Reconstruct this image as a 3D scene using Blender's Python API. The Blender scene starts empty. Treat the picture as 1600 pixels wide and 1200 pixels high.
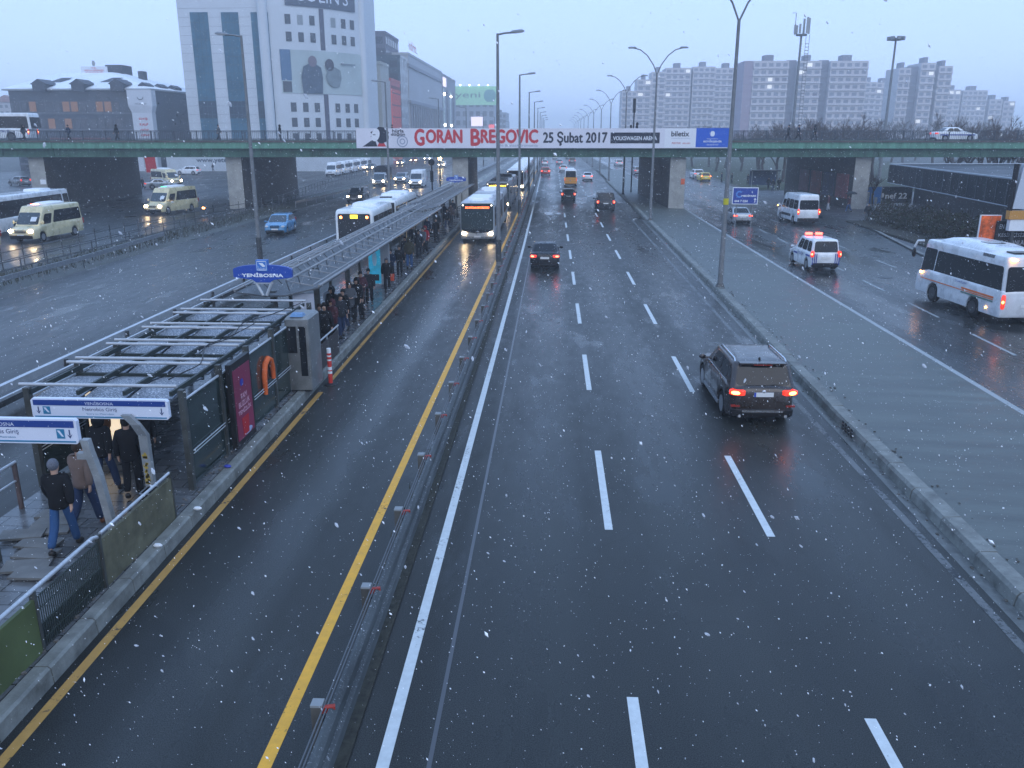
import bpy, bmesh, math, random
from mathutils import Vector, Matrix
R = math.radians
random.seed(7)
sc = bpy.context.scene
col = sc.collection
# ---------------------------------------------------------------- camera
CH, CF, CP, CW = 7.6, 1300.0, R(16.6), R(2.74)
cd = bpy.data.cameras.new('camera'); cam = bpy.data.objects.new('camera', cd); col.objects.link(cam)
cam.location = (0, 0, CH); cam.rotation_euler = (R(90) - CP, 0, CW)
cd.sensor_width = 36; cd.lens = 36 * CF / 1600; cd.clip_start = .1; cd.clip_end = 6000
sc.camera = cam
# ---------------------------------------------------------------- render settings, world, sun
sc.render.engine = 'CYCLES'
cy = sc.cycles
cy.use_denoising = True
cy.max_bounces = 6; cy.diffuse_bounces = 3; cy.glossy_bounces = 3; cy.transmission_bounces = 4; cy.volume_bounces = 2; cy.transparent_max_bounces = 8
cy.sample_clamp_indirect = 4; cy.caustics_reflective = False; cy.caustics_refractive = False
sc.view_settings.view_transform = 'Standard'; sc.view_settings.look = 'None'; sc.view_settings.gamma = 1; sc.view_settings.exposure = 0.0
w = bpy.data.worlds.new('World'); sc.world = w; w.use_nodes = True
nt = w.node_tree; nt.nodes.clear()
out = nt.nodes.new('ShaderNodeOutputWorld'); bg = nt.nodes.new('ShaderNodeBackground')
sky = nt.nodes.new('ShaderNodeTexSky'); sky.sky_type = 'NISHITA'; sky.sun_disc = False
sky.sun_elevation = R(12); sky.sun_rotation = R(200); sky.air_density = 1.5; sky.dust_density = 3
tc = nt.nodes.new('ShaderNodeTexCoord'); sx = nt.nodes.new('ShaderNodeSeparateXYZ'); rp = nt.nodes.new('ShaderNodeValToRGB')
nt.links.new(tc.outputs['Generated'], sx.inputs[0]); nt.links.new(sx.outputs['Z'], rp.inputs[0])
# overcast cloud deck: even, a little whiter low down
rp.color_ramp.elements[0].position = 0.0; rp.color_ramp.elements[0].color = (.435, .58, .865, 1)
rp.color_ramp.elements[1].position = .35; rp.color_ramp.elements[1].color = (.33, .53, .92, 1)
sc_ = nt.nodes.new('ShaderNodeVectorMath'); sc_.operation = 'SCALE'; sc_.inputs['Scale'].default_value = 18.0
nt.links.new(rp.outputs[0], sc_.inputs[0])
mx = nt.nodes.new('ShaderNodeMix'); mx.data_type = 'RGBA'; mx.inputs[0].default_value = .9
nt.links.new(sky.outputs[0], mx.inputs[6]); nt.links.new(sc_.outputs[0], mx.inputs[7])
nt.links.new(mx.outputs[2], bg.inputs[0]); bg.inputs[1].default_value = 0.1
nt.links.new(bg.outputs[0], out.inputs[0])
sl = bpy.data.lights.new('sun', 'SUN'); sl.energy = 1.1; sl.angle = R(50); sl.color = (1, .93, .80)
so = bpy.data.objects.new('sun', sl); col.objects.link(so); so.rotation_euler = (R(50), 0, R(200 - 180)); so.location = (0, -20, 60)

# ---------------------------------------------------------------- pixel helpers (photo pixels, 1600 x 1200)
_cp, _sp, _cw, _sw = math.cos(CP), math.sin(CP), math.cos(CW), math.sin(CW)
_R = (_cw, _sw, 0); _F = (-_sw * _cp, _cw * _cp, -_sp); _U = (-_sw * _sp, _cw * _sp, _cp)
def _ray(px, py):
    a, b = (px - 800) / CF, (600 - py) / CF
    return [_F[i] + a * _R[i] + b * _U[i] for i in range(3)]
def at(px, py, z=0.0):
    r = _ray(px, py); t = (z - CH) / r[2]; return (r[0] * t, r[1] * t)
def atY(px, py, Y):
    r = _ray(px, py); t = Y / r[1]; return (r[0] * t, CH + r[2] * t)

# ---------------------------------------------------------------- object helpers
def tag(o, label=None, cat=None, group=None, kind=None):
    if label: o['label'] = label
    if cat: o['category'] = cat
    if group: o['group'] = group
    if kind: o['kind'] = kind
    return o
def thing(name, label, cat, loc=(0, 0, 0), rz=0, group=None):
    o = bpy.data.objects.new(name, None); col.objects.link(o)
    o.location = loc; o.rotation_euler = (0, 0, rz); o.empty_display_size = .3
    return tag(o, label, cat, group)
def link(name, me, parent=None):
    o = bpy.data.objects.new(name, me); col.objects.link(o)
    if parent is not None: o.parent = parent
    return o
def copy_tree(o, parent=None):
    c = o.copy(); col.objects.link(c); c.parent = parent
    for ch in list(o.children): copy_tree(ch, c)
    return c

class MB:
    def __init__(s): s.v = []; s.f = []; s.m = []
    def add(s, vs, fs, mi=0, M=None):
        b = len(s.v)
        if M is not None: vs = [tuple(M @ Vector(q)) for q in vs]
        s.v += [tuple(q) for q in vs]
        for f in fs: s.f.append([b + i for i in f]); s.m.append(mi)
        return s
    def box(s, x0, x1, y0, y1, z0, z1, mi=0, M=None):
        if x0 > x1: x0, x1 = x1, x0
        if y0 > y1: y0, y1 = y1, y0
        vs = [(x, y, z) for z in (z0, z1) for y in (y0, y1) for x in (x0, x1)]
        return s.add(vs, [(0, 2, 3, 1), (4, 5, 7, 6), (0, 1, 5, 4), (2, 6, 7, 3), (0, 4, 6, 2), (1, 3, 7, 5)], mi, M)
    def quad(s, a, b, c, d, mi=0): return s.add([a, b, c, d], [(0, 1, 2, 3)], mi)
    def poly(s, pts, mi=0): return s.add(pts, [tuple(range(len(pts)))], mi)
    def loft(s, rings, mi=0, caps=True, M=None):
        n = len(rings[0]); vs = [q for r in rings for q in r]; fs = []
        for k in range(len(rings) - 1):
            for i in range(n):
                j = (i + 1) % n
                fs.append((k * n + i, k * n + j, (k + 1) * n + j, (k + 1) * n + i))
        if caps:
            fs.append(tuple(reversed(range(n)))); fs.append(tuple((len(rings) - 1) * n + i for i in range(n)))
        return s.add(vs, fs, mi, M)
    def tube(s, p, q, r=.03, n=8, mi=0, r2=None, caps=True):
        return s.path([p, q], [r, r if r2 is None else r2], n, mi, caps)
    def path(s, pts, r=.03, n=8, mi=0, caps=True):
        pts = [Vector(p) for p in pts]; rr = r if isinstance(r, (list, tuple)) else [r] * len(pts)
        rings = []; last = None
        for i, p in enumerate(pts):
            d = (pts[min(i + 1, len(pts) - 1)] - pts[max(i - 1, 0)])
            if d.length < 1e-9: d = Vector((0, 0, 1))
            d.normalize()
            if last is None:
                u = d.cross(Vector((0, 0, 1)))
                if u.length < 1e-3: u = d.cross(Vector((0, 1, 0)))
            else: u = last - d * last.dot(d)
            u.normalize(); last = u; v = d.cross(u)
            rings.append([tuple(p + (u * math.cos(2 * math.pi * k / n) + v * math.sin(2 * math.pi * k / n)) * rr[i]) for k in range(n)])
        return s.loft(rings, mi, caps)
    def prism(s, poly, z0, z1, mi=0, M=None):
        return s.loft([[(x, y, z0) for x, y in poly], [(x, y, z1) for x, y in poly]], mi, True, M)
    def ball(s, c, r, mi=0, n=10, k=6, M=None):
        if not isinstance(r, (list, tuple)): r = (r, r, r)
        rings = []
        for a in range(1, k):
            t = math.pi * a / k
            rings.append([(c[0] + r[0] * math.sin(t) * math.cos(2 * math.pi * i / n), c[1] + r[1] * math.sin(t) * math.sin(2 * math.pi * i / n), c[2] - r[2] * math.cos(t)) for i in range(n)])
        return s.loft(rings, mi, True, M)
    def build(s, name, mats, parent=None, smooth=0, fix=True):
        me = bpy.data.meshes.new(name); me.from_pydata(s.v, [], s.f)
        if not isinstance(mats, (list, tuple)): mats = [mats]
        for m in mats: me.materials.append(m)
        me.polygons.foreach_set('material_index', s.m)
        if fix:
            bm = bmesh.new(); bm.from_mesh(me); bmesh.ops.recalc_face_normals(bm, faces=bm.faces); bm.to_mesh(me); bm.free()
        if smooth:
            me.polygons.foreach_set('use_smooth', [True] * len(me.polygons)); me.set_sharp_from_angle(angle=R(smooth))
        me.update()
        return link(name, me, parent)
def BOX(name, x0, x1, y0, y1, z0, z1, m, parent=None): return MB().box(x0, x1, y0, y1, z0, z1).build(name, m, parent)

# ---------------------------------------------------------------- materials
MC = {}
def mat(name, rgb, rough=.6, metal=0., var=0., scale=4., bump=0., bscale=None, emit=0., coat=0., snow=0., spec=None, stretch=None, alpha=None):
    key = (name,)
    if key in MC: return MC[key]
    m = bpy.data.materials.new(name); m.use_nodes = True; MC[key] = m
    n = m.node_tree; b = n.nodes['Principled BSDF']
    b.inputs['Base Color'].default_value = (*rgb, 1); b.inputs['Roughness'].default_value = rough; b.inputs['Metallic'].default_value = metal
    if spec is None and rough >= .42: spec = .22
    if spec is not None: b.inputs['Specular IOR Level'].default_value = spec
    if coat: b.inputs['Coat Weight'].default_value = coat; b.inputs['Coat Roughness'].default_value = .08
    if emit: b.inputs['Emission Color'].default_value = (*rgb, 1); b.inputs['Emission Strength'].default_value = emit
    if alpha is not None: b.inputs['Alpha'].default_value = alpha
    L = n.links.new
    if var or bump or snow:
        t = n.nodes.new('ShaderNodeTexCoord'); mp = n.nodes.new('ShaderNodeMapping'); L(t.outputs['Object'], mp.inputs[0])
        if stretch: mp.inputs['Scale'].default_value = stretch
    csrc = None
    if var:
        no = n.nodes.new('ShaderNodeTexNoise'); no.inputs['Scale'].default_value = scale; no.inputs['Detail'].default_value = 6; no.inputs['Roughness'].default_value = .65
        L(mp.outputs[0], no.inputs[0])
        mr = n.nodes.new('ShaderNodeMapRange'); mr.inputs[1].default_value = .3; mr.inputs[2].default_value = .7; mr.inputs[3].default_value = 1 - var; mr.inputs[4].default_value = 1 + var
        L(no.outputs[0], mr.inputs[0])
        vm = n.nodes.new('ShaderNodeVectorMath'); vm.operation = 'SCALE'; vm.inputs[0].default_value = rgb; L(mr.outputs[0], vm.inputs['Scale'])
        csrc = vm.outputs[0]; L(csrc, b.inputs['Base Color'])
        mr2 = n.nodes.new('ShaderNodeMapRange'); mr2.inputs[1].default_value = .3; mr2.inputs[2].default_value = .7; mr2.inputs[3].default_value = max(.03, rough - .12); mr2.inputs[4].default_value = min(1, rough + .12)
        L(no.outputs[0], mr2.inputs[0]); L(mr2.outputs[0], b.inputs['Roughness'])
    if snow:   # thin melting snow lying on faces that look up
        g = n.nodes.new('ShaderNodeNewGeometry'); s3 = n.nodes.new('ShaderNodeSeparateXYZ'); L(g.outputs['Normal'], s3.inputs[0])
        up = n.nodes.new('ShaderNodeMapRange'); up.inputs[1].default_value = .55; up.inputs[2].default_value = .85; L(s3.outputs['Z'], up.inputs[0])
        n2 = n.nodes.new('ShaderNodeTexNoise'); n2.inputs['Scale'].default_value = 26; n2.inputs['Detail'].default_value = 8; n2.inputs['Roughness'].default_value = .8; L(t.outputs['Object'], n2.inputs[0])
        k = n.nodes.new('ShaderNodeMapRange'); k.inputs[1].default_value = .62 - .4 * snow; k.inputs[2].default_value = .8 - .4 * snow; L(n2.outputs[0], k.inputs[0])
        mu = n.nodes.new('ShaderNodeMath'); mu.operation = 'MULTIPLY'; L(up.outputs[0], mu.inputs[0]); L(k.outputs[0], mu.inputs[1])
        mm = n.nodes.new('ShaderNodeMix'); mm.data_type = 'RGBA'; L(mu.outputs[0], mm.inputs[0])
        if csrc is not None: L(csrc, mm.inputs[6])
        else: mm.inputs[6].default_value = (*rgb, 1)
        mm.inputs[7].default_value = (.78, .8, .84, 1); L(mm.outputs[2], b.inputs['Base Color'])
    if bump:
        nb = n.nodes.new('ShaderNodeTexNoise'); nb.inputs['Scale'].default_value = bscale or scale * 4; nb.inputs['Detail'].default_value = 4; L(mp.outputs[0], nb.inputs[0])
        bp = n.nodes.new('ShaderNodeBump'); bp.inputs['Strength'].default_value = bump; bp.inputs['Distance'].default_value = .02
        L(nb.outputs[0], bp.inputs['Height']); L(bp.outputs[0], b.inputs['Normal'])
    return m
def road_mat(name, rgb, bands, rmin=.22, rmax=.5, var=.25):
    """wet asphalt: fine aggregate, damp patches; bands = wheel tracks (centre x, half width, gloss gain)"""
    m = bpy.data.materials.new(name); m.use_nodes = True; n = m.node_tree; b = n.nodes['Principled BSDF']; L = n.links.new
    t = n.nodes.new('ShaderNodeTexCoord')
    def noise(s, d, st=(1, 1, 1)):
        mp = n.nodes.new('ShaderNodeMapping'); mp.inputs['Scale'].default_value = st; L(t.outputs['Object'], mp.inputs[0])
        q = n.nodes.new('ShaderNodeTexNoise'); q.inputs['Scale'].default_value = s; q.inputs['Detail'].default_value = d; q.inputs['Roughness'].default_value = .62; L(mp.outputs[0], q.inputs[0]); return q.outputs[0]
    def mrange(src, a, b_, c, d):
        q = n.nodes.new('ShaderNodeMapRange'); q.inputs[1].default_value = a; q.inputs[2].default_value = b_; q.inputs[3].default_value = c; q.inputs[4].default_value = d; L(src, q.inputs[0]); return q.outputs[0]
    def math_(op, a, c):
        q = n.nodes.new('ShaderNodeMath'); q.operation = op
        for i, s_ in enumerate((a, c)):
            if isinstance(s_, (int, float)): q.inputs[i].default_value = s_
            else: L(s_, q.inputs[i])
        return q.outputs[0]
    big = noise(.35, 5, (1, .18, 1)); mid = noise(3, 6, (1, .3, 1)); fine = noise(60, 3)
    patch = mrange(noise(.16, 2, (1, .5, 1)), .56, .58, 0, .22); k = math_('ADD', mrange(big, .3, .7, 1 - var, 1 + var), mrange(fine, .35, .65, -.95, .95)); k = math_('SUBTRACT', k, patch)
    ck = n.nodes.new('ShaderNodeTexVoronoi'); ck.feature = 'DISTANCE_TO_EDGE'; ck.inputs['Scale'].default_value = .22; wv = n.nodes.new('ShaderNodeVectorMath'); wv.operation = 'ADD'; wn = n.nodes.new('ShaderNodeTexNoise'); wn.inputs['Scale'].default_value = 1.3; wn.inputs['Detail'].default_value = 5; L(t.outputs['Object'], wn.inputs[0]); L(t.outputs['Object'], wv.inputs[0]); L(wn.outputs[1], wv.inputs[1]); L(wv.outputs[0], ck.inputs['Vector']); k = math_('SUBTRACT', k, mrange(ck.outputs[0], .001, .008, .16, 0))
    k = math_('ADD', k, mrange(mid, .3, .7, -var * .5, var * .5))
    rough = math_('SUBTRACT', mrange(math_('ADD', math_('MULTIPLY', big, .6), math_('MULTIPLY', mid, .4)), .35, .65, rmin, rmax), mrange(noise(.6, 5, (1, .3, 1)), .57, .64, 0, .17))
    sp = n.nodes.new('ShaderNodeSeparateXYZ'); L(t.outputs['Object'], sp.inputs[0])
    for cx, hw, g in bands:
        wob = math_('ADD', sp.outputs['X'], mrange(noise(.25, 2, (0, 1, 0)), 0, 1, -.25, .25))
        d = math_('ABSOLUTE', math_('SUBTRACT', wob, cx), 0)
        f = mrange(d, hw * .35, hw, 1, 0)
        rough = math_('SUBTRACT', rough, math_('MULTIPLY', f, g))
        k = math_('ADD', k, math_('MULTIPLY', f, abs(g) * 1.2 if g > 0 else g))
    v = n.nodes.new('ShaderNodeVectorMath'); v.operation = 'SCALE'; v.inputs[0].default_value = rgb; L(k, v.inputs['Scale']); L(v.outputs[0], b.inputs['Base Color'])
    L(math_('MAXIMUM', rough, .1), b.inputs['Roughness'])
    b.inputs['Specular IOR Level'].default_value = .27
    bp = n.nodes.new('ShaderNodeBump'); bp.inputs['Strength'].default_value = .35; bp.inputs['Distance'].default_value = .006; L(noise(45, 2), bp.inputs['Height']); L(bp.outputs[0], b.inputs['Normal'])
    return m
def worn(name, rgb, amount=.35, rough=.5, under=(.03, .034, .038)):
    """road paint rubbed through to the asphalt in places"""
    m = mat(name, rgb, rough, 0, .12, 5); n = m.node_tree; b = n.nodes['Principled BSDF']; L = n.links.new
    src = b.inputs['Base Color'].links[0].from_socket; t = n.nodes.new('ShaderNodeTexCoord')
    q = n.nodes.new('ShaderNodeTexNoise'); q.inputs['Scale'].default_value = 9; q.inputs['Detail'].default_value = 10; q.inputs['Roughness'].default_value = .75; L(t.outputs['Object'], q.inputs[0])
    q2 = n.nodes.new('ShaderNodeTexNoise'); q2.inputs['Scale'].default_value = .7; q2.inputs['Detail'].default_value = 3; L(t.outputs['Object'], q2.inputs[0])
    ad = n.nodes.new('ShaderNodeMath'); ad.operation = 'MULTIPLY_ADD'; ad.inputs[1].default_value = .6; L(q2.outputs[0], ad.inputs[0]); L(q.outputs[0], ad.inputs[2])
    r = n.nodes.new('ShaderNodeMapRange'); r.inputs[1].default_value = .98 - amount * .5; r.inputs[2].default_value = 1.06 - amount * .5; L(ad.outputs[0], r.inputs[0])
    x = n.nodes.new('ShaderNodeMix'); x.data_type = 'RGBA'; L(r.outputs[0], x.inputs[0]); L(src, x.inputs[6]); x.inputs[7].default_value = (*under, 1); L(x.outputs[2], b.inputs['Base Color']); return m
def paint(c, name=None, rough=.3): return mat(name or 'paint_%02x%02x%02x' % tuple(int(q * 255) for q in c), c, rough, 0, .17, 1.6, coat=.6 if max(c) > .1 else .25, spec=.5 if max(c) > .1 else .3)
GLASS = mat('dark_vehicle_glass', (.010, .012, .016), .08, 0, spec=.35)
GLASS2 = mat('windscreen_glass', (.03, .045, .06), .1, 0, spec=.6)
TYRE = mat('tyre_rubber', (.012, .012, .013), .7); RIM = mat('alloy_rim', (.35, .36, .38), .35, .7); BLACK = mat('black_plastic', (.015, .015, .017), .45)
TAIL_ON = mat('tail_light_on', (1, .22, .05), .3, emit=16); TAIL = mat('tail_light', (.75, .04, .02), .3, emit=1.3); TAILR = mat('tail_light_red', (1, .12, .06), .3, emit=10); HEAD = mat('head_light_on', (1, .72, .40), .2, emit=95); AMBER = mat('amber_light_on', (1, .42, .08), .2, emit=24)
HEADOFF = mat('head_light_lens', (.5, .52, .55), .15); TAILOFF = mat('tail_light_off', (.25, .02, .015), .25)
PLATE = mat('number_plate', (.65, .66, .66), .5); CHROME = mat('chrome_trim', (.6, .62, .65), .25, .8)
STEEL = mat('galvanised_steel', (.26, .28, .30), .45, .6, .25, 6); STEELD = mat('dull_dark_steel', (.07, .075, .08), .5, .4, .3, 5); ALU = mat('snowy_aluminium', (.42, .45, .48), .4, .3, .15, 6, snow=.25)
WHITE = mat('white_enamel', (.72, .75, .78), .45, 0, .06, 4)
CONC = mat('wet_concrete', (.13, .13, .125), .5, 0, .35, 1.6, bump=.3, bscale=25); CONCL = mat('pale_concrete', (.30, .30, .28), .7, 0, .25, 1.2, bump=.2, bscale=20); CONCD = mat('dark_damp_concrete', (.09, .09, .085), .6, 0, .45, 1.2)

# ---------------------------------------------------------------- text: every word is made into a mesh once
WORDS = ['YENİBOSNA', 'Metrobüs Giriş', 'Entry to Metrobüs', 'METROBÜS', 'GORAN', 'BREGOVIC', 'G', 'ORAN', 'B', 'REGOVIC', '25 Şubat 2017', 'VOLKSWAGEN ARENA', 'biletix', 'bulunduğunuz yerden', 'BÜYÜKŞEHİR', 'İSTANBUL', 'BELEDİYESİ',
         'hürla', 'düğün', 'ile & alaaktirümania', "COLIN'S", '34Z AVCILAR BEYLİKDÜZÜ', '34Z', 'MEDİPARK', '444 7 034', 'TAM', 'BUZLUK', 'TEMİZLİK', 'www.yeter.com', 'nef 22', 'EN DE 24 SAAT', 'KESİNTİSİZ', '%0 ORANLA', 'POLİS', 'TURİZM', '34 SERVİS', 'METROBÜSLE', 'yeni', 'BÖLGE MÜDÜRLÜĞÜ', 'SOSYAL GÜVENLİK', 'T.C.', 'DIŞ', 'KALP', 'GÖZ', 'ÇENE', 'POLİKLİNİK', '%', 'midpoint', '34', 'ABONE', 'adım adım', '34G SÖĞÜTLÜÇEŞME', 'HD', 'ZORLU', 'KIRALIK', 'indirim']
TM = {}
def _bake_words():
    tmp = []
    for s_ in WORDS:
        c = bpy.data.curves.new('w', 'FONT'); c.body = s_; c.size = 1; c.align_x = 'CENTER'; c.resolution_u = 3
        o = bpy.data.objects.new('w', c); col.objects.link(o); tmp.append((s_, o, c))
    dg = bpy.context.evaluated_depsgraph_get()
    for s_, o, c in tmp:
        me = bpy.data.meshes.new_from_object(o.evaluated_get(dg))
        vs = [tuple(v.co) for v in me.vertices]; fs = [tuple(p.vertices) for p in me.polygons]
        x0 = min(v[0] for v in vs); x1 = max(v[0] for v in vs); y0 = min(v[1] for v in vs); y1 = max(v[1] for v in vs)
        TM[s_] = ([((v[0] - (x0 + x1) / 2) / (y1 - y0), (v[1] - (y0 + y1) / 2) / (y1 - y0)) for v in vs], fs, (x1 - x0) / (y1 - y0))
        bpy.data.meshes.remove(me)
    for s_, o, c in tmp: bpy.data.objects.remove(o); bpy.data.curves.remove(c)
_bake_words()
def text(s_, c, h, yaw, m, parent=None, width=None, bold=0, name='lettering', tilt=0):
    """word centred at c, height h, facing: yaw 0 faces -Y, 90 deg faces +X; width squeezes it"""
    vs, fs, ar = TM[s_]; kx = (width / (ar * h)) if width else 1.0
    M = Matrix.Translation(Vector(c)) @ Matrix.Rotation(yaw, 4, 'Z') @ Matrix.Rotation(R(90) - tilt, 4, 'X')
    b = MB(); offs = [(0, 0)] if not bold else [(0, 0), (bold, 0), (-bold, 0), (0, bold), (0, -bold)]
    for i, (ox, oy) in enumerate(offs):
        b.add([((x * kx) * h + ox, y * h + oy, i * .0006) for x, y in vs], fs, 0, M)
    return b.build(name, m, parent, fix=False)
# ---------------------------------------------------------------- vehicles (local +Y is forward, origin on the ground under the middle)
def interp(pts, y):
    if y <= pts[0][0]: return pts[0][1]
    for (a, za), (b, zb) in zip(pts, pts[1:]):
        if y <= b: return za + (zb - za) * (y - a) / (b - a)
    return pts[-1][1]
def rrect(hx, y0, y1, r, z, n=4):
    pts = []
    for cx, cy_, a0 in ((hx - r, y1 - r, 0), (-hx + r, y1 - r, 90), (-hx + r, y0 + r, 180), (hx - r, y0 + r, 270)):
        for i in range(n):
            a = R(a0 + 90 * i / (n - 1)); pts.append((cx + r * math.cos(a), cy_ + r * math.sin(a), z))
    return pts
WM = {}
def wheel(parent, x, y, r, rim=RIM, wd=.22):
    key = (r, rim.name, wd)
    if key not in WM:
        b = MB(); n = 20
        prof = [(-wd / 2, r * .62), (-wd / 2, r * .93), (-wd / 2 + .03, r), (wd / 2 - .03, r), (wd / 2, r * .93), (wd / 2, r * .62)]
        b.loft([[(px, rr * math.cos(2 * math.pi * i / n), rr * math.sin(2 * math.pi * i / n)) for i in range(n)] for px, rr in prof])
        ty = b.build('tyre', TYRE, None, smooth=40); tme = ty.data; bpy.data.objects.remove(ty)
        b = MB(); q = wd / 2 + .004
        for s in (-1, 1):
            b.loft([[(s * px, rr * math.cos(2 * math.pi * i / n), rr * math.sin(2 * math.pi * i / n)) for i in range(n)] for px, rr in ((q, r * .66), (q, r * .58), (q - .05, r * .55))], 0)
            for k in range(7):
                a = 2 * math.pi * k / 7; M = Matrix.Rotation(a, 4, 'X')
                b.box(s * (q - .035), s * (q - .003), -r * .07, r * .07, r * .08, r * .6, 0, M)
            b.loft([[(s * px, rr * math.cos(2 * math.pi * i / 10), rr * math.sin(2 * math.pi * i / 10)) for i in range(10)] for px, rr in ((q + .006, r * .13), (q - .04, r * .15))], 0)
        ri = b.build('rim', rim, None, smooth=30); rme = ri.data; bpy.data.objects.remove(ri)
        WM[key] = (tme, rme)
    t = link('wheel', WM[key][0], parent); t.location = (x, y, r); m = link('rim', WM[key][1], t)
    return t
def chamf(c, k=.12):
    """quad corners -> eight-sided pane with cut corners"""
    c = [Vector(q) for q in c]; o = []
    for i in range(4):
        p, a, b = c[i], c[i - 1], c[(i + 1) % 4]
        ka = min(k / max((a - p).length, .01), .4); kb = min(k / max((b - p).length, .01), .4)
        o += [p + (a - p) * ka, p + (a - p) * ka * .3 + (b - p) * kb * .3, p + (b - p) * kb]
    return o
def pane(name, corners, m, parent, off=.01, k=.1, th=.012, out=None):
    pts = chamf(corners, k); c = [Vector(q) for q in corners]
    nrm = (c[2] - c[0]).cross(c[3] - c[1]).normalized(); ctr = sum(c, Vector()) / 4
    if nrm.dot(Vector(out) if out else ctr - Vector((0, ctr.y * .6, ctr.z * .8))) < 0: nrm = -nrm
    b = MB(); b.loft([[tuple(p + nrm * (off - th)) for p in pts], [tuple(p + nrm * off) for p in pts]]); return b.build(name, m, parent)
def vehicle(S, pm, label, cat, loc, rz=0, group=None, name=None, tail=TAIL, head=None, plate=True):
    L, W = S['L'], S['W']; hw = W / 2; zb = S.get('zb', .2); top = S['top']; cab = S['cab']; tum = S.get('tum', .8); wh = S['wh']
    t = thing(name or S['name'], label, cat, loc, rz, group)
    # lower body with wheel arches
    ys = set([-L / 2, -L / 2 + .05, -L / 2 + .14, -L / 2 + .3, L / 2 - .3, L / 2 - .14, L / 2 - .05, L / 2] + [y for y, z in top])
    for wy, r in wh:
        for k in range(-6, 7): ys.add(wy + (r + .06) * k / 6)
        ys.add(wy + r + .065); ys.add(wy - r - .065)
    ys = sorted(y for y in ys if -L / 2 <= y <= L / 2); yy = []
    for y in ys:
        if not yy or y - yy[-1] > .004: yy.append(y)
    rings = []
    for y in yy:
        zt = interp(top, y); b_ = zb
        for wy, r in wh:
            d = abs(y - wy)
            if d < r + .062: b_ = max(b_, r + math.sqrt(max(0, (r + .06) ** 2 - d * d)))
        e = max(0, 1 - (L / 2 - abs(y)) / S.get('nose', .5)); k = hw * (1 - S.get('pinch', .13) * e ** 2.2)
        if L / 2 - abs(y) < .02: b_ += .07; zt -= .06; k *= .96
        h = zt - b_
        half = [(k * .80, b_), (k * .965, b_ + .01), (k * .99, b_ + h * .18), (k, b_ + h * .42), (k * .985, b_ + h * .75), (k * .955, zt - min(.06, h * .12)), (k * .90, zt - .012), (k * .5, zt + .012)]
        rings.append([(x, y, z) for x, z in half] + [(-x, y, z) for x, z in reversed(half)])
    B = MB().loft(rings).build('body', pm, t, smooth=38)
    lower = S.get('lower')
    if lower: # dark sill and bumper band
        for a, c in ((-L / 2 - .03, -L / 2 + .3), (L / 2 - .3, L / 2 + .03)):
            MB().loft([rrect(hw * k_, a + e_, c - e_, .14, z, 5) for z, k_, e_ in ((zb, .86, .05), (zb + .06, .9, 0), (zb + lower - .04, .9, 0), (zb + lower, .86, .04))]).build('bumper', S.get('bumpm', BLACK), t, smooth=40)
    # cabin
    yrb, yrt, yft, yfb, zr = cab; zl = min(interp(top, yrb + .1), interp(top, yfb - .1)) - .05
    def cs(u, v, s, out=0):
        y = (yrb + (yfb - yrb) * u) * (1 - v) + (yrt + (yft - yrt) * u) * v
        return (s * (hw * .93 * (1 - v) + hw * tum * v + out), y, zl + (zr - zl) * v)
    rings = []; r0 = S.get('cr', .14)
    for v in (0, .3, .6, .84, .93, .98, 1.0):
        ins = {0.98: .035, 1.0: .1, .93: .01}.get(v, 0)
        a = yrb + (yrt - yrb) * v + ins; b_ = yfb + (yft - yfb) * v - ins
        rings.append(rrect(hw * .93 * (1 - v) + hw * tum * v - ins, a, b_, r0, zl + (zr - zl) * v))
    rings.append(rrect((hw * tum) * .5, yrt + .5 * (yft - yrt) * .4, yft - .5 * (yft - yrt) * .4, r0, zr + .02))
    roofm = S.get('roofm', pm)
    MB().loft(rings).build('roof', roofm, t, smooth=35)
    # glass
    g = S.get('glass', GLASS)
    for s in (-1, 1):
        for u0, u1, v0, v1 in S['side']:
            pane('side_window', [cs(u0, v0, s), cs(u1, v0, s), cs(u1, v1, s), cs(u0, v1, s)], g, t, .008)
    def ends(front, v0, v1, kx):
        o = []
        for v, s in ((v0, -1), (v0, 1), (v1, 1), (v1, -1)):
            y = (yfb + (yft - yfb) * v) if front else (yrb + (yrt - yrb) * v)
            o.append((s * (hw * .93 * (1 - v) + hw * tum * v) * kx, y, zl + (zr - zl) * v))
        return o
    v0, v1 = S.get('wsv', (.1, .9)); pane('windscreen', ends(True, v0, v1, .9), S.get('wsm', GLASS2), t, .012)
    if S.get('rear', True):
        v0, v1 = S.get('rwv', (.14, .88)); pane('rear_window', ends(False, v0, v1, S.get('rwk', .85)), S.get('rgm', g), t, .012)
    # lamps
    tx, tz, tw, th = S['tl']; hx, hz, hw_, hh = S['hl']; yt = S.get('tly', -L / 2 + .03)
    for s in (-1, 1):
        Mt = Matrix.Translation((s * tx, yt + .02, tz)) @ Matrix.Rotation(s * .35, 4, 'Z')
        lens = MB().loft([rrect(tw / 2 * k_, -.09 * k_, .09, .04, z) for z, k_ in ((-th / 2, .7), (-th / 3, 1), (th / 3, 1), (th / 2, .7))], 0, True, Mt).build('tail_light', TAILOFF if tail is TAILOFF else TAIL, t, smooth=30)
        if tail is not TAILOFF and tail is not TAIL: MB().ball((s * tw * .08, -.085, 0), (tw * .3, .03, min(th, .2) * .36), 0, 10, 6, Mt).build('bulb', tail, lens, smooth=60)
        MB().ball((s * hx, L / 2 - S.get('hly', .07), hz), (hw_ / 2, .09, hh / 2)).build('head_light', head or HEADOFF, t, smooth=60)
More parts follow.
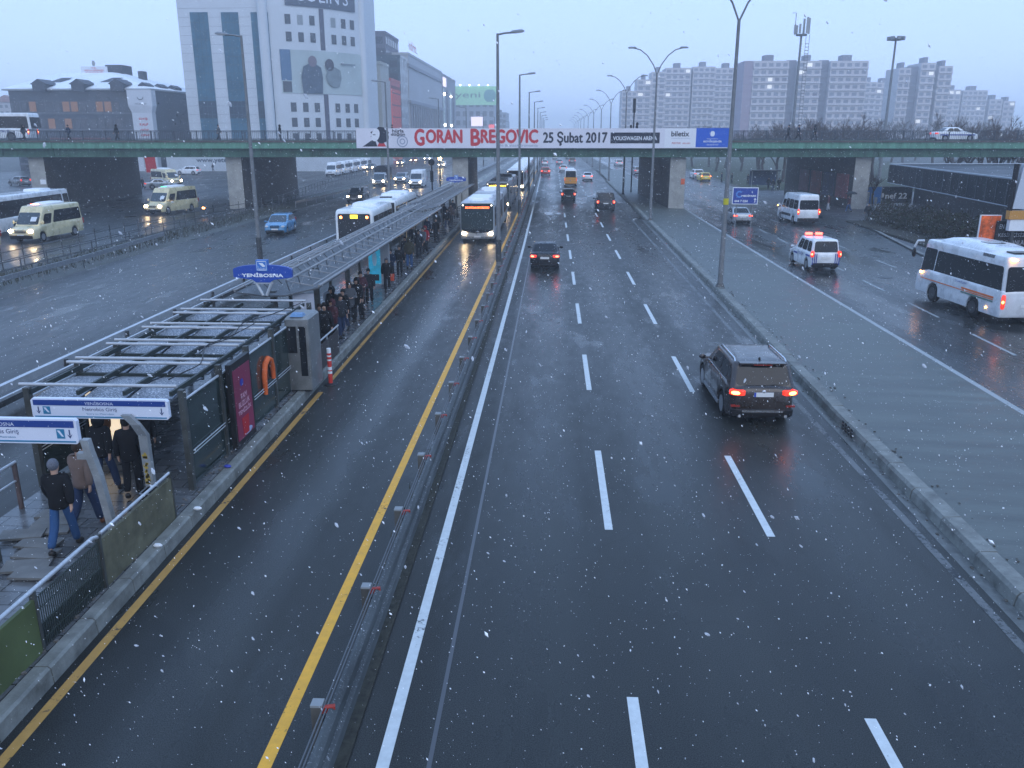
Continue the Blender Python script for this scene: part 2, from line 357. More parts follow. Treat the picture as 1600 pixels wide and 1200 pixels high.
    if plate:
        BOX('number_plate', -.26, .26, -L / 2 - .025, -L / 2 - .005, S.get('plz', .72), S.get('plz', .72) + .12, PLATE, t)
        BOX('number_plate', -.26, .26, L / 2 + .005, L / 2 + .025, zb + .22, zb + .33, PLATE, t)
    gy = L / 2
    gr = MB()
    for k in range(4): gr.box(-hw * .42, hw * .42, gy - .03, gy + .012, hz - .12 + k * .06, hz - .09 + k * .06)
    gr.build('grille', BLACK, t)
    for wy, r in wh:
        for s in (-1, 1): wheel(t, s * (hw - .14), wy, r, S.get('rim', RIM))
    my = yfb - .25 if S.get('my') is None else S['my']
    for s in (-1, 1) if not S.get('nomir') else ():
        b = MB(); mz = zl + (zr - zl) * S.get('mv', .15)
        b.ball((s * (hw + .12), my, mz), (.11, .06, S.get('mh', .08))); b.tube((s * (hw * .9), my, mz - .03), (s * (hw + .1), my, mz - .02), .025)
        b.build('wing_mirror', S.get('mirm', pm), t, smooth=50)
    for it in S.get('extra', ()): it(t, S)
    return t
def e_rails(t, S):
    hw = S['W'] / 2 * S['tum']; c = S['cab']
    for s in (-1, 1):
        MB().path([(s * (hw - .06), c[1] + .12, c[4] - .02), (s * (hw - .07), c[1] + .25, c[4] + .05), (s * (hw - .07), c[2] - .3, c[4] + .05), (s * (hw - .06), c[2] - .15, c[4] - .02)], .022, 8).build('roof_rail', CHROME, t, smooth=50)
def e_fin(t, S): MB().loft([[(-.02, S['cab'][1] + .2, S['cab'][4] + .01), (.02, S['cab'][1] + .2, S['cab'][4] + .01), (.02, S['cab'][1] + .36, S['cab'][4] + .01), (-.02, S['cab'][1] + .36, S['cab'][4] + .01)], [(-.008, S['cab'][1] + .2, S['cab'][4] + .08), (.008, S['cab'][1] + .2, S['cab'][4] + .08), (.008, S['cab'][1] + .25, S['cab'][4] + .08), (-.008, S['cab'][1] + .25, S['cab'][4] + .08)]]).build('antenna_fin', BLACK, t)
def e_suvback(t, S):
    L = S['L']; BOX('bumper_trim', -.55, .55, -L / 2 - .03, -L / 2 + .02, .40, .46, CHROME, t)
    BOX('plate_strip', -.262, -.21, -L / 2 - .028, -L / 2 - .024, S['plz'], S['plz'] + .12, mat('plate_blue', (.02, .06, .4), .5), t)
    MB().ball((0, -L / 2 - .01, .98), (.055, .02, .055)).build('badge', CHROME, t, smooth=60)
    MB().box(-.62, .62, -2.02, -1.78, 1.655, 1.69).build('spoiler', S['pm_'], t)
    MB().tube((.0, -2.3, 1.13), (.32, -2.27, 1.17), .012).build('wiper', BLACK, t)
    MB().box(-.25, .25, -1.95 - .07, -1.94 - .06, 1.63, 1.655).build('brake_light', TAILOFF, t)
    for s in (-1, 1):
        MB().path([(s * .885, -1.75, 1.13), (s * .90, -1.0, 1.12), (s * .90, .9, 1.09)], .012, 6).build('chrome_strip', CHROME, t)
        MB().tube((s * .62, -L / 2 - .05, .3), (s * .62, -L / 2 + .1, .3), .045).build('exhaust_pipe', CHROME, t)
        MB().box(s * .62, s * .86, -L / 2 - .012, -L / 2 + .05, .55, .6).build('reflector', TAILOFF, t)
        for y_ in (-.62, .42): MB().box(s * .945, s * .955, y_ - .1, y_ + .1, .98, 1.0).build('door_handle', CHROME, t)
        for y_ in (-.92, .0): MB().box(s * .938, s * .9425, y_ - .006, y_ + .006, .42, 1.05).build('door_gap', BLACK, t)
        MB().box(s * .90, s * .955, -1.05, 1.0, .25, .33).build('sill_trim', STEEL, t)
SUV = dict(name='suv_car', L=4.65, W=1.88, zb=.24, lower=.26, top=[(-2.33, 1.02), (-2.15, 1.12), (.9, 1.1), (1.6, 1.04), (2.1, .95), (2.33, .78)], cab=(-2.22, -1.85, .25, 1.1, 1.68), tum=.80,
           side=[(.06, .17, .3, .78), (.19, .45, .18, .84), (.47, .82, .18, .84)], tl=(.70, .95, .42, .15), hl=(.7, .78, .34, .16), wh=[(-1.38, .36), (1.42, .36)], plz=.84, extra=(e_rails, e_fin), rwv=(.12, .84))
SED = dict(name='saloon_car', L=4.5, W=1.76, zb=.2, lower=.22, top=[(-2.25, .88), (-2.1, .99), (-1.4, 1.02), (.85, .96), (1.7, .86), (2.1, .74), (2.25, .6)], cab=(-1.75, -1.0, .15, 1.05, 1.44), tum=.74,
           side=[(.16, .46, .2, .84), (.48, .8, .2, .84)], tl=(.66, .82, .38, .16), hl=(.66, .66, .32, .14), wh=[(-1.3, .32), (1.4, .32)], plz=.66, extra=(e_fin,))
HAT = dict(name='hatchback_car', L=4.1, W=1.74, zb=.19, lower=.22, top=[(-2.05, .86), (-1.95, .98), (.9, .96), (1.5, .88), (1.9, .76), (2.05, .62)], cab=(-1.98, -1.62, .2, 1.15, 1.48), tum=.77,
           side=[(.08, .42, .2, .84), (.44, .8, .2, .84)], tl=(.72, .93, .2, .3), hl=(.64, .68, .32, .17), wh=[(-1.25, .31), (1.28, .31)], plz=.62, extra=(e_fin,))
BVAN = dict(name='black_van', L=4.9, W=1.95, zb=.24, lower=.26, top=[(-2.45, 1.1), (-2.3, 1.2), (1.1, 1.15), (1.9, 1.0), (2.45, .8)], cab=(-2.38, -2.2, .5, 1.5, 1.92), tum=.84,
           side=[(.05, .3, .15, .84), (.32, .56, .15, .84), (.58, .82, .15, .84)], tl=(.8, 1.05, .22, .3), hl=(.72, .82, .34, .2), wh=[(-1.5, .35), (1.5, .35)], plz=.85, extra=())
COUR = dict(name='police_van', L=4.2, W=1.78, zb=.22, lower=.28, top=[(-2.1, 1.02), (-2.0, 1.1), (.9, 1.08), (1.5, .96), (1.9, .84), (2.1, .68)], cab=(-2.05, -1.88, .4, 1.25, 1.82), tum=.82,
            side=[(.06, .28, .15, .84), (.31, .57, .15, .84), (.6, .84, .15, .84)], tl=(.78, 1.0, .2, .36), hl=(.66, .74, .34, .2), wh=[(-1.3, .32), (1.38, .32)], plz=.72, extra=())
VAN = dict(name='white_van', L=5.9, W=2.04, zb=.28, lower=.3, top=[(-2.95, 1.3), (-2.8, 1.34), (1.7, 1.3), (2.4, 1.12), (2.8, .98), (2.95, .8)], cab=(-2.92, -2.8, 1.1, 2.15, 2.62), tum=.86,
           side=[(.03, .28, .12, .66), (.30, .54, .12, .66), (.56, .74, .12, .66), (.76, .93, .08, .6)], wsv=(.08, .62), rwv=(.12, .68), rwk=.9, tl=(.9, 1.15, .16, .5), hl=(.78, .86, .3, .26), wh=[(-1.75, .36), (1.9, .36)], plz=.62, mh=.15, mv=.2, extra=())
DVAN = dict(VAN, name='delivery_van', side=[(.78, .94, .08, .6)], rear=False)
def e_pods(t, S):
    c = S['cab']; m = S.get('podm', WHITE)
    MB().loft([rrect(.62, -1.7, .6, .2, z) for z in (c[4] - .02, c[4] + .12)] + [rrect(.5, -1.5, .3, .2, c[4] + .2)]).build('roof_unit', m, t, smooth=40)
    MB().loft([rrect(.4, .9, 1.5, .1, z) for z in (c[4] - .02, c[4] + .1)]).build('roof_hatch', m, t, smooth=40)
MINI = dict(name='cream_minibus', L=6.6, W=2.05, zb=.3, lower=.3, top=[(-3.3, 1.25), (-3.15, 1.3), (2.0, 1.3), (2.7, 1.12), (3.1, .98), (3.3, .8)], cab=(-3.26, -3.1, 1.5, 2.45, 2.55), tum=.87,
            side=[(.04, .70, .1, .74), (.75, .93, .06, .6)], wsv=(.08, .68), tl=(.9, 1.1, .16, .45), hl=(.78, .86, .32, .28), wh=[(-1.9, .37), (2.15, .37)], plz=.6, mh=.15, mv=.2, extra=(e_pods,))
CREAM = paint((.56, .50, .30)); WHP = paint((.66, .69, .72)); SILV = mat('silver_paint', (.36, .38, .40), .3, .5, .05, 2, coat=.5); DARK = paint((.008, .009, .012)); BROWN = mat('dark_brown_metallic_paint', (.030, .022, .020), .3, .2, .1, 2, coat=.5)
BLUEP = paint((.05, .21, .40)); YEL = paint((.72, .52, .04)); REDP = paint((.38, .035, .02)); GREYP = paint((.13, .14, .15)); COACHW = paint((.62, .65, .68))
def put(S, pm, label, cat, x, y, rz=0, **k):
    if abs(math.cos(rz) + 1) < .4 and 'tail' not in k: k['tail'] = TAILOFF
    return vehicle(S, pm, label, cat, (x, y, .012), rz, **k)

# --- right-hand carriageway, driving away
GA = 'vehicles driving away on the main carriageway'
S_ = dict(SUV, extra=(e_rails, e_fin, e_suvback), pm_=BROWN, nose=.75, pinch=.2)
put(S_, BROWN, 'dark brown SUV with glowing tail lights and silver roof rails, nearest car on the motorway', 'car', 5.72, 24.05, R(1), group=GA, tail=TAIL_ON)
put(SED, DARK, 'black hatch-backed saloon with red lights next to the white edge line', 'car', -.42, 51.2, 0, group=GA, tail=TAILR)
put(BVAN, DARK, 'black people carrier with two red tail lights in the right lane before the bridge', 'van', 5.5, 90.5, 0, group=GA, tail=TAILR)
put(HAT, DARK, 'dark car following the orange striped minibus under the bridge', 'car', 1.88, 104.0, 0, group=GA, tail=TAILR)
o = put(dict(MINI, name='minibus', rgm=GLASS), WHP, 'white and orange minibus seen from behind in the middle lane beyond the bridge', 'minibus', 2.75, 136.5, 0, group=GA)
for k in range(4): BOX('orange_panel', -.98, .98, -3.34, -3.305, .5 + k * .24, .71 + k * .24, mat('orange_panel', (.75, .32, .03), .5), o)
put(SUV, REDP, 'red car behind a white one in the left lane beyond the bridge', 'car', -1.5, 172, 0, group=GA, tail=TAILR)
put(SED, WHP, 'white saloon in the right lane beyond the bridge', 'car', 6.1, 152.8, 0, group=GA, tail=TAILR)
for px, py, S2, pm2, lb in [(851, 259, HAT, WHP, 'small white car ahead of the red car in the left lane'), (880, 269, HAT, WHP, 'white car partly hidden by the minibus beyond the bridge'), (874, 258, SED, SILV, 'pale silver car far ahead in the middle lane'),
                            (894, 257, BVAN, GREYP, 'dark grey van far ahead in the right lane'), (867, 249, SED, WHP, 'tiny white car far away left of the grey van'), (888, 249, SED, SILV, 'tiny silver car farthest away above the grey van')]:
    x, y = at(px, py); put(S2, pm2, lb, 'car' if S2 is not BVAN else 'van', x, y + 2.2, 0, group=GA)
# --- side road on the right
GS = 'vehicles on the side road'
for px, py, S2, pm2, lb in [(997, 274, SUV, SILV, 'silver grey car left of the bridge pier on the side road'), (967, 260, SUV, WHP, 'white car on the side road, farthest left of the pier'),
                            (1095, 281, SUV, WHP, 'white SUV right behind the yellow taxi'), (1102, 284, HAT, YEL, 'yellow taxi beyond the bridge on the side road')]:
    x, y = at(px, py); put(S2, pm2, lb, 'taxi' if pm2 is YEL else 'car', x, y + 2.1 + (3 if py == 281 else 0), R(3), group=GS, tail=TAIL_ON if pm2 is YEL else TAIL)
put(SED, SILV, 'silver saloon below the blue board on the side road', 'car', 16.8, 78.0, R(2), group=GS, tail=TAILR)
o = put(dict(VAN, name='minibus', bumpm=BLACK), WHP, 'white high-roofed minibus with dark windows beside the blue board', 'minibus', 22.5, 79.0, R(3), group=GS, tail=TAIL_ON, plate=True)
MB().ball((-1.2, 2.0, 1.35), (.06, .05, .05)).build('indicator_light', AMBER, o); BOX('side_trim', -1.035, -1.02, -1.2, 1.4, .62, .84, BLACK, o); BOX('rear_bumper', -.95, .95, -3.02, -2.9, .3, .6, BLACK, o)
# police van
NAVY = mat('navy_stripe', (.02, .05, .28), .4)
o = put(dict(COUR), WHP, 'white police van with blue stripes and a glowing red roof beacon', 'police van', 15.85, 51.4, R(2), group=GS, tail=TAILR)
b = MB()
for s in (-1, 1):
    for k in range(3): b.prism([(s * (.52 + k * .11), -2.128), (s * (.57 + k * .11), -2.128), (s * (.57 + k * .11), -2.115), (s * (.52 + k * .11), -2.115)], .38, 1.04)
b.build('rear_stripe', NAVY, o)
for s in (-1, 1):
    bb = MB(); bb.box(s * .893, s * .9, -1.9, -1.2, .82, .92); bb.box(s * .893, s * .9, .3, 1.0, .72, .82); bb.build('side_stripe', NAVY, o)
    text('POLİS', (s * .902, -.3, .86), .2, R(90) * s, NAVY, o, width=.8)
MB().loft([rrect(.55, .05, .32, .08, z) for z in (1.84, 1.88)]).build('light_bar', BLACK, o)
for s in (-1, 1): MB().loft([rrect(.2, -.1, .12, .06, z) for z in (0, .12)], 0, True, Matrix.Translation((s * .3 - .05, .17, 1.88))).build('beacon', mat('beacon_red', (1, .045, .03), .3, emit=16), o, smooth=40)
# midibus at the right edge
COACH = dict(name='midibus', nomir=1, L=7.0, W=2.3, zb=.34, lower=.0, pinch=.06, nose=.4, top=[(-3.5, 1.42), (-3.3, 1.5), (2.4, 1.5), (3.1, 1.36), (3.4, 1.3), (3.5, 1.15)], cab=(-3.46, -3.36, 3.0, 3.36, 2.85), tum=.93, cr=.2,
             side=[(.02, .80, .02, .74), (.81, .97, -.12, .76)], wsv=(.02, .85), wsm=GLASS2, rwv=(.02, .74), rwk=.9, tl=(1.0, 1.0, .16, .6), hl=(.85, .75, .35, .25), wh=[(-1.55, .43), (1.8, .43)], rim=STEELD, plz=.75, mh=.01, my=3.3, mv=.3, extra=())
xa, ya = at(1443, 452); xb, yb = at(1562, 503)
hd = R(5); cxm, cym = 19.35, 38.4
o = vehicle(COACH, COACHW, 'white midibus with dark windows and an orange stripe at the right edge of the photo', 'bus', (cxm, cym, .012), hd, GS, tail=TAIL_ON)
for i, ch in enumerate(o.children):
    pass
b = MB(); b.loft([rrect(.95, -2.2, 2.2, .35, 2.83), rrect(.9, -2.1, 2.1, .35, 2.95), rrect(.75, -1.2, 1.6, .35, 3.08)]); b.build('roof_fairing', COACHW, o, smooth=35)
BOX('roof_hatch', -.35, .35, -.9, -.2, 3.06, 3.1, GLASS, o); BOX('roof_hatch', -.35, .35, -2.75, -2.0, 2.87, 2.93, GLASS, o)
BOX('side_vent', -1.07, -1.03, -2.5, -1.7, 2.68, 2.82, GREYP, o)
ORS = mat('orange_stripe', (.70, .16, .04), .4)
for s in (-1, 1):
    MB().box(s * 1.155, s * 1.162, -3.0, 2.9, 1.0, 1.04).build('side_stripe', ORS, o); MB().box(s * 1.155, s * 1.163, -3.0, -.6, 1.07, 1.15).build('side_stripe', ORS, o); MB().box(s * 1.155, s * 1.163, -3.0, -.6, .9, .97).build('side_stripe', mat('green_grey_stripe', (.12, .2, .17), .5), o)
    MB().path([(s * 1.0, 3.3, 2.72), (s * 1.22, 3.5, 2.7), (s * 1.3, 3.58, 2.4)], .055).build('mirror_arm', COACHW, o, smooth=50)
    MB().ball((s * 1.3, 3.58, 2.12), (.1, .09, .24)).build('wing_mirror', BLACK, o, smooth=60)
    MB().ball((s * 1.17, 2.95, 1.28), (.04, .1, .06)).build('indicator_light', AMBER, o)
    MB().ball((s * .8, -3.47, 2.72), (.14, .05, .06)).build('rear_marker_light', AMBER, o, smooth=60)
    MB().ball((s * 1.17, -2.6, .62), (.02, .05, .04)).build('side_marker_light', AMBER, o)
    text('TURİZM', (s * 1.168, -.5, 1.36), .11, R(90) * s, NAVY, o, width=.9)
text('SOSYAL GÜVENLİK', (.3, -3.52, 1.28), .09, 0, NAVY, o, width=1.0)
o.children[0]['label'] = 'white lower body with dirty panels'

# --- left carriageway, oncoming with headlights
GL = 'vehicles driving towards the camera on the left carriageway'
HB = HEAD
put(HAT, BLUEP, 'sky blue hatchback driving alone on the left carriageway', 'car', -22.2, 68.0, R(180) + R(4), group=GL, head=HEADOFF)
put(dict(SUV), GREYP, 'dark car with lit headlights beside the white articulated bus', 'car', -23.3, 101, R(180), group=GL, head=HB)
put(DVAN, WHP, 'white delivery van with bright headlights above the long bus', 'van', -20.9, 132, R(180), group=GL, head=HB)
x, y = at(625, 287); put(SUV, SILV, 'grey car half hidden behind the white delivery van', 'car', x, y + 2, R(180), group=GL, head=HB)
o = put(dict(VAN, name='tarpaulin_truck', L=5.9, top=[(-2.95, .7), (.5, .75), (.8, 1.3), (1.9, 1.25), (2.4, 1.12), (2.95, .8)], cab=(.5, .65, 1.7, 2.7, 2.1), wsv=(.1, .85), rear=False, side=[(.3, .8, .2, .8)], wh=[(-1.9, .36), (2.0, .36)]), SILV, 'small truck with a dark tarpaulin box and lit headlights', 'truck', -27.1, 134.7, R(180), group=GL, head=HB)
MB().loft([rrect(1.08, -2.95, .45, .06, z) for z in (.85, 2.75)] + [rrect(.5, -2.95, .45, .06, 3.1)]).build('cargo_box', mat('dark_tarpaulin', (.012, .014, .02), .6, 0, .3, 3), o, smooth=30)
for px, py, S2, pm2, lb in [(690, 262, HAT, WHP, 'white car with dazzling headlights near the bridge pier'), (668, 252, DVAN, WHP, 'distant white van with one bright headlamp'), (646, 254, SED, REDP, 'distant dark red car with small headlights'), (640, 248, BVAN, GREYP, 'distant grey van above the red car'),
                            (625, 258, SED, SILV, 'distant silver car with two headlights beside the guard rail'), (614, 253, HAT, WHP, 'distant white car nearest the parked vans'), (578, 266, SED, GREYP, 'grey car with lit headlights next to the parked vans')]:
    x, y = at(px, py); put(S2, pm2, lb, 'van' if S2 in (DVAN, BVAN) else 'car', x, y + 2, R(180), group=GL, head=HB)

# --- service road at far left
GM = 'cream minibuses on the service road'
ROOFR = mat('roof_beacon_red', (1, .18, .12), .3, emit=14); ROOFG = mat('roof_beacon_green', (.05, .8, .3), .3, emit=2.5)
STICK = mat('windscreen_card', (.5, .56, .62), .6)
def minibus(label, x, y, rz, lamp=None, head=HB):
    o = put(MINI, CREAM, label, 'minibus', x, y, rz, group=GM, head=head)
    if lamp: MB().loft([rrect(.3, .9 + k * .04, 1.3 - k * .04, .1, 2.56 + k * .06) for k in range(3)]).build('roof_beacon', lamp, o, smooth=40)
    MB().quad((-.75, 2.42, 1.52), (-.3, 2.42, 1.52), (-.3, 2.16, 1.82), (-.75, 2.16, 1.82)).build('windscreen_card', STICK, o)
    return o
minibus('cream minibus with a glowing red roof lamp on the service road', -38.9, 63.2, R(180) - R(2), ROOFR)
minibus('cream minibus cut off by the left edge of the photo', -39.5, 53.6, R(180) - R(2), None)
minibus('cream minibus with a green roof lamp and amber indicator beside the bridge pier', -39.2, 85.8, R(180) - R(10), ROOFG)
o = minibus('cream minibus with headlights on, beyond the bridge next to the red flag', -61.5, 133.5, R(180) + R(52), None)
x, y = at(318, 325, .9); MB().ball((x, y, .9), (.13, .13, .1)).build('x', AMBER)
_o = bpy.data.objects['x']; _o.name = 'hazard_lamp'; tag(_o, 'round amber lamp glowing at the tail of the green lamped minibus', 'hazard lamp'); _o.location.z = 0
CO = dict(COACH, name='white_coach', nomir=0, L=12, W=2.5, top=[(-6, 1.42), (5.6, 1.5), (6, 1.15)], cab=(-5.95, -5.85, 5.5, 5.85, 3.05), wh=[(-3.6, .48), (3.4, .48)], side=[(.02, .88, .02, .78), (.9, .98, .0, .78)], extra=(lambda t, S: MB().loft([rrect(.75, 1.5, 3.6, .2, 3.03), rrect(.7, 1.6, 3.5, .2, 3.22)]).build('roof_unit', WHITE, t, smooth=40),), mh=.25)
put(CO, COACHW, 'long white coach standing behind the cream minibuses', 'bus', -44.6, 69.5, R(4), head=HEADOFF)
put(SUV, WHP, 'white SUV parked sideways beyond the bridge by the white wall', 'car', -74.5, 172, R(90))
x, y = at(8, 292); put(HAT, GREYP, 'dark car parked beside the outermost bridge pier at the left edge', 'car', x + .5, y + 3, R(60), head=HEADOFF)
x, y = at(238, 297); put(SED, SILV, 'silver car parked under the red flag', 'car', x, y + 3, R(-60), head=HEADOFF)
for k in range(5): put(dict(VAN, name='parked_van'), WHP, ['front white van of the parked row', 'second white van in the parked row', 'third white van in the parked row, middle one', 'fourth white van in the parked row', 'rearmost white van in the parked row'][k] + ' beyond the bridge', 'van', -43.4 - .3 * k, 168 + 8.6 * k, R(180), group='white vans parked in a row', head=HEADOFF if k else HEADOFF)
# --- on the bridge deck
BZ = 7.05
o = vehicle(dict(CO, L=11), COACHW, 'white coach crossing the bridge at the left edge', 'bus', (-65.0, 96.5, BZ), R(90) + R(183 - 180), None, tail=TAIL_ON)
text('METROBÜSLE', (-1.27, -1.5, 1.1), .3, R(-90), NAVY, o, width=4)
o = vehicle(dict(SED, name='police_car'), WHP, 'white police car with dark stripes crossing the bridge at right', 'police car', (43.4, 96.5, BZ), R(-90) + R(3), None)
for s in (-1, 1): BOX('side_stripe', s * .882, s * .89, -1.9, 1.9, .6, .72, NAVY, o)

# ---------------------------------------------------------------- articulated metrobuses
BUSGL = mat('bus_side_glass', (.02, .023, .028), .12, 0, spec=.6)
def metrobus(label, x, y, rz, bm, front_text=None, tcol=None, rear_white=False, hl=HEAD, L1=10.2, dark_roof=False):
    t = thing('articulated_bus', label, 'bus', (x, y, .012), rz, 'articulated buses in the bus lanes')
    W = 2.55; hw = W / 2; H = 3.0; roofm = DARK if dark_roof else WHITE
    def section(y0, y1, nm):
        rings = [rrect(hw * k, y0 + e, y1 - e, .16, z, 5) for z, k, e in ((.3, .97, .05), (.5, 1, 0), (1.15, 1, 0), (2.55, .985, .02), (2.85, .96, .05), (2.97, .9, .12), (3.0, .8, .2))]
        MB().loft(rings).build(nm, bm, t, smooth=40)
        for s in (-1, 1):
            n = max(2, int((y1 - y0) / 1.6)); st = (y1 - y0 - .5) / n
            for i in range(n):
                a = y0 + .25 + i * st
                pane('side_window', [(s * hw, a + .03, 1.12), (s * hw, a + st - .03, 1.12), (s * hw * .985, a + st - .03, 2.55), (s * hw * .985, a + .03, 2.55)], BUSGL, t, .006, .05)
    # front section: front face at y = 0, bus extends to -Y ... local forward is +Y
    section(-L1, 0, 'body'); section(-L1 - 8.0, -L1 - 1.1, 'rear_body')
    bl = MB()
    for k in range(9):
        r = 1.22 if k % 2 else 1.12
        bl.box(-r, r, -L1 - 1.1 + k * .122, -L1 - 1.1 + k * .122 + .1, .45, 2.85 - (0 if k % 2 else .08))
    bl.build('bellows', BLACK, t)
    for yy in (-2.0, -4.4, -L1 - 4.2): MB().loft([rrect(.85, yy - .8, yy + .8, .2, 2.98), rrect(.8, yy - .75, yy + .75, .2, 3.16), rrect(.6, yy - .5, yy + .5, .2, 3.22)]).build('roof_unit', roofm, t, smooth=40)
    for yy in (-1.0, -7.2, -L1 - 2.0, -L1 - 6.6):
        MB().loft([rrect(.45, yy - .4, yy + .4, .08, 2.99), rrect(.42, yy - .36, yy + .36, .08, 3.07)]).build('roof_hatch', BLACK if yy in (-7.2,) else roofm, t, smooth=40)
    # face
    pane('windscreen', [(-hw * .93, .0, .95), (hw * .93, .0, .95), (hw * .93, -.01, 2.86), (-hw * .93, -.01, 2.86)], GLASS if front_text is None else mat('bus_windscreen', (.03, .045, .05), .12, spec=.35), t, .018, .14, out=(0, 1, 0))
    MB().add([(x_, .03, z_) for x_, z_ in [(-hw * .93, .98), (-hw * .6, .78), (0, .68), (hw * .6, .78), (hw * .93, .98)]] + [(x_, .0, z_) for x_, z_ in [(-hw * .93, .98), (-hw * .6, .78), (0, .68), (hw * .6, .78), (hw * .93, .98)]], [(0, 1, 2, 3, 4), (0, 1, 6, 5), (1, 2, 7, 6), (2, 3, 8, 7), (3, 4, 9, 8)]).build('front_apron', GLASS, t)
    ring = MB(); n = 20
    for k in range(n):
        a0, a1 = 2 * math.pi * k / n, 2 * math.pi * (k + 1) / n
        ring.tube((.13 * math.cos(a0), .045, .72 + .13 * math.sin(a0)), (.13 * math.cos(a1), .045, .72 + .13 * math.sin(a1)), .014, 5)
    for a in (90, 210, 330): ring.tube((0, .045, .72), (.13 * math.cos(R(a)), .045, .72 + .13 * math.sin(R(a))), .012, 5)
    ring.build('emblem', CHROME, t)
    for s in (-1, 1):
        MB().ball((s * .98, .02, .68), (.17, .07, .10)).build('head_light', hl, t, smooth=60)
        MB().ball((s * 1.05, .01, 2.72), (.05, .04, .05)).build('marker_light', mat('marker_lamp', (1, .9, .75), .3, emit=6), t)
        MB().path([(s * 1.2, -.05, 2.7), (s * 1.42, .2, 2.6), (s * 1.42, .22, 2.2)], .03).build('mirror_arm', BLACK, t); MB().ball((s * 1.42, .22, 2.0), (.1, .08, .22)).build('wing_mirror', BLACK, t, smooth=60)
        MB().tube((s * .1, .03, 1.0), (s * .75, .04, 1.35), .012).build('wiper', BLACK, t)
    BOX('front_plate', -.25, .25, .0, .03, .4, .5, PLATE, t); BOX('front_bumper', -1.15, 1.15, -.04, .025, .30, .46, GREYP, t)
    if front_text:
        BOX('destination_display', -.98, .98, -.03, .024, 2.42, 2.74, BLACK, t)
        text(front_text, (0, .03, 2.58), .17, R(180), mat(*tcol), t, width=1.75, bold=.006)
    # back
    yr = -L1 - 8.0
    pane('rear_panel', [(-hw * .84, yr, .62), (hw * .84, yr, .62), (hw * .84, yr, 2.72), (-hw * .84, yr, 2.72)], BUSGL, t, .014, .1)
    for s in (-1, 1):
        MB().ball((s * .86, yr - .02, 2.5), (.09, .04, .09)).build('tail_light', TAIL_ON, t, smooth=60)
        MB().loft([rrect(.11, -.05, .05, .03, z) for z in (.42, .68)], 0, True, Matrix.Translation((s * 1.1, yr - .0, .12))).build('tail_lamp', mat('tail_cluster', (1, .25, .06), .3, emit=7), t)
    BOX('rear_display', -.24, .24, yr - .03, yr - .015, 2.42, 2.66, mat('yellow_led', (1, .72, .05), .3, emit=2.6), t)
    text('34', (0, yr - .034, 2.54), .16, 0, BLACK, t)
    MB().ball((0, yr - .02, 2.1), (.07, .02, .07)).build('rear_emblem', CHROME, t); BOX('rear_bumper', -1.25, 1.25, yr - .04, yr + .1, .3, .5, bm, t)
    for wy in (-2.7, -8.4, -L1 - 5.4):
        for s in (-1, 1): wheel(t, s * (hw - .16), wy, .48, STEELD, .28)
    return t
MSIL = mat('silver_bus_paint', (.42, .45, .48), .35, .3, .08, 1.5, coat=.4); MWH = paint((.68, .72, .74), 'white_bus_paint', .35)
xr = -5.55
metrobus('silver articulated bus with an orange text display, nearest in the platform lane', xr + .03, 61.9, R(180), MSIL, '34Z AVCILAR BEYLİKDÜZÜ', ('orange_led', (1, .16, .04), .3, 0, 0, 4, 0, None, 5.0))
metrobus('dark roofed articulated bus with a yellow display, second in the queue', -5.8, 89.5, R(180), GREYP, '34G SÖĞÜTLÜÇEŞME', ('yellow_led_text', (1, .62, .05), .3, 0, 0, 4, 0, None, 6.0), dark_roof=True)
for k, (yb_, lb) in enumerate([(122, 'third'), (143, 'fourth'), (164, 'fifth'), (186, 'sixth')]):
    metrobus('white roofed articulated bus, %s in the queue beyond the bridge' % lb, -5.4 - .1 * k, yb_, R(180), MWH, None, None)
lx = -12.95
metrobus('long white articulated bus seen from behind left of the platform roof', lx, 54.6 + 18.2, 0, MWH, None, None, True)
# ---------------------------------------------------------------- ground, roads, markings
def sheet(name, pts, z, m, kind='structure'):
    o = MB().poly([(x, y, z) for x, y in pts]).build(name, m, None, fix=False); tag(o, kind=kind); return o
GRD = mat('damp_ground', (.06, .065, .06), .6, 0, .4, .3)
sheet('ground', [(-1500, -60), (1500, -60), (1500, 3000), (-1500, 3000)], -.02, GRD)
def dup_strip(pts_l, pts_r): return pts_l + list(reversed(pts_r))
ASP = road_mat('wet_asphalt', (.021, .0225, .021), [(-.1, .9, .10), (-1.85, .5, -.12), (2.8, 1.0, .08), (5.9, 1.0, .08)], .26, .5)
ASPB = road_mat('wet_bus_lane_asphalt', (.020, .0215, .020), [(-5.2, .75, .2), (-13.1, .9, .15)], .3, .52)
ASPL = road_mat('wet_asphalt_left', (.021, .024, .026), [(-21.5, 4, .06)], .28, .48)
ASPS = road_mat('wet_asphalt_side', (.021, .024, .025), [(15.2, 1.2, .10), (19, 1.4, .10)], .2, .42)
sheet('motorway_asphalt', [(-2.75, -20), (8.0, -20), (8.4, 60), (8.9, 110), (9.6, 200), (9.6, 2000), (-3.2, 2000), (-2.9, 60)], 0, ASP)
sheet('bus_lane_asphalt', [(-15.9, -20), (-2.75, -20), (-2.9, 60), (-3.2, 2000), (-15.9, 2000)], .0, ASPB)
sheet('left_carriageway_asphalt', [(-27.6, -20), (-15.9, -20), (-15.9, 2000), (-27.6, 2000)], 0, ASPL)
sheet('service_road_asphalt', [(-120, 20), (-32.5, 20), (-32.5, 230), (-48, 400), (-120, 400)], .0, ASPL)
sheet('side_road_asphalt', [(13.2, -20), (24.2, -20), (24.6, 57), (28.0, 78), (27.0, 95), (29.5, 180), (40, 420), (14, 420), (14.0, 80)], 0, ASPS)
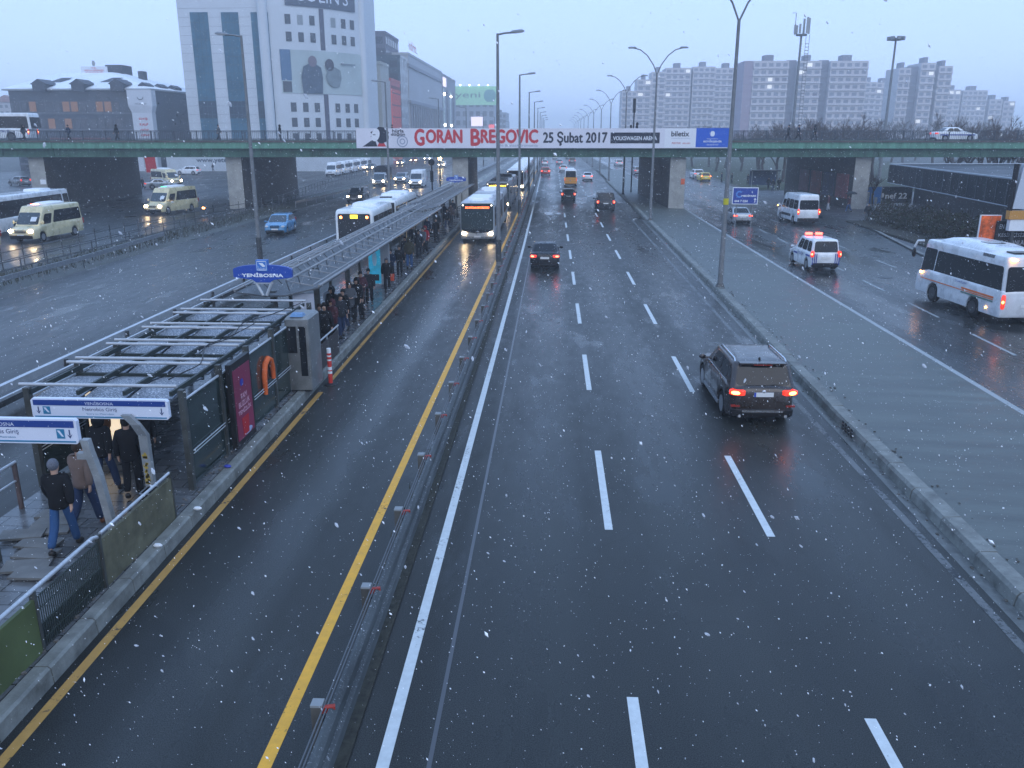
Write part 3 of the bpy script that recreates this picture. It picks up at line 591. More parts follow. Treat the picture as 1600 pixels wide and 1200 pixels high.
sheet('square_paving', [(24.2, -20), (90, -20), (90, 125), (27.8, 125), (27.0, 95), (28.0, 78), (24.6, 57)], .0, mat('wet_paving', (.045, .048, .056), .38, 0, .35, 1.0, bump=.2, bscale=20))
YLW = worn('yellow_road_paint', (.72, .37, .045), .12); WHL = worn('white_road_paint', (.50, .54, .55), .10)
WHF = worn('worn_white_road_paint', (.30, .33, .34), .14); YLD = worn('worn_yellow_road_paint', (.36, .21, .06), .2); WHG = worn('faded_white_road_paint', (.12, .13, .135), .34)
def strip(name, pts, wd, z, m):
    L_ = [(x - wd / 2, y) for x, y in pts]; R_ = [(x + wd / 2, y) for x, y in pts]
    b = MB()
    for i in range(len(pts) - 1): b.quad((*L_[i], z), (*R_[i], z), (*R_[i + 1], z), (*L_[i + 1], z))
    return tag(b.build(name, m, None, fix=False), kind='structure')
def px_plat(y): return -6.76 - .0135 * y
PLY = [(px_plat(y), y) for y in (-15, 10, 24.3)]; PLY2 = [(px_plat(y), y) for y in (25.6, 45, 62, 90, 140)]
strip('yellow_kerb_line', PLY, .16, .004, YLD); strip('yellow_kerb_line', PLY2, .14, .004, YLD)
strip('yellow_lane_line', [(-3.52, -15), (-3.52, 60), (-3.6, 130), (-3.9, 220)], .175, .004, YLW)
strip('white_edge_line', [(-2.04, -15), (-2.04, 60), (-2.2, 110), (-2.6, 200), (-3.0, 600)], .165, .004, WHL)
strip('asphalt_seam', [(-1.47, -15), (-1.43, 60)], .06, .003, mat('bitumen_seam', (.06, .063, .07), .3))
strip('faint_edge_line', [(7.42, 0), (7.32, 25), (7.45, 60), (7.7, 140), (8.2, 260)], .16, .004, WHG)
strip('side_road_line', [(13.42, -5), (13.55, 23), (13.75, 48), (14.15, 80), (14.9, 130), (16.5, 220)], .2, .004, WHF)
def dashes(name, xf, y0, per, ln, n, wd, m):
    b = MB()
    for k in range(n):
        a = y0 + k * per; x0, x1 = xf(a), xf(a + ln); b.quad((x0 - wd / 2, a, .004), (x0 + wd / 2, a, .004), (x1 + wd / 2, a + ln, .004), (x1 - wd / 2, a + ln, .004))
    return tag(b.build(name, m, None, fix=False), kind='structure')
dashes('lane_dashes', lambda y: 1.22, -3.95, 9.62, 4.4, 30, .16, WHL); dashes('lane_dashes', lambda y: 4.41, -4.3, 9.72, 4.35, 30, .16, WHL)
dashes('lane_dashes', lambda y: 16.6 + .0185 * max(y - 20, 0), 23.4, 6.55, 3.4, 26, .13, WHF); dashes('lane_dashes', lambda y: 20.7, 42, 9, 3.2, 5, .13, WHF)
dashes('lane_dashes', lambda y: -19.6, 10, 9.5, 4, 26, .12, WHG); dashes('lane_dashes', lambda y: -23.4, 10, 9.5, 4, 26, .12, WHG)
# manhole covers
for px, py in [(1383, 434), (1403, 402), (1373, 370)]:
    x, y = at(px, py); tag(MB().prism([(x + .4 * math.cos(a * .5236), y + .4 * math.sin(a * .5236)) for a in range(12)], .0, .01).build('manhole_cover', STEELD), 'round dark manhole cover %s on the side road' % {434: 'nearest the white midibus', 402: 'in the middle of three', 370: 'farthest up'}[py], 'manhole', 'manhole covers')
# right kerb and paved median
def kx(y): return interp([(-20, 7.75), (13, 7.85), (22, 7.9), (42, 8.25), (80, 8.65), (200, 9.6)], y)
MED = mat('median_concrete', (.092, .105, .100), .45, 0, .45, .8, bump=.25, bscale=18, stretch=(.25, 1.6, 1))
b = MB(); ys_ = [-10, 0, 10, 20, 30, 42, 60, 80, 120, 200]
for a, c in zip(ys_, ys_[1:]):
    def mr_(y): return interp([(-10, 13.25), (23, 13.4), (48, 13.6), (80, 14.0), (130, 14.75), (200, 15.8)], y)
    b.quad((kx(a) + .42, a, .22), (mr_(a), a, .03), (mr_(c), c, .03), (kx(c) + .42, c, .22))
tag(b.build('paved_median', MED, None, fix=False), kind='structure')
random.seed(3)
KM = mat('kerb_stone', (.17, .18, .17), .6, 0, .45, 2.2, bump=.4, bscale=20)
b = MB(); y = -9.0
while y < 150:
    ln = 1.45; j = random.uniform(-.012, .012); x0, x1 = kx(y) + j, kx(y + ln) + j
    if not (20.2 < y < 21.2):
        rr = [[(xx, yy_, 0), (xx + .03, yy_, .2), (xx + .08, yy_, .27), (xx + .40, yy_, .27 + j), (xx + .44, yy_, .2), (xx + .44, yy_, 0)] for xx, yy_ in ((x0, y + .012), (x1, y + ln - .012))]
        b.loft(rr)
    else: # drain block
        b.box(x0 - .03, x0 + .5, y + .1, y + ln - .1, 0, .33)
    y += ln
tag(b.build('kerb', KM), kind='structure')
gr = MB()
for i in range(4):
    for k in range(3): gr.box(kx(21) - .045, kx(21) - .03, 20.75 + i * .22, 20.87 + i * .22, .05 + k * .09, .11 + k * .09)
tag(gr.build('gully_grate', BLACK), 'dark gully grate in the raised drain block of the kerb', 'drain')
strip('gutter_strip', [(kx(y) - .12, y) for y in (-5, 15, 30, 45, 80)], .26, .003, mat('gutter_grime', (.10, .11, .11), .4, 0, .5, 5))
strip('side_kerb', [(24.2, -20), (24.6, 57), (27.9, 78)], .25, .12, KM)
sheet('grass_verge', [(29.0, 128), (70, 120), (110, 300), (36, 300)], .01, mat('winter_grass', (.045, .055, .028), .8, 0, .4, .6, bump=.5, bscale=8))
# ---------------------------------------------------------------- central guard rail
random.seed(8); b = MB()
for k in range(420):
    y = random.uniform(6, 90); side_ = random.random() < .5; x = kx(y) + (random.uniform(.45, .75) if side_ else random.uniform(-.14, -.02)); s_ = random.uniform(.012, .04); z_ = .23 if side_ else .01
    b.ball((x, y, z_), (s_, s_ * random.uniform(.6, 2), s_ * .4), 0, 5, 3)
tag(b.build('kerb_debris', mat('kerb_debris', (.09, .085, .075), .8, 0, .6, 9)), 'leaf litter and grit lying along the kerb of the median', 'debris', kind='stuff')
t = thing('guard_rail', 'low steel guard rail with concrete posts and red brackets between bus lane and motorway', 'guard rail', (0, 0, 0))
prof = [(-2.56, .38), (-2.52, .42), (-2.55, .50), (-2.61, .54), (-2.62, .60), (-2.58, .66), (-2.60, .72), (-2.66, .78), (-2.69, .79)]
def gx(y): return interp([(-20, 0), (30, .02), (100, -.15), (300, -.5)], y)
b = MB()
yr_ = [-8, 0, 8, 16, 24, 32, 48, 64, 100, 160, 300]
b.loft([[(x + gx(y), y, z) for x, z in prof] + [(x + gx(y) - .012, y, z) for x, z in reversed(prof)] for y in yr_])
b.build('beam', mat('weathered_rail_steel', (.06, .07, .075), .55, .1, .5, 3, snow=.14, stretch=(1, .2, 1)), t)
b = MB()
for y0_, y1_ in zip(yr_, yr_[1:]): b.quad((-2.95 + gx(y0_), y0_, .05), (-2.50 + gx(y0_), y0_, .02), (-2.50 + gx(y1_), y1_, .02), (-2.95 + gx(y1_), y1_, .05))
b.build('rubble_base', mat('mossy_grit', (.035, .035, .028), .8, 0, .6, 8, bump=.6, bscale=20), t, fix=False)
b = MB()
for k in range(3): b.tube((-2.76 + k * .04, -8, .80 - k * .012), (-2.76 + k * .04, 64, .80 - k * .012), .010, 5)
b.build('cable', mat('dull_cable', (.12, .13, .14), .5, .3), t)
RB = mat('red_bracket', (.28, .035, .025), .5, 0, .3, 9)
for k in range(36):
    y = .2 + 2.83 * k; x = -2.86 + gx(y)
    po = BOX('post', x - .07, x + .07, y - .07, y + .07, 0, .80, CONCD, t)
    BOX('post_cap', x - .074, x + .074, y - .074, y + .074, .80, .83, mat('white_post_cap', (.22, .24, .25), .7), po)
    MB().box(0, .17, -.03, .03, .72, .80, 0, Matrix.Translation((x + .06, y - .05, 0)) @ Matrix.Rotation(R(14), 4, 'Z')).build('bracket', RB, po)
# plants in the rail foot
random.seed(5); b = MB()
for k in range(900):
    y = random.uniform(4, 90); x = -2.95 + gx(y) + random.gauss(0, .07); h = random.uniform(.05, .2); a = random.uniform(0, 6.28)
    b.add([(x, y, .02), (x + .03 * math.cos(a), y + .03 * math.sin(a), .02), (x + .08 * math.cos(a + 1), y + .08 * math.sin(a + 1), h)], [(0, 1, 2)])
tag(b.build('weeds', mat('dead_weeds', (.045, .045, .025), .8), None, fix=False), 'thin weeds growing along the foot of the guard rail', 'weeds', kind='stuff')
# left guard rail between bus lane and left carriageway
t = thing('guard_rail', 'long steel barrier left of the station with a bright top rail', 'guard rail', (-15.55, 0, 0))
MB().box(-.16, .0, 4, 300, .58, .8).build('beam', ALU, t); MB().box(-.12, -.04, 4, 300, .18, .46).build('beam', STEELD, t); MB().box(.45, .53, 4, 300, .62, .7).build('beam', ALU, t)
for k in range(26): BOX('post', -.02, .08, 5 + 4 * k, 5.12 + 4 * k, 0, .75, STEELD, t)
# guard rail and fence at the far left
def railing(name, label, pts, h, step, m, rails, pr=.035, rr=.03, ph=None, group=None):
    t = thing(name, label, 'fence' if 'fence' in name else 'guard rail', (pts[0][0], pts[0][1], 0), 0, group)
    P = [Vector((x - pts[0][0], y - pts[0][1], 0)) for x, y in pts]
    for z, wz in rails:
        b = MB()
        for a, c in zip(P, P[1:]):
            if wz: 
                d = (c - a).normalized(); n_ = Vector((-d.y, d.x, 0)) * .03
                b.add([tuple(a + n_ + Vector((0, 0, z))), tuple(a - n_ + Vector((0, 0, z))), tuple(c - n_ + Vector((0, 0, z))), tuple(c + n_ + Vector((0, 0, z))), tuple(a + n_ + Vector((0, 0, z - wz))), tuple(a - n_ + Vector((0, 0, z - wz))), tuple(c - n_ + Vector((0, 0, z - wz))), tuple(c + n_ + Vector((0, 0, z - wz)))],
                      [(0, 1, 2, 3), (4, 5, 6, 7), (0, 4, 7, 3), (1, 5, 6, 2), (0, 1, 5, 4), (3, 2, 6, 7)])
            else: b.tube(a + Vector((0, 0, z)), c + Vector((0, 0, z)), rr, 6)
        b.build('rail', m, t)
    tot = 0
    for a, c in zip(P, P[1:]):
        L_ = (c - a).length; n_ = max(1, int(L_ / step))
        for i in range(n_ + 1):
            if tot > 98: break
            q = a + (c - a) * (i / n_); MB().tube(q, q + Vector((0, 0, ph or h)), pr, 6).build('post', m, t); tot += 1
    return t
railing('guard_rail', 'bright topped guard rail ending beside the left carriageway', [(-28.0, 34), (-28.1, 48.7), (-29.0, 61.5)], .7, 1.9, STEEL, [(.72, .26)])
railing('mesh_fence', 'dark post and rail fence in front of the cream minibuses', [(-31.8, 30), (-32.3, 60), (-32.2, 79), (-29.6, 92)], 1.1, 2.1, STEELD, [(1.05, 0), (.6, 0)], ph=1.35)
railing('mesh_fence', 'second dark fence close behind the guard rail', [(-30.4, 36), (-30.6, 62), (-29.8, 84)], .9, 2.6, STEELD, [(.85, 0), (.4, 0)], ph=.95)
railing('guard_rail', 'guard rail running away beyond the bridge beside the left carriageway', [(-28.2, 92), (-27.4, 122), (-27.0, 200), (-27.5, 300)], .7, 3.5, STEEL, [(.72, .26)])
railing('mesh_fence', 'dark barred fence beyond the bridge beside the parked vans', [(-31, 95), (-35, 130), (-37, 168), (-38, 240)], 1.1, 2.4, STEELD, [(1.1, 0), (.6, 0)])
random.seed(11); b = MB()
for k in range(2600):
    y = random.uniform(34, 92); x = random.uniform(-31.6, -28.6); h = random.uniform(.1, .45); a = random.uniform(0, 6.28)
    b.add([(x, y, 0), (x + .06 * math.cos(a), y + .06 * math.sin(a), 0), (x + .2 * math.cos(a + 1), y + .2 * math.sin(a + 1), h)], [(0, 1, 2)])
tag(b.build('verge_grass', mat('dull_verge_grass', (.04, .042, .028), .8, 0, .4, 1), None, fix=False), 'rough dead grass between guard rail and fence', 'grass', kind='stuff')

# ---------------------------------------------------------------- bridge
BR = R(2.6)
t = thing('road_bridge', 'green painted steel girder bridge with pale concrete piers across the motorway', 'bridge', (0, 91.4, 0), BR); BRT = t
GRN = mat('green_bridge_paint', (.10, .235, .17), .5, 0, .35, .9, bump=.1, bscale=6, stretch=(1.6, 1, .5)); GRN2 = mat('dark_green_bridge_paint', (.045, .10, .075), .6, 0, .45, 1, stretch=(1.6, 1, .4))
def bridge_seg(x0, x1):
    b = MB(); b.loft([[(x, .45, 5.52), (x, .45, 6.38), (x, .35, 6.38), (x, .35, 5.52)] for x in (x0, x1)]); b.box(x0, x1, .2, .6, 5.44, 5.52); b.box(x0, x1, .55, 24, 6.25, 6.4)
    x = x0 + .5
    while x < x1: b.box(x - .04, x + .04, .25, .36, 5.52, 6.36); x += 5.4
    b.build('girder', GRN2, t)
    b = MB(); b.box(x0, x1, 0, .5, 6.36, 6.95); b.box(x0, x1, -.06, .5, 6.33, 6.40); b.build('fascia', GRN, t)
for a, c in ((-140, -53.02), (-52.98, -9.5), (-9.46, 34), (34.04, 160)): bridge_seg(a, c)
BOX('deck', -140, 160, .52, 24.5, 6.405, 6.99, CONCD, t)
BOX('deck_edge', -140, 160, -.1, .5, 6.955, 7.12, mat('stained_deck_edge', (.10, .085, .08), .7, 0, .4, .8), t)
b = MB()
for k in range(6): b.box(-140, 160, 3.2 + 3.6 * k, 3.5 + 3.6 * k, 5.5, 6.245)
b.build('inner_girder', GRN2, t); b = MB(); b.box(-140, 160, 24.3, 24.7, 5.5, 7.1); b.build('rear_girder', GRN2, t)
def pier(xl, dep=24):
    x = xl; yo = -xl * math.sin(BR)
    b = MB(); b.loft([rrect(.85, .75, dep, .06, z, 3) for z in (-.02, .5, 5.43)], 0, True, Matrix.Translation((x, 0, 0)))
    p = b.build('pier', [CONCL, mat('dark_pier_side', (.05, .045, .042), .7, 0, .5, .5, stretch=(1, 1, 2))], t, smooth=30)
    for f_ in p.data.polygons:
        if abs(f_.normal.x) > .8: f_.material_index = 1  # side faces take a darker colour than the front
    return p
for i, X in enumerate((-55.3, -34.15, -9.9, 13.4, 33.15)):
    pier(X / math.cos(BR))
BOX('notice', 13.8, 14.2, .70, .74, 2.6, 3.2, mat('orange_notice', (.6, .12, .05), .6), t)
BOX('notice', -55.2, -54.6, .70, .74, 2.6, 3.1, WHITE, t)
# posters on the pier side (right)
for k, c in enumerate([(.28, .08, .08), (.05, .06, .12), (.35, .09, .06), (.25, .12, .14)]):
    BOX('poster', 32.20 / math.cos(BR), 32.32 / math.cos(BR), 2.0 + k * 4.2, 5.4 + k * 4.2, 1.0, 3.6, mat('faded_poster_%d' % k, c, .6, 0, .4, .9), t)
# railings on the deck, both sides
for yy, nm in ((.12, 'front'), (24.2, 'rear')):
    b = MB(); b.tube((-140, yy, 8.12), (160, yy, 8.12), .035, 6); b.tube((-140, yy, 7.25), (160, yy, 7.25), .03, 6)
    x = -75
    while x < 75: b.box(x - .012, x + .012, yy - .012, yy + .012, 7.12, 8.1); x += .19
    x = -76
    while x < 76: b.box(x - .04, x + .04, yy - .04, yy + .04, 7.1, 8.16); x += 2.4
    b.build('deck_railing', mat('railing_blue_grey', (.05, .06, .075), .5), t)
# banner tied to the bridge
def onb(px, py): # bridge-local x, z of a photo pixel on the front plane
    x, z = atY(px, py, 91.3); Y = 91.3 + x * math.sin(BR); x, z = atY(px, py, Y); return x / math.cos(BR), z
bx0, bz1 = onb(556, 200.5); bx1, _ = onb(1138, 200.5); _, bz0 = onb(850, 231.5)
bn = thing('banner', 'long white concert banner with red and black lettering tied to the bridge railing', 'banner', (0, 91.3, 0), BR)
BW = mat('banner_vinyl', (.64, .64, .70), .5, 0, .07, .4, bump=1.0, bscale=1.1, stretch=(1, 1, .35))
b = MB(); b.loft([rrect(1, -.005, .005, .002, z, 2) for z in (0, 1)], 0, True, Matrix.Translation(((bx0 + bx1) / 2, -.12, bz0)) @ Matrix.Diagonal(((bx1 - bx0) / 2, 1, bz1 - bz0, 1)))
b.build('sheet', BW, bn)
BRED = mat('banner_red', (.50, .035, .045), .5); BBLK = mat('banner_black', (.018, .02, .035), .5); BBLU = mat('banner_blue', (.02, .10, .50), .5); BWT = mat('banner_white_ink', (.7, .72, .76), .5); BGRY = mat('banner_grey_ink', (.25, .3, .4), .5)
def bt(s_, x0p, x1p, y0p, y1p, m, bold=0, dy=-.140):
    xa_, zt = onb(x0p, y0p); xb_, zb_ = onb(x1p, y1p)
    text(s_, ((xa_ + xb_) / 2, dy, (zt + zb_) / 2), zt - zb_, 0, m, bn, width=xb_ - xa_, bold=bold)
bt('G', 648, 663, 202, 227, BRED, .07); bt('ORAN', 666, 722, 203, 223, BRED, .07); bt('B', 736, 750, 202, 227, BRED, .07); bt('REGOVIC', 752, 840, 203, 223, BRED, .07)
bt('25 Şubat 2017', 849, 948, 206, 227, BBLK, .04); bt('ile & alaaktirümania', 780, 840, 225, 229, BGRY)
def brect(x0p, x1p, y0p, y1p, m, dy, nm='panel'):
    xa_, zt = onb(x0p, y0p); xb_, zb_ = onb(x1p, y1p); return BOX(nm, xa_, xb_, dy, dy + .006, zb_, zt, m, bn)
brect(954, 1030, 207, 224, BBLK, -.136); bt('VOLKSWAGEN ARENA', 958, 1026, 213, 219, BWT, .01, -.142)
brect(1039, 1087, 201, 231, BWT, -.134); bt('biletix', 1049, 1076, 205, 213, BBLK, .02, -.142); bt('bulunduğunuz yerden', 1049, 1078, 215, 217, BGRY, 0, -.142); bt('ABONE', 1049, 1063, 222, 225, BRED, 0, -.142); bt('adım adım', 1066, 1078, 222, 225, BRED, 0, -.142)
brect(1088, 1138, 200, 230, BBLU, -.136); bt('BÜYÜKŞEHİR', 1099, 1127, 219, 223, BWT, .01, -.142); bt('İSTANBUL', 1104, 1122, 215.5, 217.5, BWT, 0, -.142); bt('BELEDİYESİ', 1104, 1122, 224.5, 227, BWT, 0, -.142)
cx_, cz_ = onb(1113, 209); MB().ball((cx_, -.14, cz_), (.24, .006, .3)).build('crest', BWT, bn)
bt('hürla', 613, 631, 202, 207, BBLK, .015); bt('düğün', 611, 633, 207.5, 213, BBLK, .015)
cx_, cz_ = onb(629, 221); b = MB()
for rr_ in (.58, .3):
    for k in range(20):
        a0, a1 = 2 * math.pi * k / 20, 2 * math.pi * (k + 1) / 20; b.quad((cx_ + rr_ * math.cos(a0), -.139, cz_ + rr_ * math.sin(a0)), (cx_ + (rr_ - .1) * math.cos(a0), -.139, cz_ + (rr_ - .1) * math.sin(a0)), (cx_ + (rr_ - .1) * math.cos(a1), -.139, cz_ + (rr_ - .1) * math.sin(a1)), (cx_ + rr_ * math.cos(a1), -.139, cz_ + rr_ * math.sin(a1)))
b.build('ring_emblem', BGRY, bn)
# printed portrait: curly dark hair, smiling face, dark jacket, red lining
def blob(nm, cpx, cpy, rx, rz, m, dy, n=16, wob=0, rot=0):
    cx, cz = onb(cpx, cpy); random.seed(int(cpx)); P = []
    for k in range(n):
        a = 2 * math.pi * k / n; r_ = 1 + random.uniform(-wob, wob); x_, z_ = rx * r_ * math.cos(a), rz * r_ * math.sin(a)
        P.append((cx + x_ * math.cos(rot) - z_ * math.sin(rot), dy, cz + x_ * math.sin(rot) + z_ * math.cos(rot)))
    return MB().poly(P).build(nm, m, bn, fix=False)
def tri(nm, pp, m, dy): return MB().poly([(onb(a, c)[0], dy, onb(a, c)[1]) for a, c in pp]).build(nm, m, bn, fix=False)
tri('jacket', [(567, 229), (580, 220), (586, 217), (590, 229)], BBLK, -.137); tri('jacket', [(590, 229), (594, 219), (598, 220), (604, 229)], BRED, -.137)
blob('hair', 594, 210, .95, .72, BBLK, -.1375, 22, .14); blob('hair', 597, 216, .6, .5, BBLK, -.1378, 18, .15); blob('face', 587, 211, .42, .66, BWT, -.139, rot=-.3); blob('hair', 585, 210.5, .16, .05, BBLK, -.1405)

# ---------------------------------------------------------------- street lamps
LM = mat('lamp_post_steel', (.17, .18, .19), .5, .1, .2, 2); LH = mat('lamp_head', (.2, .22, .24), .4, .2); LL = mat('lamp_lens', (.5, .52, .55), .2)
def head_(t, M): 
    b = MB(); b.loft([rrect(.13, -.1, .62, .09, z) for z in (0, .06)] + [rrect(.07, 0, .5, .05, .12)], 0, True, M); b.build('lamp_head', LH, t, smooth=40)
    MB().loft([rrect(.1, .1, .55, .08, z) for z in (-.03, 0)], 0, True, M).build('lens', LL, t, smooth=40)
def single(x, y, label, side=1, h=12.6):
    t = thing('street_lamp', label, 'street lamp', (x, y, 0), 0, 'single armed street lamps')
    MB().path([(0, 0, 0), (0, 0, 3), (0, 0, h)], [.14, .12, .065], 10).build('pole', LM, t, smooth=40); MB().path([(0, 0, h - .05), (side * .4, 0, h + .02), (side * .9, 0, h + .05)], .045).build('arm', LM, t, smooth=40)
    MB().prism([(.2, .2), (-.2, .2), (-.2, -.2), (.2, -.2)], 0, .05).build('base_plate', STEELD, t); MB().path([(0, 0, 1.0), (0, 0, 2.2)], .155, 10).build('sleeve', STEELD, t, smooth=40)
    head_(t, Matrix.Translation((side * .75, 0, h + .02)) @ Matrix.Rotation(-side * R(90), 4, 'Z') @ Matrix.Rotation(R(6), 4, 'X'))
    return t
def double(x, y, label, h=12.6):
    t = thing('street_lamp', label, 'street lamp', (x, y, .15), 0, 'twin armed street lamps')
    MB().path([(0, 0, 0), (0, 0, 3), (0, 0, h)], [.14, .12, .075], 10).build('pole', LM, t, smooth=40)
    MB().loft([rrect(.22, -.22, .22, .05, z) for z in (0, .08)] + [rrect(.13, -.13, .13, .05, .3)]).build('base_plate', STEELD, t)
    for s in (-1, 1):
        MB().path([(0, 0, h - .05), (s * .35, 0, h + .75), (s * .9, 0, h + 1.5), (s * 1.5, 0, h + 1.95), (s * 2.1, 0, h + 2.1)], .045).build('arm', LM, t, smooth=40)
        head_(t, Matrix.Translation((s * 1.95, 0, h + 2.08)) @ Matrix.Rotation(-s * R(90), 4, 'Z'))
    return t
order = ['nearest', 'second', 'third', 'fourth', 'fifth', 'sixth', 'seventh', 'eighth', 'ninth', 'tenth', 'eleventh', 'twelfth', 'thirteenth']
for k in range(9): single(-2.92 - .02 * k, 45.6 + 29.6 * k, '%s single lamp standing in the guard rail right of the bus lanes' % order[k], 1)
for k in range(8): single(-16.3 + .02 * k, 45.9 + 38.5 * k, '%s single lamp on the barrier left of the bus lanes' % order[k], -1)
for k in range(12): 
    t = double(8.55 + .3 * min(k, 4) + .02 * k, 42.4 + 34.8 * k, '%s twin armed lamp on the paved median' % order[k])
    if k == 0: MB().path([(0, 0, 4.2), (0, 0, 4.5)], .135, 10).build('sticker', mat('yellow_sticker', (.5, .45, .03), .5), t)
# small signal post in the left bus lane island
t = thing('signal_post', 'short dark post with a round disc sign beside the far station sign', 'sign', (-15.9, 112, 0)); MB().tube((0, 0, 0), (0, 0, 4.6), .09).build('pole', BLACK, t)
MB().prism([(.42 * math.cos(k * .5236), .42 * math.sin(k * .5236)) for k in range(12)], -.04, .04, 0, Matrix.Translation((0, -.1, 4.3)) @ Matrix.Rotation(R(90), 4, 'X')).build('disc', BLACK, t)
BOX('signal_box', -.2, .2, -.2, .1, 1.8, 3.2, BLACK, t)
# blue direction board on the right
t = thing('direction_sign', 'blue board with white lettering and an arrow on two legs beside the silver saloon', 'sign', (14.95, 66.3, 0), R(-6))
xb0, zb0 = atY(1145, 318, 66.3); xb1, zb1 = atY(1184, 294, 66.3); wd_ = xb1 - xb0; hb = zb1 - zb0; xo = (xb0 + xb1) / 2 - 14.95
BOX('frame', xo - wd_ / 2 - .06, xo + wd_ / 2 + .06, -.03, .03, zb0 - .06, zb1 + .06, WHITE, t); BOX('panel', xo - wd_ / 2, xo + wd_ / 2, -.045, -.031, zb0, zb1, mat('sign_blue', (.01, .045, .28), .4), t)
for s in (-1, 1): MB().tube((xo + s * .6, .06, 0), (xo + s * .6, .06, zb1), .04).build('leg', STEEL, t)
text('MEDİPARK', (xo + .28, -.05, zb0 + hb * .52), .17, 0, WHITE, t, width=1.1, bold=.008); text('444 7 034', (xo - .3, -.05, zb0 + hb * .16), .17, 0, WHITE, t, width=1.0, bold=.008)
b = MB()
for k in range(14):
    a0, a1 = R(40 + k * 20), R(40 + (k + 1) * 20)
    q = lambda a, r_: (xo - .45 + r_ * math.cos(a), -.049, zb0 + hb * .6 + r_ * math.sin(a)); b.quad(q(a0, .26), q(a0, .15), q(a1, .15), q(a1, .26))
b.build('ring_logo', mat('pale_blue_ink', (.1, .25, .6), .5), t)
b = MB(); b.add([(xo + .72, -.049, zb0 + .1), (xo + .78, -.049, zb0 + .1), (xo + .78, -.049, zb0 + .3), (xo + .72, -.049, zb0 + .3)], [(0, 1, 2, 3)]); b.add([(xo + .64, -.049, zb0 + .3), (xo + .86, -.049, zb0 + .3), (xo + .75, -.049, zb0 + .44)], [(0, 1, 2)]); b.build('arrow', WHITE, t)
# ---------------------------------------------------------------- station platform
PLT = -11.0
def tile_mat():
    m = mat('wet_platform_tiles', (.11, .115, .12), .25, 0, .3, 1.2, bump=.0)
    n = m.node_tree; b = n.nodes['Principled BSDF']; L = n.links.new
    t = n.nodes.new('ShaderNodeTexCoord'); br = n.nodes.new('ShaderNodeTexBrick'); br.inputs['Scale'].default_value = 1.0; br.inputs['Brick Width'].default_value = .8; br.inputs['Row Height'].default_value = .4; br.inputs['Mortar Size'].default_value = .012
    br.inputs['Color1'].default_value = (1, 1, 1, 1); br.inputs['Color2'].default_value = (.7, .72, .75, 1); br.inputs['Mortar'].default_value = (.12, .12, .12, 1)
    L(t.outputs['Object'], br.inputs['Vector']); mm = n.nodes.new('ShaderNodeMix'); mm.data_type = 'RGBA'; mm.blend_type = 'MULTIPLY'; mm.inputs[0].default_value = 1
    src = b.inputs['Base Color'].links[0].from_socket; L(src, mm.inputs[6]); L(br.outputs[0], mm.inputs[7]); L(mm.outputs[2], b.inputs['Base Color'])
    bp = n.nodes.new('ShaderNodeBump'); bp.inputs['Strength'].default_value = .5; bp.inputs['Distance'].default_value = .01; L(br.outputs[1], bp.inputs['Height']); bp.invert = True; L(bp.outputs[0], b.inputs['Normal'])
    return m
TILE = tile_mat()
pr = [(px_plat(y) - .52, y) for y in (-10, 15, 45, 90)]
b = MB(); b.prism([(PLT, -10)] + pr + [(PLT, 90)], 0, .25); tag(b.build('platform', TILE), kind='structure')
b = MB(); ya_ = [-10, 5, 15, 25, 35, 45, 60, 75, 90]
for a, c in zip(ya_, ya_[1:]):
    for y in [a + (c - a) * i / 8 for i in range(8)]:
        y2 = y + (c - a) / 8 - .02; x0, x1 = px_plat(y) - .48, px_plat(y2) - .48
        b.loft([[(x0 + .02, y, 0), (x0, y, .27), (x0 + .2, y, .275), (x0 + .24, y, .24), (x0 + .26, y, 0)], [(x1 + .02, y2, 0), (x1, y2, .27), (x1 + .2, y2, .275), (x1 + .24, y2, .24), (x1 + .26, y2, 0)]])
tag(b.build('platform_kerb', KM), kind='structure')
# loose lifted paving slabs
random.seed(4)
for k, (x, y) in enumerate([(-9.9, 14.9), (-9.75, 14.55), (-9.65, 14.2), (-9.5, 13.6), (-9.3, 13.2), (-9.2, 12.75), (-8.9, 12.5), (-10.0, 13.9)]):
    o = MB().box(-.38, .38, -.19, .19, 0, .045).build('paving_slab', CONC); o.location = (x, y, .265 + .006 * k); o.rotation_euler = (R(random.uniform(-2, 4)), R(random.uniform(-3, 3)), R(random.uniform(-12, 20)))
    tag(o, 'loose lifted paving slab on the entrance ramp, %s from the shelter' % order[k], 'paving slab', 'loose paving slabs')
# ticket-hall roof frame
FR = mat('dark_green_steel', (.035, .045, .042), .45, .3, .3, 4); GLR = mat('snowy_roof_glass', (.10, .12, .15), .45, 0, .3, 3, snow=.33); GLW = mat('dirty_green_glass', (.018, .032, .03), .12, 0, .4, 1.5, spec=.6)
TB = mat('white_tube', (.40, .42, .44), .35, .1, .15, 4, snow=.2); POSTM = mat('shelter_post_steel', (.08, .085, .08), .45, .4, .35, 3)
t = thing('station_shelter', 'flat glazed station shelter with white double cross tubes near the camera', 'shelter', (-9.5, 16.3, .25)); SH = t
def sh(x, y, z): return (x + 9.5, y - 16.3, z - .25)
beams = [16.32, 18.12, 18.5, 19.9, 20.32, 21.8, 22.3, 23.75, 24.3, 25.75]
for y in beams: MB().tube(sh(-11.2, y, 2.58), sh(-7.8, y, 2.58), .036, 10).build('cross_tube', TB, t, smooth=40)
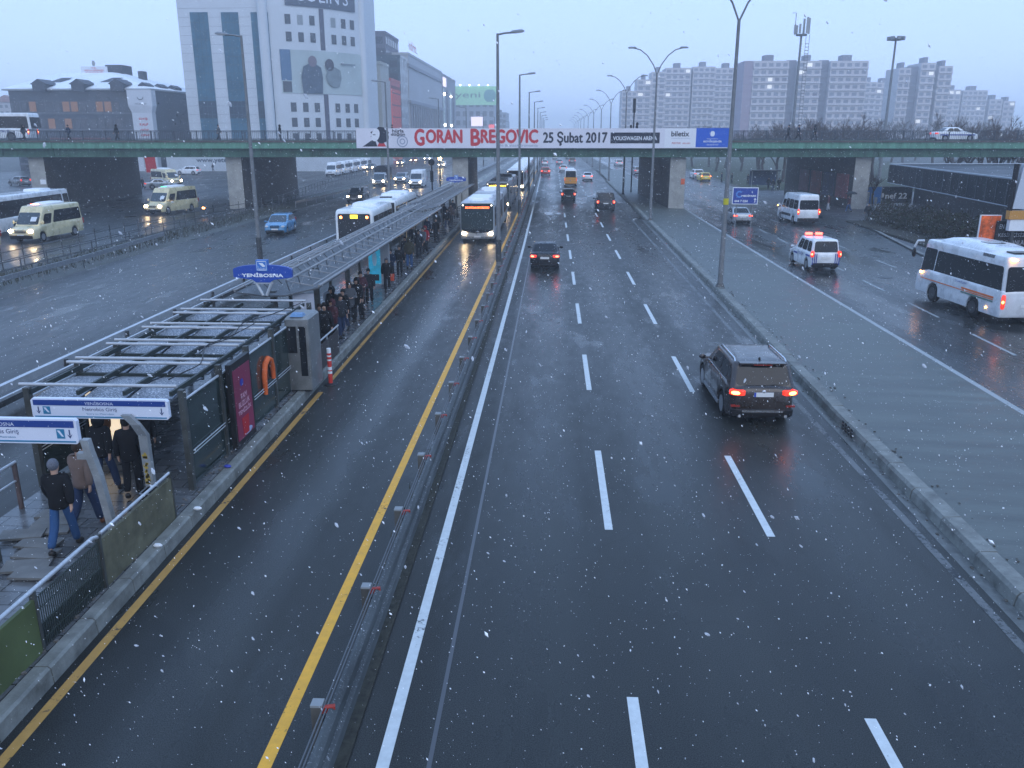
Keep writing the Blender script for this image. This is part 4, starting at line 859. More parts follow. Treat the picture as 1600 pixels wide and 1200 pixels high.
for x in (-11.0, -9.95, -8.95, -7.95):
    b = MB(); b.add([sh(x - .03, 16.3, 2.46), sh(x + .03, 16.3, 2.46), sh(x + .03, 26, 2.46), sh(x - .03, 26, 2.46), sh(x - .03, 16.3, 2.36), sh(x + .03, 16.3, 2.36), sh(x + .03, 26, 2.36), sh(x - .03, 26, 2.36)], [(0, 1, 2, 3), (4, 5, 6, 7), (0, 1, 5, 4), (2, 3, 7, 6), (0, 3, 7, 4), (1, 2, 6, 5)]); b.build('rafter', FR, t)
for y0_, y1_ in ((16.35, 18.3), (18.32, 20.1), (20.12, 22.05), (22.07, 24.0), (24.02, 26.0)):
    for x0_, x1_ in ((-10.95, -10.0), (-9.92, -9.0), (-8.92, -8.0)):
        b = MB(); n = 6; rings = []
        for i in range(n + 1):
            u = i / n; z = 2.26 + .07 * math.sin(math.pi * u); rings.append([sh(x0_, y0_ + .08 + (y1_ - y0_ - .3) * u, z), sh(x1_, y0_ + .08 + (y1_ - y0_ - .3) * u, z), sh(x1_, y0_ + .08 + (y1_ - y0_ - .3) * u, z - .03), sh(x0_, y0_ + .08 + (y1_ - y0_ - .3) * u, z - .03)])
        b.loft(rings).build('roof_pane', GLR, t, smooth=40)
    b = MB(); b.box(-1.5, 1.5, y1_ - 16.3 - .22, y1_ - 16.3 - .16, 1.95, 2.08); b.build('gutter', FR, t)
for y in (16.32, 18.3, 20.1, 22.05, 24.0, 25.8):
    for x in (-7.72, -11.05): MB().box(x + 9.5 - .06, x + 9.5 + .06, y - 16.3 - .07, y - 16.3 + .07, 0, 2.26).build('post', POSTM, t)
for y0_, y1_ in ((16.4, 18.2), (18.4, 20.0), (20.2, 21.95), (22.15, 23.3)):
    for x in (-7.7, -11.08):
        MB().box(x + 9.5 - .012, x + 9.5 + .012, y0_ - 16.3, y1_ - 16.3, .08, 1.98).build('wall_pane', GLW, t)
        MB().tube(sh(x, y0_, 2.27), sh(x, y1_, 2.27), .028, 8).build('top_rail', ALU, t, smooth=40)
        MB().tube(sh(x + .06, y0_, 1.05), sh(x + .06, y1_, 1.05), .012, 6).build('hand_wire', ALU, t); MB().tube(sh(x + .06, y0_, 1.12), sh(x + .06, y1_, 1.12), .012, 6).build('hand_wire', ALU, t)
BOX('front_panel', -1.35, 1.45, -.02, .02, 1.78, 2.05, mat('grey_green_panel', (.09, .11, .10), .4, 0, .2, 3), t)
b = MB()  # cables lying on the roof
for s_, e_ in (((-8.1, 16.6), (-8.4, 22.5)), ((-8.6, 19.0), (-7.9, 25.5))):
    P = []
    for i in range(14):
        u = i / 13; P.append(sh(s_[0] + (e_[0] - s_[0]) * u + .22 * math.sin(u * 9), s_[1] + (e_[1] - s_[1]) * u, 2.64 + .03 * math.sin(u * 17)))
    b.path(P, .014, 5)
b.build('loose_cable', BLACK, t)
# advertisement light box in the shelter wall
t = thing('advert_case', 'maroon poster case standing in the shelter wall', 'advert', (-7.6, 18.45, .25))
BOX('case', -.02, .1, .0, 1.3, .1, 2.2, BLACK, t); MR = mat('maroon_poster', (.22, .03, .07), .45, 0, .2, 1.2)
BOX('poster', .101, .108, .1, 1.2, .25, 2.02, MR, t)
PK = mat('pink_ink', (.62, .35, .42), .5)
for s_, z, w_ in (('TAM', 1.28, .4), ('BUZLUK', 1.1, .72), ('TEMİZLİK', .93, .85)): text(s_, (.112, .65, z), .13, R(90), PK, t, width=w_, bold=.006)
MB().loft([[(.11, .45, .3), (.11, .8, .3), (.118, .8, .3), (.118, .45, .3)], [(.11, .4, .75), (.11, .85, .75), (.118, .85, .75), (.118, .4, .75)]]).build('printed_glass', mat('red_print', (.42, .02, .03), .5), t)
MB().ball((.112, .6, 1.62), (.006, .12, .1)).build('printed_emblem', mat('blue_print', (.04, .05, .3), .5), t); MB().ball((.112, .75, .34), (.006, .3, .08)).build('printed_ice', mat('ice_print', (.35, .42, .6), .5), t)
# orange hose
t = MB().path([(0, 0, 0), (0, 0, .5), (0, .12, .8), (0, .35, .9), (0, .58, .8), (0, .68, .55), (0, .7, .25)], [.06, .075, .08, .08, .08, .075, .06], 10).build('orange_hose', mat('orange_rubber', (.62, .12, .03), .5, 0, .2, 5), None, smooth=50); t.location = (-7.62, 21.0, .95); tag(t, 'bent orange hose hanging on the shelter glass wall', 'hose')
# ticket machine
t = thing('ticket_machine', 'tall grey steel ticket machine at the platform end of the shelter', 'ticket machine', (-7.45, 24.1, .25))
MB().loft([rrect(.36, -.6, .6, .05, z) for z in (.06, 2.2)] + [rrect(.30, -.52, .52, .05, 2.28)]).build('cabinet', mat('brushed_cabinet', (.2, .21, .21), .4, .4, .25, 3), t, smooth=30)
BOX('screen', -.3, -.02, -.615, -.602, 1.2, 2.0, GLASS, t); BOX('screen', .06, .26, -.615, -.602, .5, 2.0, GLASS, t); BOX('plinth', -.3, .3, -.55, .55, 0, .07, BLACK, t)
MB().loft([rrect(.2, -.58, -.2, .05, 2.28), rrect(.16, -.5, -.25, .05, 2.36)]).build('snow_cap', mat('blue_cover', (.1, .2, .35), .4), t)
t = thing('white_board', 'tall pale board standing behind the ticket machine', 'board', (-8.3, 27.2, .25)); BOX('panel', -.35, .35, -.03, .03, .2, 2.3, mat('pale_board', (.4, .43, .5), .4, 0, .1, 3), t)
for s in (-1, 1): BOX('leg', s * .3 - .03, s * .3 + .03, -.04, .04, 0, .2, STEEL, t)
t = thing('low_barrier', 'brown mesh barrier with a silver handrail at the platform edge', 'railing', (-7.45, 25.2, .25))
BOX('panel', -.02, .02, 0, 2.9, .05, .85, mat('brown_mesh', (.05, .045, .045), .5, 0, .3, 30), t); MB().tube((0, 0, 1.0), (0, 3.0, 1.0), .028).build('handrail', ALU, t, smooth=40)
for y in (0.05, 1.5, 2.9): MB().tube((0, y, 0), (0, y, 1.0), .025).build('post', STEEL, t)
# delineator post
t = thing('delineator', 'red and white striped flexible delineator post on the yellow line', 'delineator', (-6.98, 25.1, .0))
MB().loft([[(r_ * math.cos(a * .6283), r_ * math.sin(a * .6283), z) for a in range(10)] for r_, z in ((.22, 0), (.2, .04), (.08, .07))]).build('base', BLACK, t, smooth=40)
RD = mat('delineator_red', (.55, .04, .03), .5)
for k, (z0, z1, m_) in enumerate([(.06, .38, RD), (.38, .46, WHITE), (.46, .5, RD), (.5, .6, WHITE), (.6, .8, RD), (.8, .85, WHITE), (.85, .93, RD), (.93, .98, WHITE), (.98, 1.05, RD), (1.05, 1.2, WHITE)]):
    MB().loft([[(.07 * math.cos(a * .6283), .07 * math.sin(a * .6283), z) for a in range(10)] for z in (z0, z1)]).build('band', m_, t, smooth=40)
# ---- entrance signs on bent posts
SB = mat('sign_navy', (.012, .045, .22), .4); STL = mat('sign_teal', (.02, .18, .32), .4); SWH = mat('sign_white', (.62, .66, .76), .35, 0, .03, 2); INK = mat('sign_ink', (.03, .06, .16), .4)
def entrance_sign(label, x0, x1, z0, z1, Y, group, show_left=True):
    t = thing('station_sign', label, 'sign', ((x0 + x1) / 2, Y, .25), 0, group); hw_ = (x1 - x0) / 2; H_ = z1 - z0; zb = z0 - .25
    MB().loft([[(x_, y_, z_) for x_, z_ in ((-hw_ + .04, zb), (hw_ - .04, zb), (hw_, zb + .04), (hw_, zb + H_ - .04), (hw_ - .04, zb + H_), (-hw_ + .04, zb + H_), (-hw_, zb + H_ - .04), (-hw_, zb + .04))] for y_ in (-.05, .05)]).build('panel', SWH, t)
    BOX('name_band', -hw_ + .05, hw_ - .05, -.058, -.051, zb + H_ * .66, zb + H_ * .93, SB, t); BOX('teal_line', -hw_ + .05, hw_ - .05, -.058, -.051, zb + H_ * .06, zb + H_ * .12, STL, t)
    text('YENİBOSNA', (0, -.062, zb + H_ * .80), H_ * .19, 0, SWH, t, width=hw_ * .42); text('Metrobüs Giriş', (0, -.056, zb + H_ * .46), H_ * .23, 0, INK, t, width=hw_ * .50); text('Entry to Metrobüs', (0, -.056, zb + H_ * .24), H_ * .10, 0, STL, t, width=hw_ * .40)
    for s in (-1, 1):
        x = s * hw_ * .9; b = MB(); b.quad((x - .012, -.055, zb + H_ * .35), (x + .012, -.055, zb + H_ * .35), (x + .012, -.055, zb + H_ * .58), (x - .012, -.055, zb + H_ * .58))
        b.add([(x - .05, -.055, zb + H_ * .4), (x, -.055, zb + H_ * .22), (x + .05, -.055, zb + H_ * .4), (x, -.055, zb + H_ * .32)], [(0, 1, 2, 3)]); b.build('arrow', INK, t)
        x = s * (hw_ * .9 - .17)
        if s < 0 or not show_left:
            BOX('logo', x - .075, x + .075, -.057, -.051, zb + H_ * .22, zb + H_ * .6, STL, t); MB().add([(x - .06, -.060, zb + H_ * .55), (x - .01, -.060, zb + H_ * .55), (x + .06, -.060, zb + H_ * .3), (x + .02, -.060, zb + H_ * .3)], [(0, 1, 2, 3)]).build('logo_stroke', SWH, t, fix=False)
    return t
x0, z1 = atY(49, 621, 15.6); x1, _ = atY(263, 626, 15.6); _, z0 = atY(150, 653, 15.6)
t = entrance_sign('blue and white entrance sign under the shelter front edge with a bent grey post', x0, x1, z0, z1, 15.6, 'entrance signs')
GP = mat('grey_bent_post', (.27, .29, .30), .45, .2, .2, 4)
xp = (x0 + x1) / 2; ox = -8.25 - xp
b = MB(); b.loft([[(ox + dx - .04 * 0, dy, 0) for dx, dy in ((-.09, -.06), (.09, -.06), (.09, .06), (-.09, .06))], [(ox + dx - .02, dy, 1.5) for dx, dy in ((-.09, -.06), (.09, -.06), (.09, .06), (-.09, .06))], [(ox - .08 + dx, dy - .14, 1.78) for dx, dy in ((-.09, -.05), (.09, -.05), (.09, .05), (-.09, .05))], [(ox - .26 + dx, dy - .14, 1.98) for dx, dy in ((-.09, -.05), (.09, -.05), (.09, .05), (-.09, .05))]])
b.build('post', GP, t)
b = MB(); random.seed(2)
for k in range(46): 
    z = random.uniform(.15, 1.1); b.box(ox - .09 + random.uniform(0, .07), ox - .09 + random.uniform(.07, .12), -.0625, -.061, z, z + .04)
b.build('yellow_flakes', mat('old_yellow_paint', (.42, .30, .06), .6), t)
x1, z1 = atY(120, 654, 14.0); _, z0 = atY(100, 692, 14.0)
t = entrance_sign('blue and white entrance sign cut off by the left edge of the photo', x1 - 2.95, x1, z0, z1, 14.0, 'entrance signs', False)
ox = 1.475 + .12
b = MB(); b.loft([[(ox + lx_ + dx, dy, z) for dx, dy in ((-.07, -.07), (.07, -.07), (.07, .07), (-.07, .07))] for lx_, z in ((.28, 0), (.12, 1.3), (.02, 1.75), (-.02, 2.0))]); b.build('post', GP, t); BOX('bracket', ox - .2, ox + .06, -.06, .06, 1.62, 1.74, GP, t)
# lit advert at the back of the entrance
t = thing('light_box', 'small glowing cream advert board behind the entrance sign', 'advert', (-10.35, 17.9, .25)); MB().box(-.42, .42, -.05, .05, .35, 1.75).build('case', BLACK, t)
BOX('lit_poster', -.37, .37, -.062, -.051, .42, 1.7, mat('lit_cream_poster', (1, .80, .55), .5, emit=.85), t)
MB().ball((.05, -.066, 1.25), (.06, .006, .075)).build('printed_figure', mat('brown_print', (.18, .08, .04), .6), t); MB().ball((.05, -.066, 1.0), (.11, .006, .22)).build('printed_figure', mat('brown_print', (.18, .08, .04), .6), t)
# ---- ramp parapets and railings
t = thing('ramp_parapet', 'waist-high green and olive parapet with a silver handrail along the ramp', 'parapet', (-7.5, 6.0, .0))
GPN = mat('mossy_green_panel', (.085, .11, .045), .55, 0, .25, 1.2); OLV = mat('olive_stone_panel', (.12, .115, .075), .55, 0, .45, 2.2, bump=.3, bscale=10); MSH = mat('green_wire_mesh', (.05, .065, .06), .5, .3)
for y0_, y1_, m_, nm in ((0, 4.4, GPN, 'green_panel'), (6.25, 8.9, OLV, 'stone_panel')): BOX(nm, -.03, .03, y0_, y1_, .12, 1.12, m_, t)
b = MB()
k = 4.42
while k < 6.22: b.box(-.008, .008, k, k + .012, .12, 1.12); k += .05
for z in (.14, .4, .65, .9, 1.1): b.box(-.012, .012, 4.42, 6.22, z, z + .012)
b.build('wire_mesh', MSH, t); BOX('mesh_backing', -.06, -.05, 4.42, 6.22, .12, .62, mat('dark_board', (.03, .04, .045), .5), t)
MB().path([(0, -1, 1.25), (0, 6.05, 1.25), (0, 6.2, 1.2)], .035, 10).build('handrail', ALU, t, smooth=40); MB().path([(0, 6.3, 1.22), (0, 8.9, 1.22)], .03, 10).build('handrail', ALU, t, smooth=40)
for y in (2.3, 4.4, 6.22, 8.92): BOX('post', -.04, .04, y - .03, y + .03, 0, 1.24, POSTM, t)
b = MB(); b.box(-.1, .18, -3, 9.5, 0, .10); b.build('footing', CONCD, t)
b = MB(); random.seed(9)
for k in range(160):
    y = random.uniform(5, 26); x = px_plat(y) - .62 + random.uniform(-.12, .1); s_ = random.uniform(.015, .05); b.ball((x, y, .26), (s_, s_ * random.uniform(.6, 1.4), s_ * .5), 0, 5, 3)
tag(b.build('litter_and_grit', mat('grit', (.12, .11, .10), .8, 0, .5, 9)), 'grit and small litter along the platform kerb', 'grit', kind='stuff')
for nm, (px_, py_) in (('crumpled cup by the parapet foot', (247, 855)), ('white wrapper near the shelter foot', (309, 797)), ('blue can lying on the strip by the shelter', (356, 731))):
    x, y = at(px_, py_, .27); o = MB().ball((0, 0, .04), (.09, .05, .04), 0, 7, 4).build('litter', mat('blue_can', (.03, .05, .4), .3) if 'blue' in nm else WHITE); o.location = (x, y, .27); tag(o, nm, 'litter', 'litter on the platform edge')
t = thing('ramp_railing', 'two bar steel railing with brown posts on the left of the ramp', 'railing', (-10.9, 8.0, .25))
for z in (.62, 1.0): MB().tube((0, -4, z), (.06, 7.25, z), .035 if z > .9 else .025, 10).build('rail', ALU, t, smooth=40)
for y in (1.2, 4.2, 7.2): MB().tube((.06, y, 0), (.06, y, 1.0), .05, 10).build('post', mat('rusty_brown_post', (.11, .08, .075), .55, .2, .3, 4), t, smooth=40)
t = thing('green_cabinet', 'small mossy green panel with a grey frame at the left photo edge', 'cabinet', (-10.25, 13.0, .25)); MB().loft([rrect(.42, -.05, .05, .03, z) for z in (0, .82)]).build('frame', POSTM, t, smooth=30); BOX('panel', -.36, .36, -.062, -.051, .06, .76, GPN, t)
t = thing('litter_bin', 'dark open wire bin beside the ramp parapet', 'bin', (-8.0, 15.2, .25)); MB().loft([rrect(.22, -.2, .2, .05, z) for z in (0, .45)], 0, False).build('body', BLACK, t); MB().path([(x_, y_, .46) for x_, y_, _ in rrect(.22, -.2, .2, .05, 0)] + [rrect(.22, -.2, .2, .05, .46)[0]], .014, 5).build('rim_ring', STEEL, t)
# ---- station name signs
def name_sign(label, x, y, zc, wd_):
    t = thing('station_name_sign', label, 'sign', (x, y, 2.6), 0, 'station name signs'); h = wd_ * .27; zc -= 2.6
    top = [(wd_ / 2 * math.cos(a) * 1.0, zc + h * .18 + h * .30 * math.sin(a)) for a in [R(q) for q in range(0, 181, 15)]]
    P = [(-wd_ / 2, zc - h * .3), (-wd_ * .18, zc - h * .45), (-wd_ * .12, zc - h * .62), (wd_ * .12, zc - h * .62), (wd_ * .18, zc - h * .45), (wd_ / 2, zc - h * .3)] + top
    MB().loft([[(a, yy_, c) for a, c in P] for yy_ in (-.07, .07)]).build('panel', SB if wd_ > 9 else mat('station_blue', (.012, .06, .33), .35), t)
    u = h * .36; MB().loft([[(a, yy_, c) for a, c in ((-u, zc + h * .1), (u, zc + h * .1), (u, zc + h * .78), (-u, zc + h * .78))] for yy_ in (-.09, .09)]).build('logo_panel', mat('logo_blue', (.03, .16, .5), .35), t)
    b = MB()
    for a0, a1, a2, a3 in (((-u * .85, .15), (u * .85, .15), (u * .85, .19), (-u * .85, .19)), ((-u * .85, .68), (u * .85, .68), (u * .85, .72), (-u * .85, .72)), ((-u * .85, .15), (-u * .78, .15), (-u * .78, .72), (-u * .85, .72)), ((u * .78, .15), (u * .85, .15), (u * .85, .72), (u * .78, .72)), ((-u * .5, .6), (-u * .1, .6), (u * .55, .36), (u * .2, .36)), ((-u * .1, .6), (u * .2, .6), (u * .65, .42), (u * .5, .36))):
        b.add([(q[0], -.093, zc + h * q[1]) for q in (a0, a1, a2, a3)], [(0, 1, 2, 3)])
    b.build('logo_mark', WHITE, t, fix=False); text('METROBÜS', (0, -.094, zc + h * .26), h * .08, 0, WHITE, t, width=u * 1.3)
    text('YENİBOSNA', (0, -.074, zc - h * .14), h * .26, 0, WHITE, t, width=wd_ * .7, bold=.008)
    b = MB()
    for s in (-1, 1): b.tube((s * wd_ * .14, .0, zc - h * .6), (s * .06, 0, -.0), .05, 8)
    b.box(-wd_ * .16, wd_ * .16, -.04, .04, zc - h * .72, zc - h * .55); b.build('bracket', ALU, t)
    return t
name_sign('blue YENİBOSNA name sign standing above the near shelter roof', -9.36, 26.5, 3.36, 1.92)
name_sign('blue name sign at the far end of the long platform roof', -9.55, 84.2, 3.5, 1.95)
# ---- long lattice platform roof
CAN = mat('platform_roof_sheet', (.10, .11, .12), .45, .1, .3, 1.2, snow=.12); TRU = mat('painted_truss_steel', (.24, .245, .25), .5, .1, .25, 3, snow=.15)
def canopy(label, y0, y1, xo_, zo):
    t = thing('platform_roof', label, 'platform roof', (-9.2 + xo_, y0, .25), 0, 'lattice platform roofs'); n = int((y1 - y0) / 1.25); zz = zo - .25
    L_ = y1 - y0
    xs = [1.5, .35, -.35, -1.35]; zs = [2.8, 2.52, 2.5, 2.62]     # right eave, valley, valley, left eave
    b = MB(); b.loft([[(x, y, z + zz) for x, z in zip(xs, zs)] + [(x, y, z + zz - .05) for x, z in reversed(list(zip(xs, zs)))] for y in (0, L_)]); b.build('roof_sheet', CAN, t)
    b = MB(); b.tube((1.5, 0, 2.84 + zz), (1.5, L_, 2.84 + zz), .045); b.tube((1.3, 0, 2.86 + zz), (1.3, L_, 2.86 + zz), .03); b.tube((-1.35, 0, 2.66 + zz), (-1.35, L_, 2.66 + zz), .045); b.build('edge_tube', TRU, t)
    b = MB(); ch = [(.42, 3.0), (.05, 3.12), (-.45, 3.0), (-.75, 2.86), (-1.0, 2.82)]
    for x, z in ch: b.tube((x, 0, z + zz), (x, L_, z + zz), .042 if z > 2.95 else .03)
    b.build('chord', TRU, t)
    b = MB()
    for i in range(n):
        a, c, m2 = i * L_ / n, (i + 1) * L_ / n, (i + .5) * L_ / n
        b.tube((1.32, a, 2.84 + zz), (.42, a, 3.0 + zz), .02, 5)
    b.build('rib', TRU, t)
    b = MB()
    for i in range(n):
        a, c, m2 = i * L_ / n, (i + 1) * L_ / n, (i + .5) * L_ / n
        b.tube((.42, a, 3.0 + zz), (.3, m2, 2.56 + zz), .02, 5); b.tube((.3, m2, 2.56 + zz), (.42, c, 3.0 + zz), .02, 5)
        b.tube((.05, a, 3.12 + zz), (-.45, m2, 3.0 + zz), .02, 5); b.tube((-.45, m2, 3.0 + zz), (.05, c, 3.12 + zz), .02, 5); b.tube((-.45, a, 3.0 + zz), (-.35, m2, 2.58 + zz), .02, 5)
        b.tube((-.75, a, 2.86 + zz), (-1.0, c, 2.82 + zz), .016, 5); b.tube((.42, a, 3.0 + zz), (.05, m2, 3.12 + zz), .016, 5); b.tube((-1.0, a, 2.82 + zz), (-1.35, a, 2.66 + zz), .018, 5)
    b.build('lattice', TRU, t)
    for i in range(int(L_ / 5.2) + 1):
        y = .6 + i * 5.2
        if y < L_: MB().box(-.35, -.15, y - .08, y + .08, 0, 2.55 + zz).build('column', POSTM, t); MB().box(.28, .38, y - .05, y + .05, 0, 2.5 + zz).build('column', POSTM, t)
    return t
canopy('long near section of the lattice platform roof behind the name sign', 27.0, 58.5, 0, 0)
canopy('far section of the lattice platform roof ending near the bridge pier', 58.8, 86.5, -.28, .1)
# blue poster stand under the roof
t = thing('poster_stand', 'glowing turquoise poster stand on the platform', 'advert', (-8.75, 41.8, .25))
MB().loft([rrect(.55, -.1, .12, .04, z) for z in (.1, 2.15)]).build('case', mat('poster_case_grey', (.3, .33, .36), .4, .3), t, smooth=30); BOX('lit_poster', -.5, .1, -.115, -.101, .15, 2.05, mat('lit_turquoise', (.03, .42, .62), .4, 0, .5, 1.4, emit=.0), t)
_m = mat('lit_turquoise', (0, 0, 0)); _m.node_tree.nodes['Principled BSDF'].inputs['Emission Color'].default_value = (.03, .42, .62, 1); _m.node_tree.nodes['Principled BSDF'].inputs['Emission Strength'].default_value = .25
BOX('printed_block', -.42, .0, -.12, -.116, .3, .62, BLACK, t); MB().ball((-.2, -.12, 1.4), (.12, .005, .4)).build('printed_bottle', mat('pale_turquoise', (.4, .7, .8), .5), t)
for s in (-1, 1): BOX('leg', s * .45 - .04, s * .45 + .04, -.04, .04, 0, .1, BLACK, t)
for k, y in enumerate((36, 47.5, 55.5, 66)):
    t = thing('platform_bench', '%s grey bench along the middle of the platform' % order[k], 'bench', (-9.6, y, .25), 0, 'platform benches'); BOX('seat', -.22, .22, -.9, .9, .42, .47, STEEL, t); BOX('backrest', -.26, -.22, -.9, .9, .5, .85, STEEL, t)
    for s in (-1, 1): BOX('leg', -.18, .18, s * .7 - .03, s * .7 + .03, 0, .42, BLACK, t)
# ---------------------------------------------------------------- people
def _skel(pose):
    """joint table for a figure 1.74 m tall facing +Y"""
    J = dict(pel=(0, 0, .95), wai=(0, 0, 1.1), che=(0, .0, 1.32), nek=(0, .0, 1.47), he0=(0, .015, 1.56), he1=(0, .02, 1.66))
    p = dict(sw=0, arm=0, bag=0, fold=0); p.update(pose)
    for s, n in ((-1, 'l'), (1, 'r')):
        st = p['sw'] * s
        J['sh' + n] = (s * .17, 0, 1.40); ea = -st * .8 + p['arm']
        J['el' + n] = (s * .235, .0 + ea * .22, 1.13 + abs(ea) * .03); J['wr' + n] = (s * .235 - s * p['fold'] * .16, .05 + ea * .42 + p['fold'] * .2, .90 + abs(ea) * .08 + p['fold'] * .22)
        J['hi' + n] = (s * .09, 0, .90); J['kn' + n] = (s * .10, st * .25 + .02, .50); J['an' + n] = (s * .10, st * .5 - (.12 if st < 0 else 0), .09 + (.10 if st < 0 else 0)); J['to' + n] = (s * .115, st * .5 + .15 - (.12 if st < 0 else 0), .04 + (.02 if st < 0 else 0))
    return J
def _chain(J, chains, radii, extra=()):
    vs, ed, rad, idx = [], [], [], {}
    def vi(k):
        if k not in idx: idx[k] = len(vs); vs.append(J[k]); rad.append(radii[k])
        return idx[k]
    for c in chains:
        for a, b in zip(c, c[1:]): ed.append((vi(a), vi(b)))
    return vs, ed, rad
PJOBS = []
def _skin(name, vs, ed, rad, sub=1):
    me = bpy.data.meshes.new(name); me.from_pydata(vs, ed, []); o = bpy.data.objects.new(name, me); col.objects.link(o)
    me.skin_vertices if hasattr(me, 'skin_vertices') else None
    m = o.modifiers.new('s', 'SKIN'); m.use_smooth_shade = True
    if not me.skin_vertices: return o
    for i, r in enumerate(rad):
        r = r if isinstance(r, tuple) else (r, r); me.skin_vertices[0].data[i].radius = r
    me.skin_vertices[0].data[0].use_root = True
    s = o.modifiers.new('u', 'SUBSURF'); s.levels = sub; s.render_levels = sub
    return o
POSES = {'stand': dict(sw=.06, arm=.0), 'fold': dict(sw=.03, fold=1, arm=.1), 'walk': dict(sw=.42), 'stride': dict(sw=.48, arm=.05)}
PM = {}
def _prep_people():
    tmp = []
    for pn, ps in POSES.items():
        J = _skel(ps); side = ('l', 'r')
        rad = dict(pel=(.10, .075), wai=(.09, .07), che=(.11, .075), nek=.05, he0=(.078, .088), he1=(.085, .10)); ch = [['pel', 'wai', 'che', 'nek', 'he0', 'he1']]
        for n, s in (('l', -1), ('r', 1)):
            rad.update({'sh' + n: .04, 'el' + n: .036, 'wr' + n: .028, 'hi' + n: .055, 'kn' + n: .045, 'an' + n: .034, 'to' + n: .032})
            ch += [['che', 'sh' + n, 'el' + n, 'wr' + n], ['pel', 'hi' + n, 'kn' + n, 'an' + n]]
            w_ = Vector(J['wr' + n]); d = (w_ - Vector(J['el' + n])).normalized(); side_ = Vector((0, 1, 0)); pm_ = w_ + d * .07
            J['pa' + n] = tuple(pm_); rad['pa' + n] = (.034, .018); ch.append(['wr' + n, 'pa' + n])
            for f in range(4):
                o_ = Vector((0, .030 - .02 * f, 0)); a = pm_ + o_ + d * .035; b_ = a + d * (.03 + .006 * (f in (1, 2))) + Vector((-s * .012, 0, 0))
                J['f%d' % f + n] = tuple(a); J['g%d' % f + n] = tuple(b_); rad['f%d' % f + n] = .0095; rad['g%d' % f + n] = .008; ch.append(['pa' + n, 'f%d' % f + n, 'g%d' % f + n])
            th = w_ + d * .03 + Vector((-s * .01, .035, 0)); J['th' + n] = tuple(th); J['tt' + n] = tuple(th + d * .035 + Vector((0, .012, 0))); rad['th' + n] = .011; rad['tt' + n] = .009; ch.append(['wr' + n, 'th' + n, 'tt' + n])
        J['nose'] = (0, .125, 1.615); rad['nose'] = .014; ch.append(['he0', 'nose'])
        tmp.append(((pn, 'body'), _skin('b', *_chain(J, ch, rad), 1)))
        rad = dict(jh=(.215, .19), pel=(.20, .165), wai=(.185, .15), che=(.20, .15), nek=(.085, .08)); J2 = dict(J); J2['nek'] = (0, 0, 1.49); J2['jh'] = (0, 0, .80); ch = [['jh', 'pel', 'wai', 'che', 'nek']]
        for n in side: rad.update({'sh' + n: .098, 'el' + n: .082, 'wr' + n: .06}); ch.append(['che', 'sh' + n, 'el' + n, 'wr' + n])
        tmp.append(((pn, 'jacket'), _skin('j', *_chain(J2, ch, rad), 1)))
        J3 = dict(J2); J3['hem'] = (0, 0, .62); rad['hem'] = (.20, .17); tmp.append(((pn, 'coat'), _skin('c', *_chain(J3, [['che', 'nek'], ['che', 'wai', 'pel', 'hem']] + ch[1:], rad), 1)))
        rad = dict(pel=(.09, .09)); ch = []
        for n in side: rad.update({'hi' + n: .088, 'kn' + n: .085, 'an' + n: .075}); ch.append(['pel', 'hi' + n, 'kn' + n, 'an' + n])
        tmp.append(((pn, 'trousers'), _skin('t', *_chain(J, ch, rad), 1)))
        for n in side: tmp.append(((pn, 'shoe' + n), _skin('h', [(J['an' + n][0], J['an' + n][1] - .03, J['an' + n][2] - .03), J['an' + n] and tuple(Vector(J['to' + n]) + Vector((0, -.06, .005))), J['to' + n]], [(0, 1), (1, 2)], [(.062, .06), (.06, .055), (.055, .042)], 1)))
    dg = bpy.context.evaluated_depsgraph_get()
    for k, o in tmp: PM[k] = bpy.data.meshes.new_from_object(o.evaluated_get(dg)); PM[k].name = k[1]
    for k, o in tmp:
        me = o.data; bpy.data.objects.remove(o); bpy.data.meshes.remove(me)
    for k, me in PM.items():
        me.materials.clear(); me.materials.append(None); me.polygons.foreach_set('use_smooth', [True] * len(me.polygons))
    # cap shaped hair, woolly hat, hood
    def cap(c, r, cut):
        b = MB(); b.ball(c, r, 0, 14, 10); keep = [f for f in b.f if not (sum(b.v[i][1] for i in f) / len(f) > cut[0] and sum(b.v[i][2] for i in f) / len(f) < cut[1])]
        b.f = keep; b.m = [0] * len(keep); o = b.build('hair', None, None, fix=True, smooth=80); me = o.data; bpy.data.objects.remove(o); me.materials.clear(); me.materials.append(None); return me
    PM['hair'] = cap((0, -.004, 1.655), (.092, .106, .112), (.02, 1.70)); PM['long_hair'] = cap((0, -.02, 1.60), (.108, .115, .17), (.02, 1.685)); PM['hood'] = cap((0, -.015, 1.62), (.125, .135, .165), (.07, 1.72))
    b = MB()
    for s in (-1, 1): b.ball((s * .034, .105, 1.645), (.013, .008, .009), 0, 7, 4)
    o = b.build('eyes', BLACK); PM['eyes'] = o.data; bpy.data.objects.remove(o)
_prep_people()
SKIN = mat('skin', (.42, .26, .19), .55)
CL = lambda n, c: mat('cloth_' + n, c, .85, 0, .15, 6)
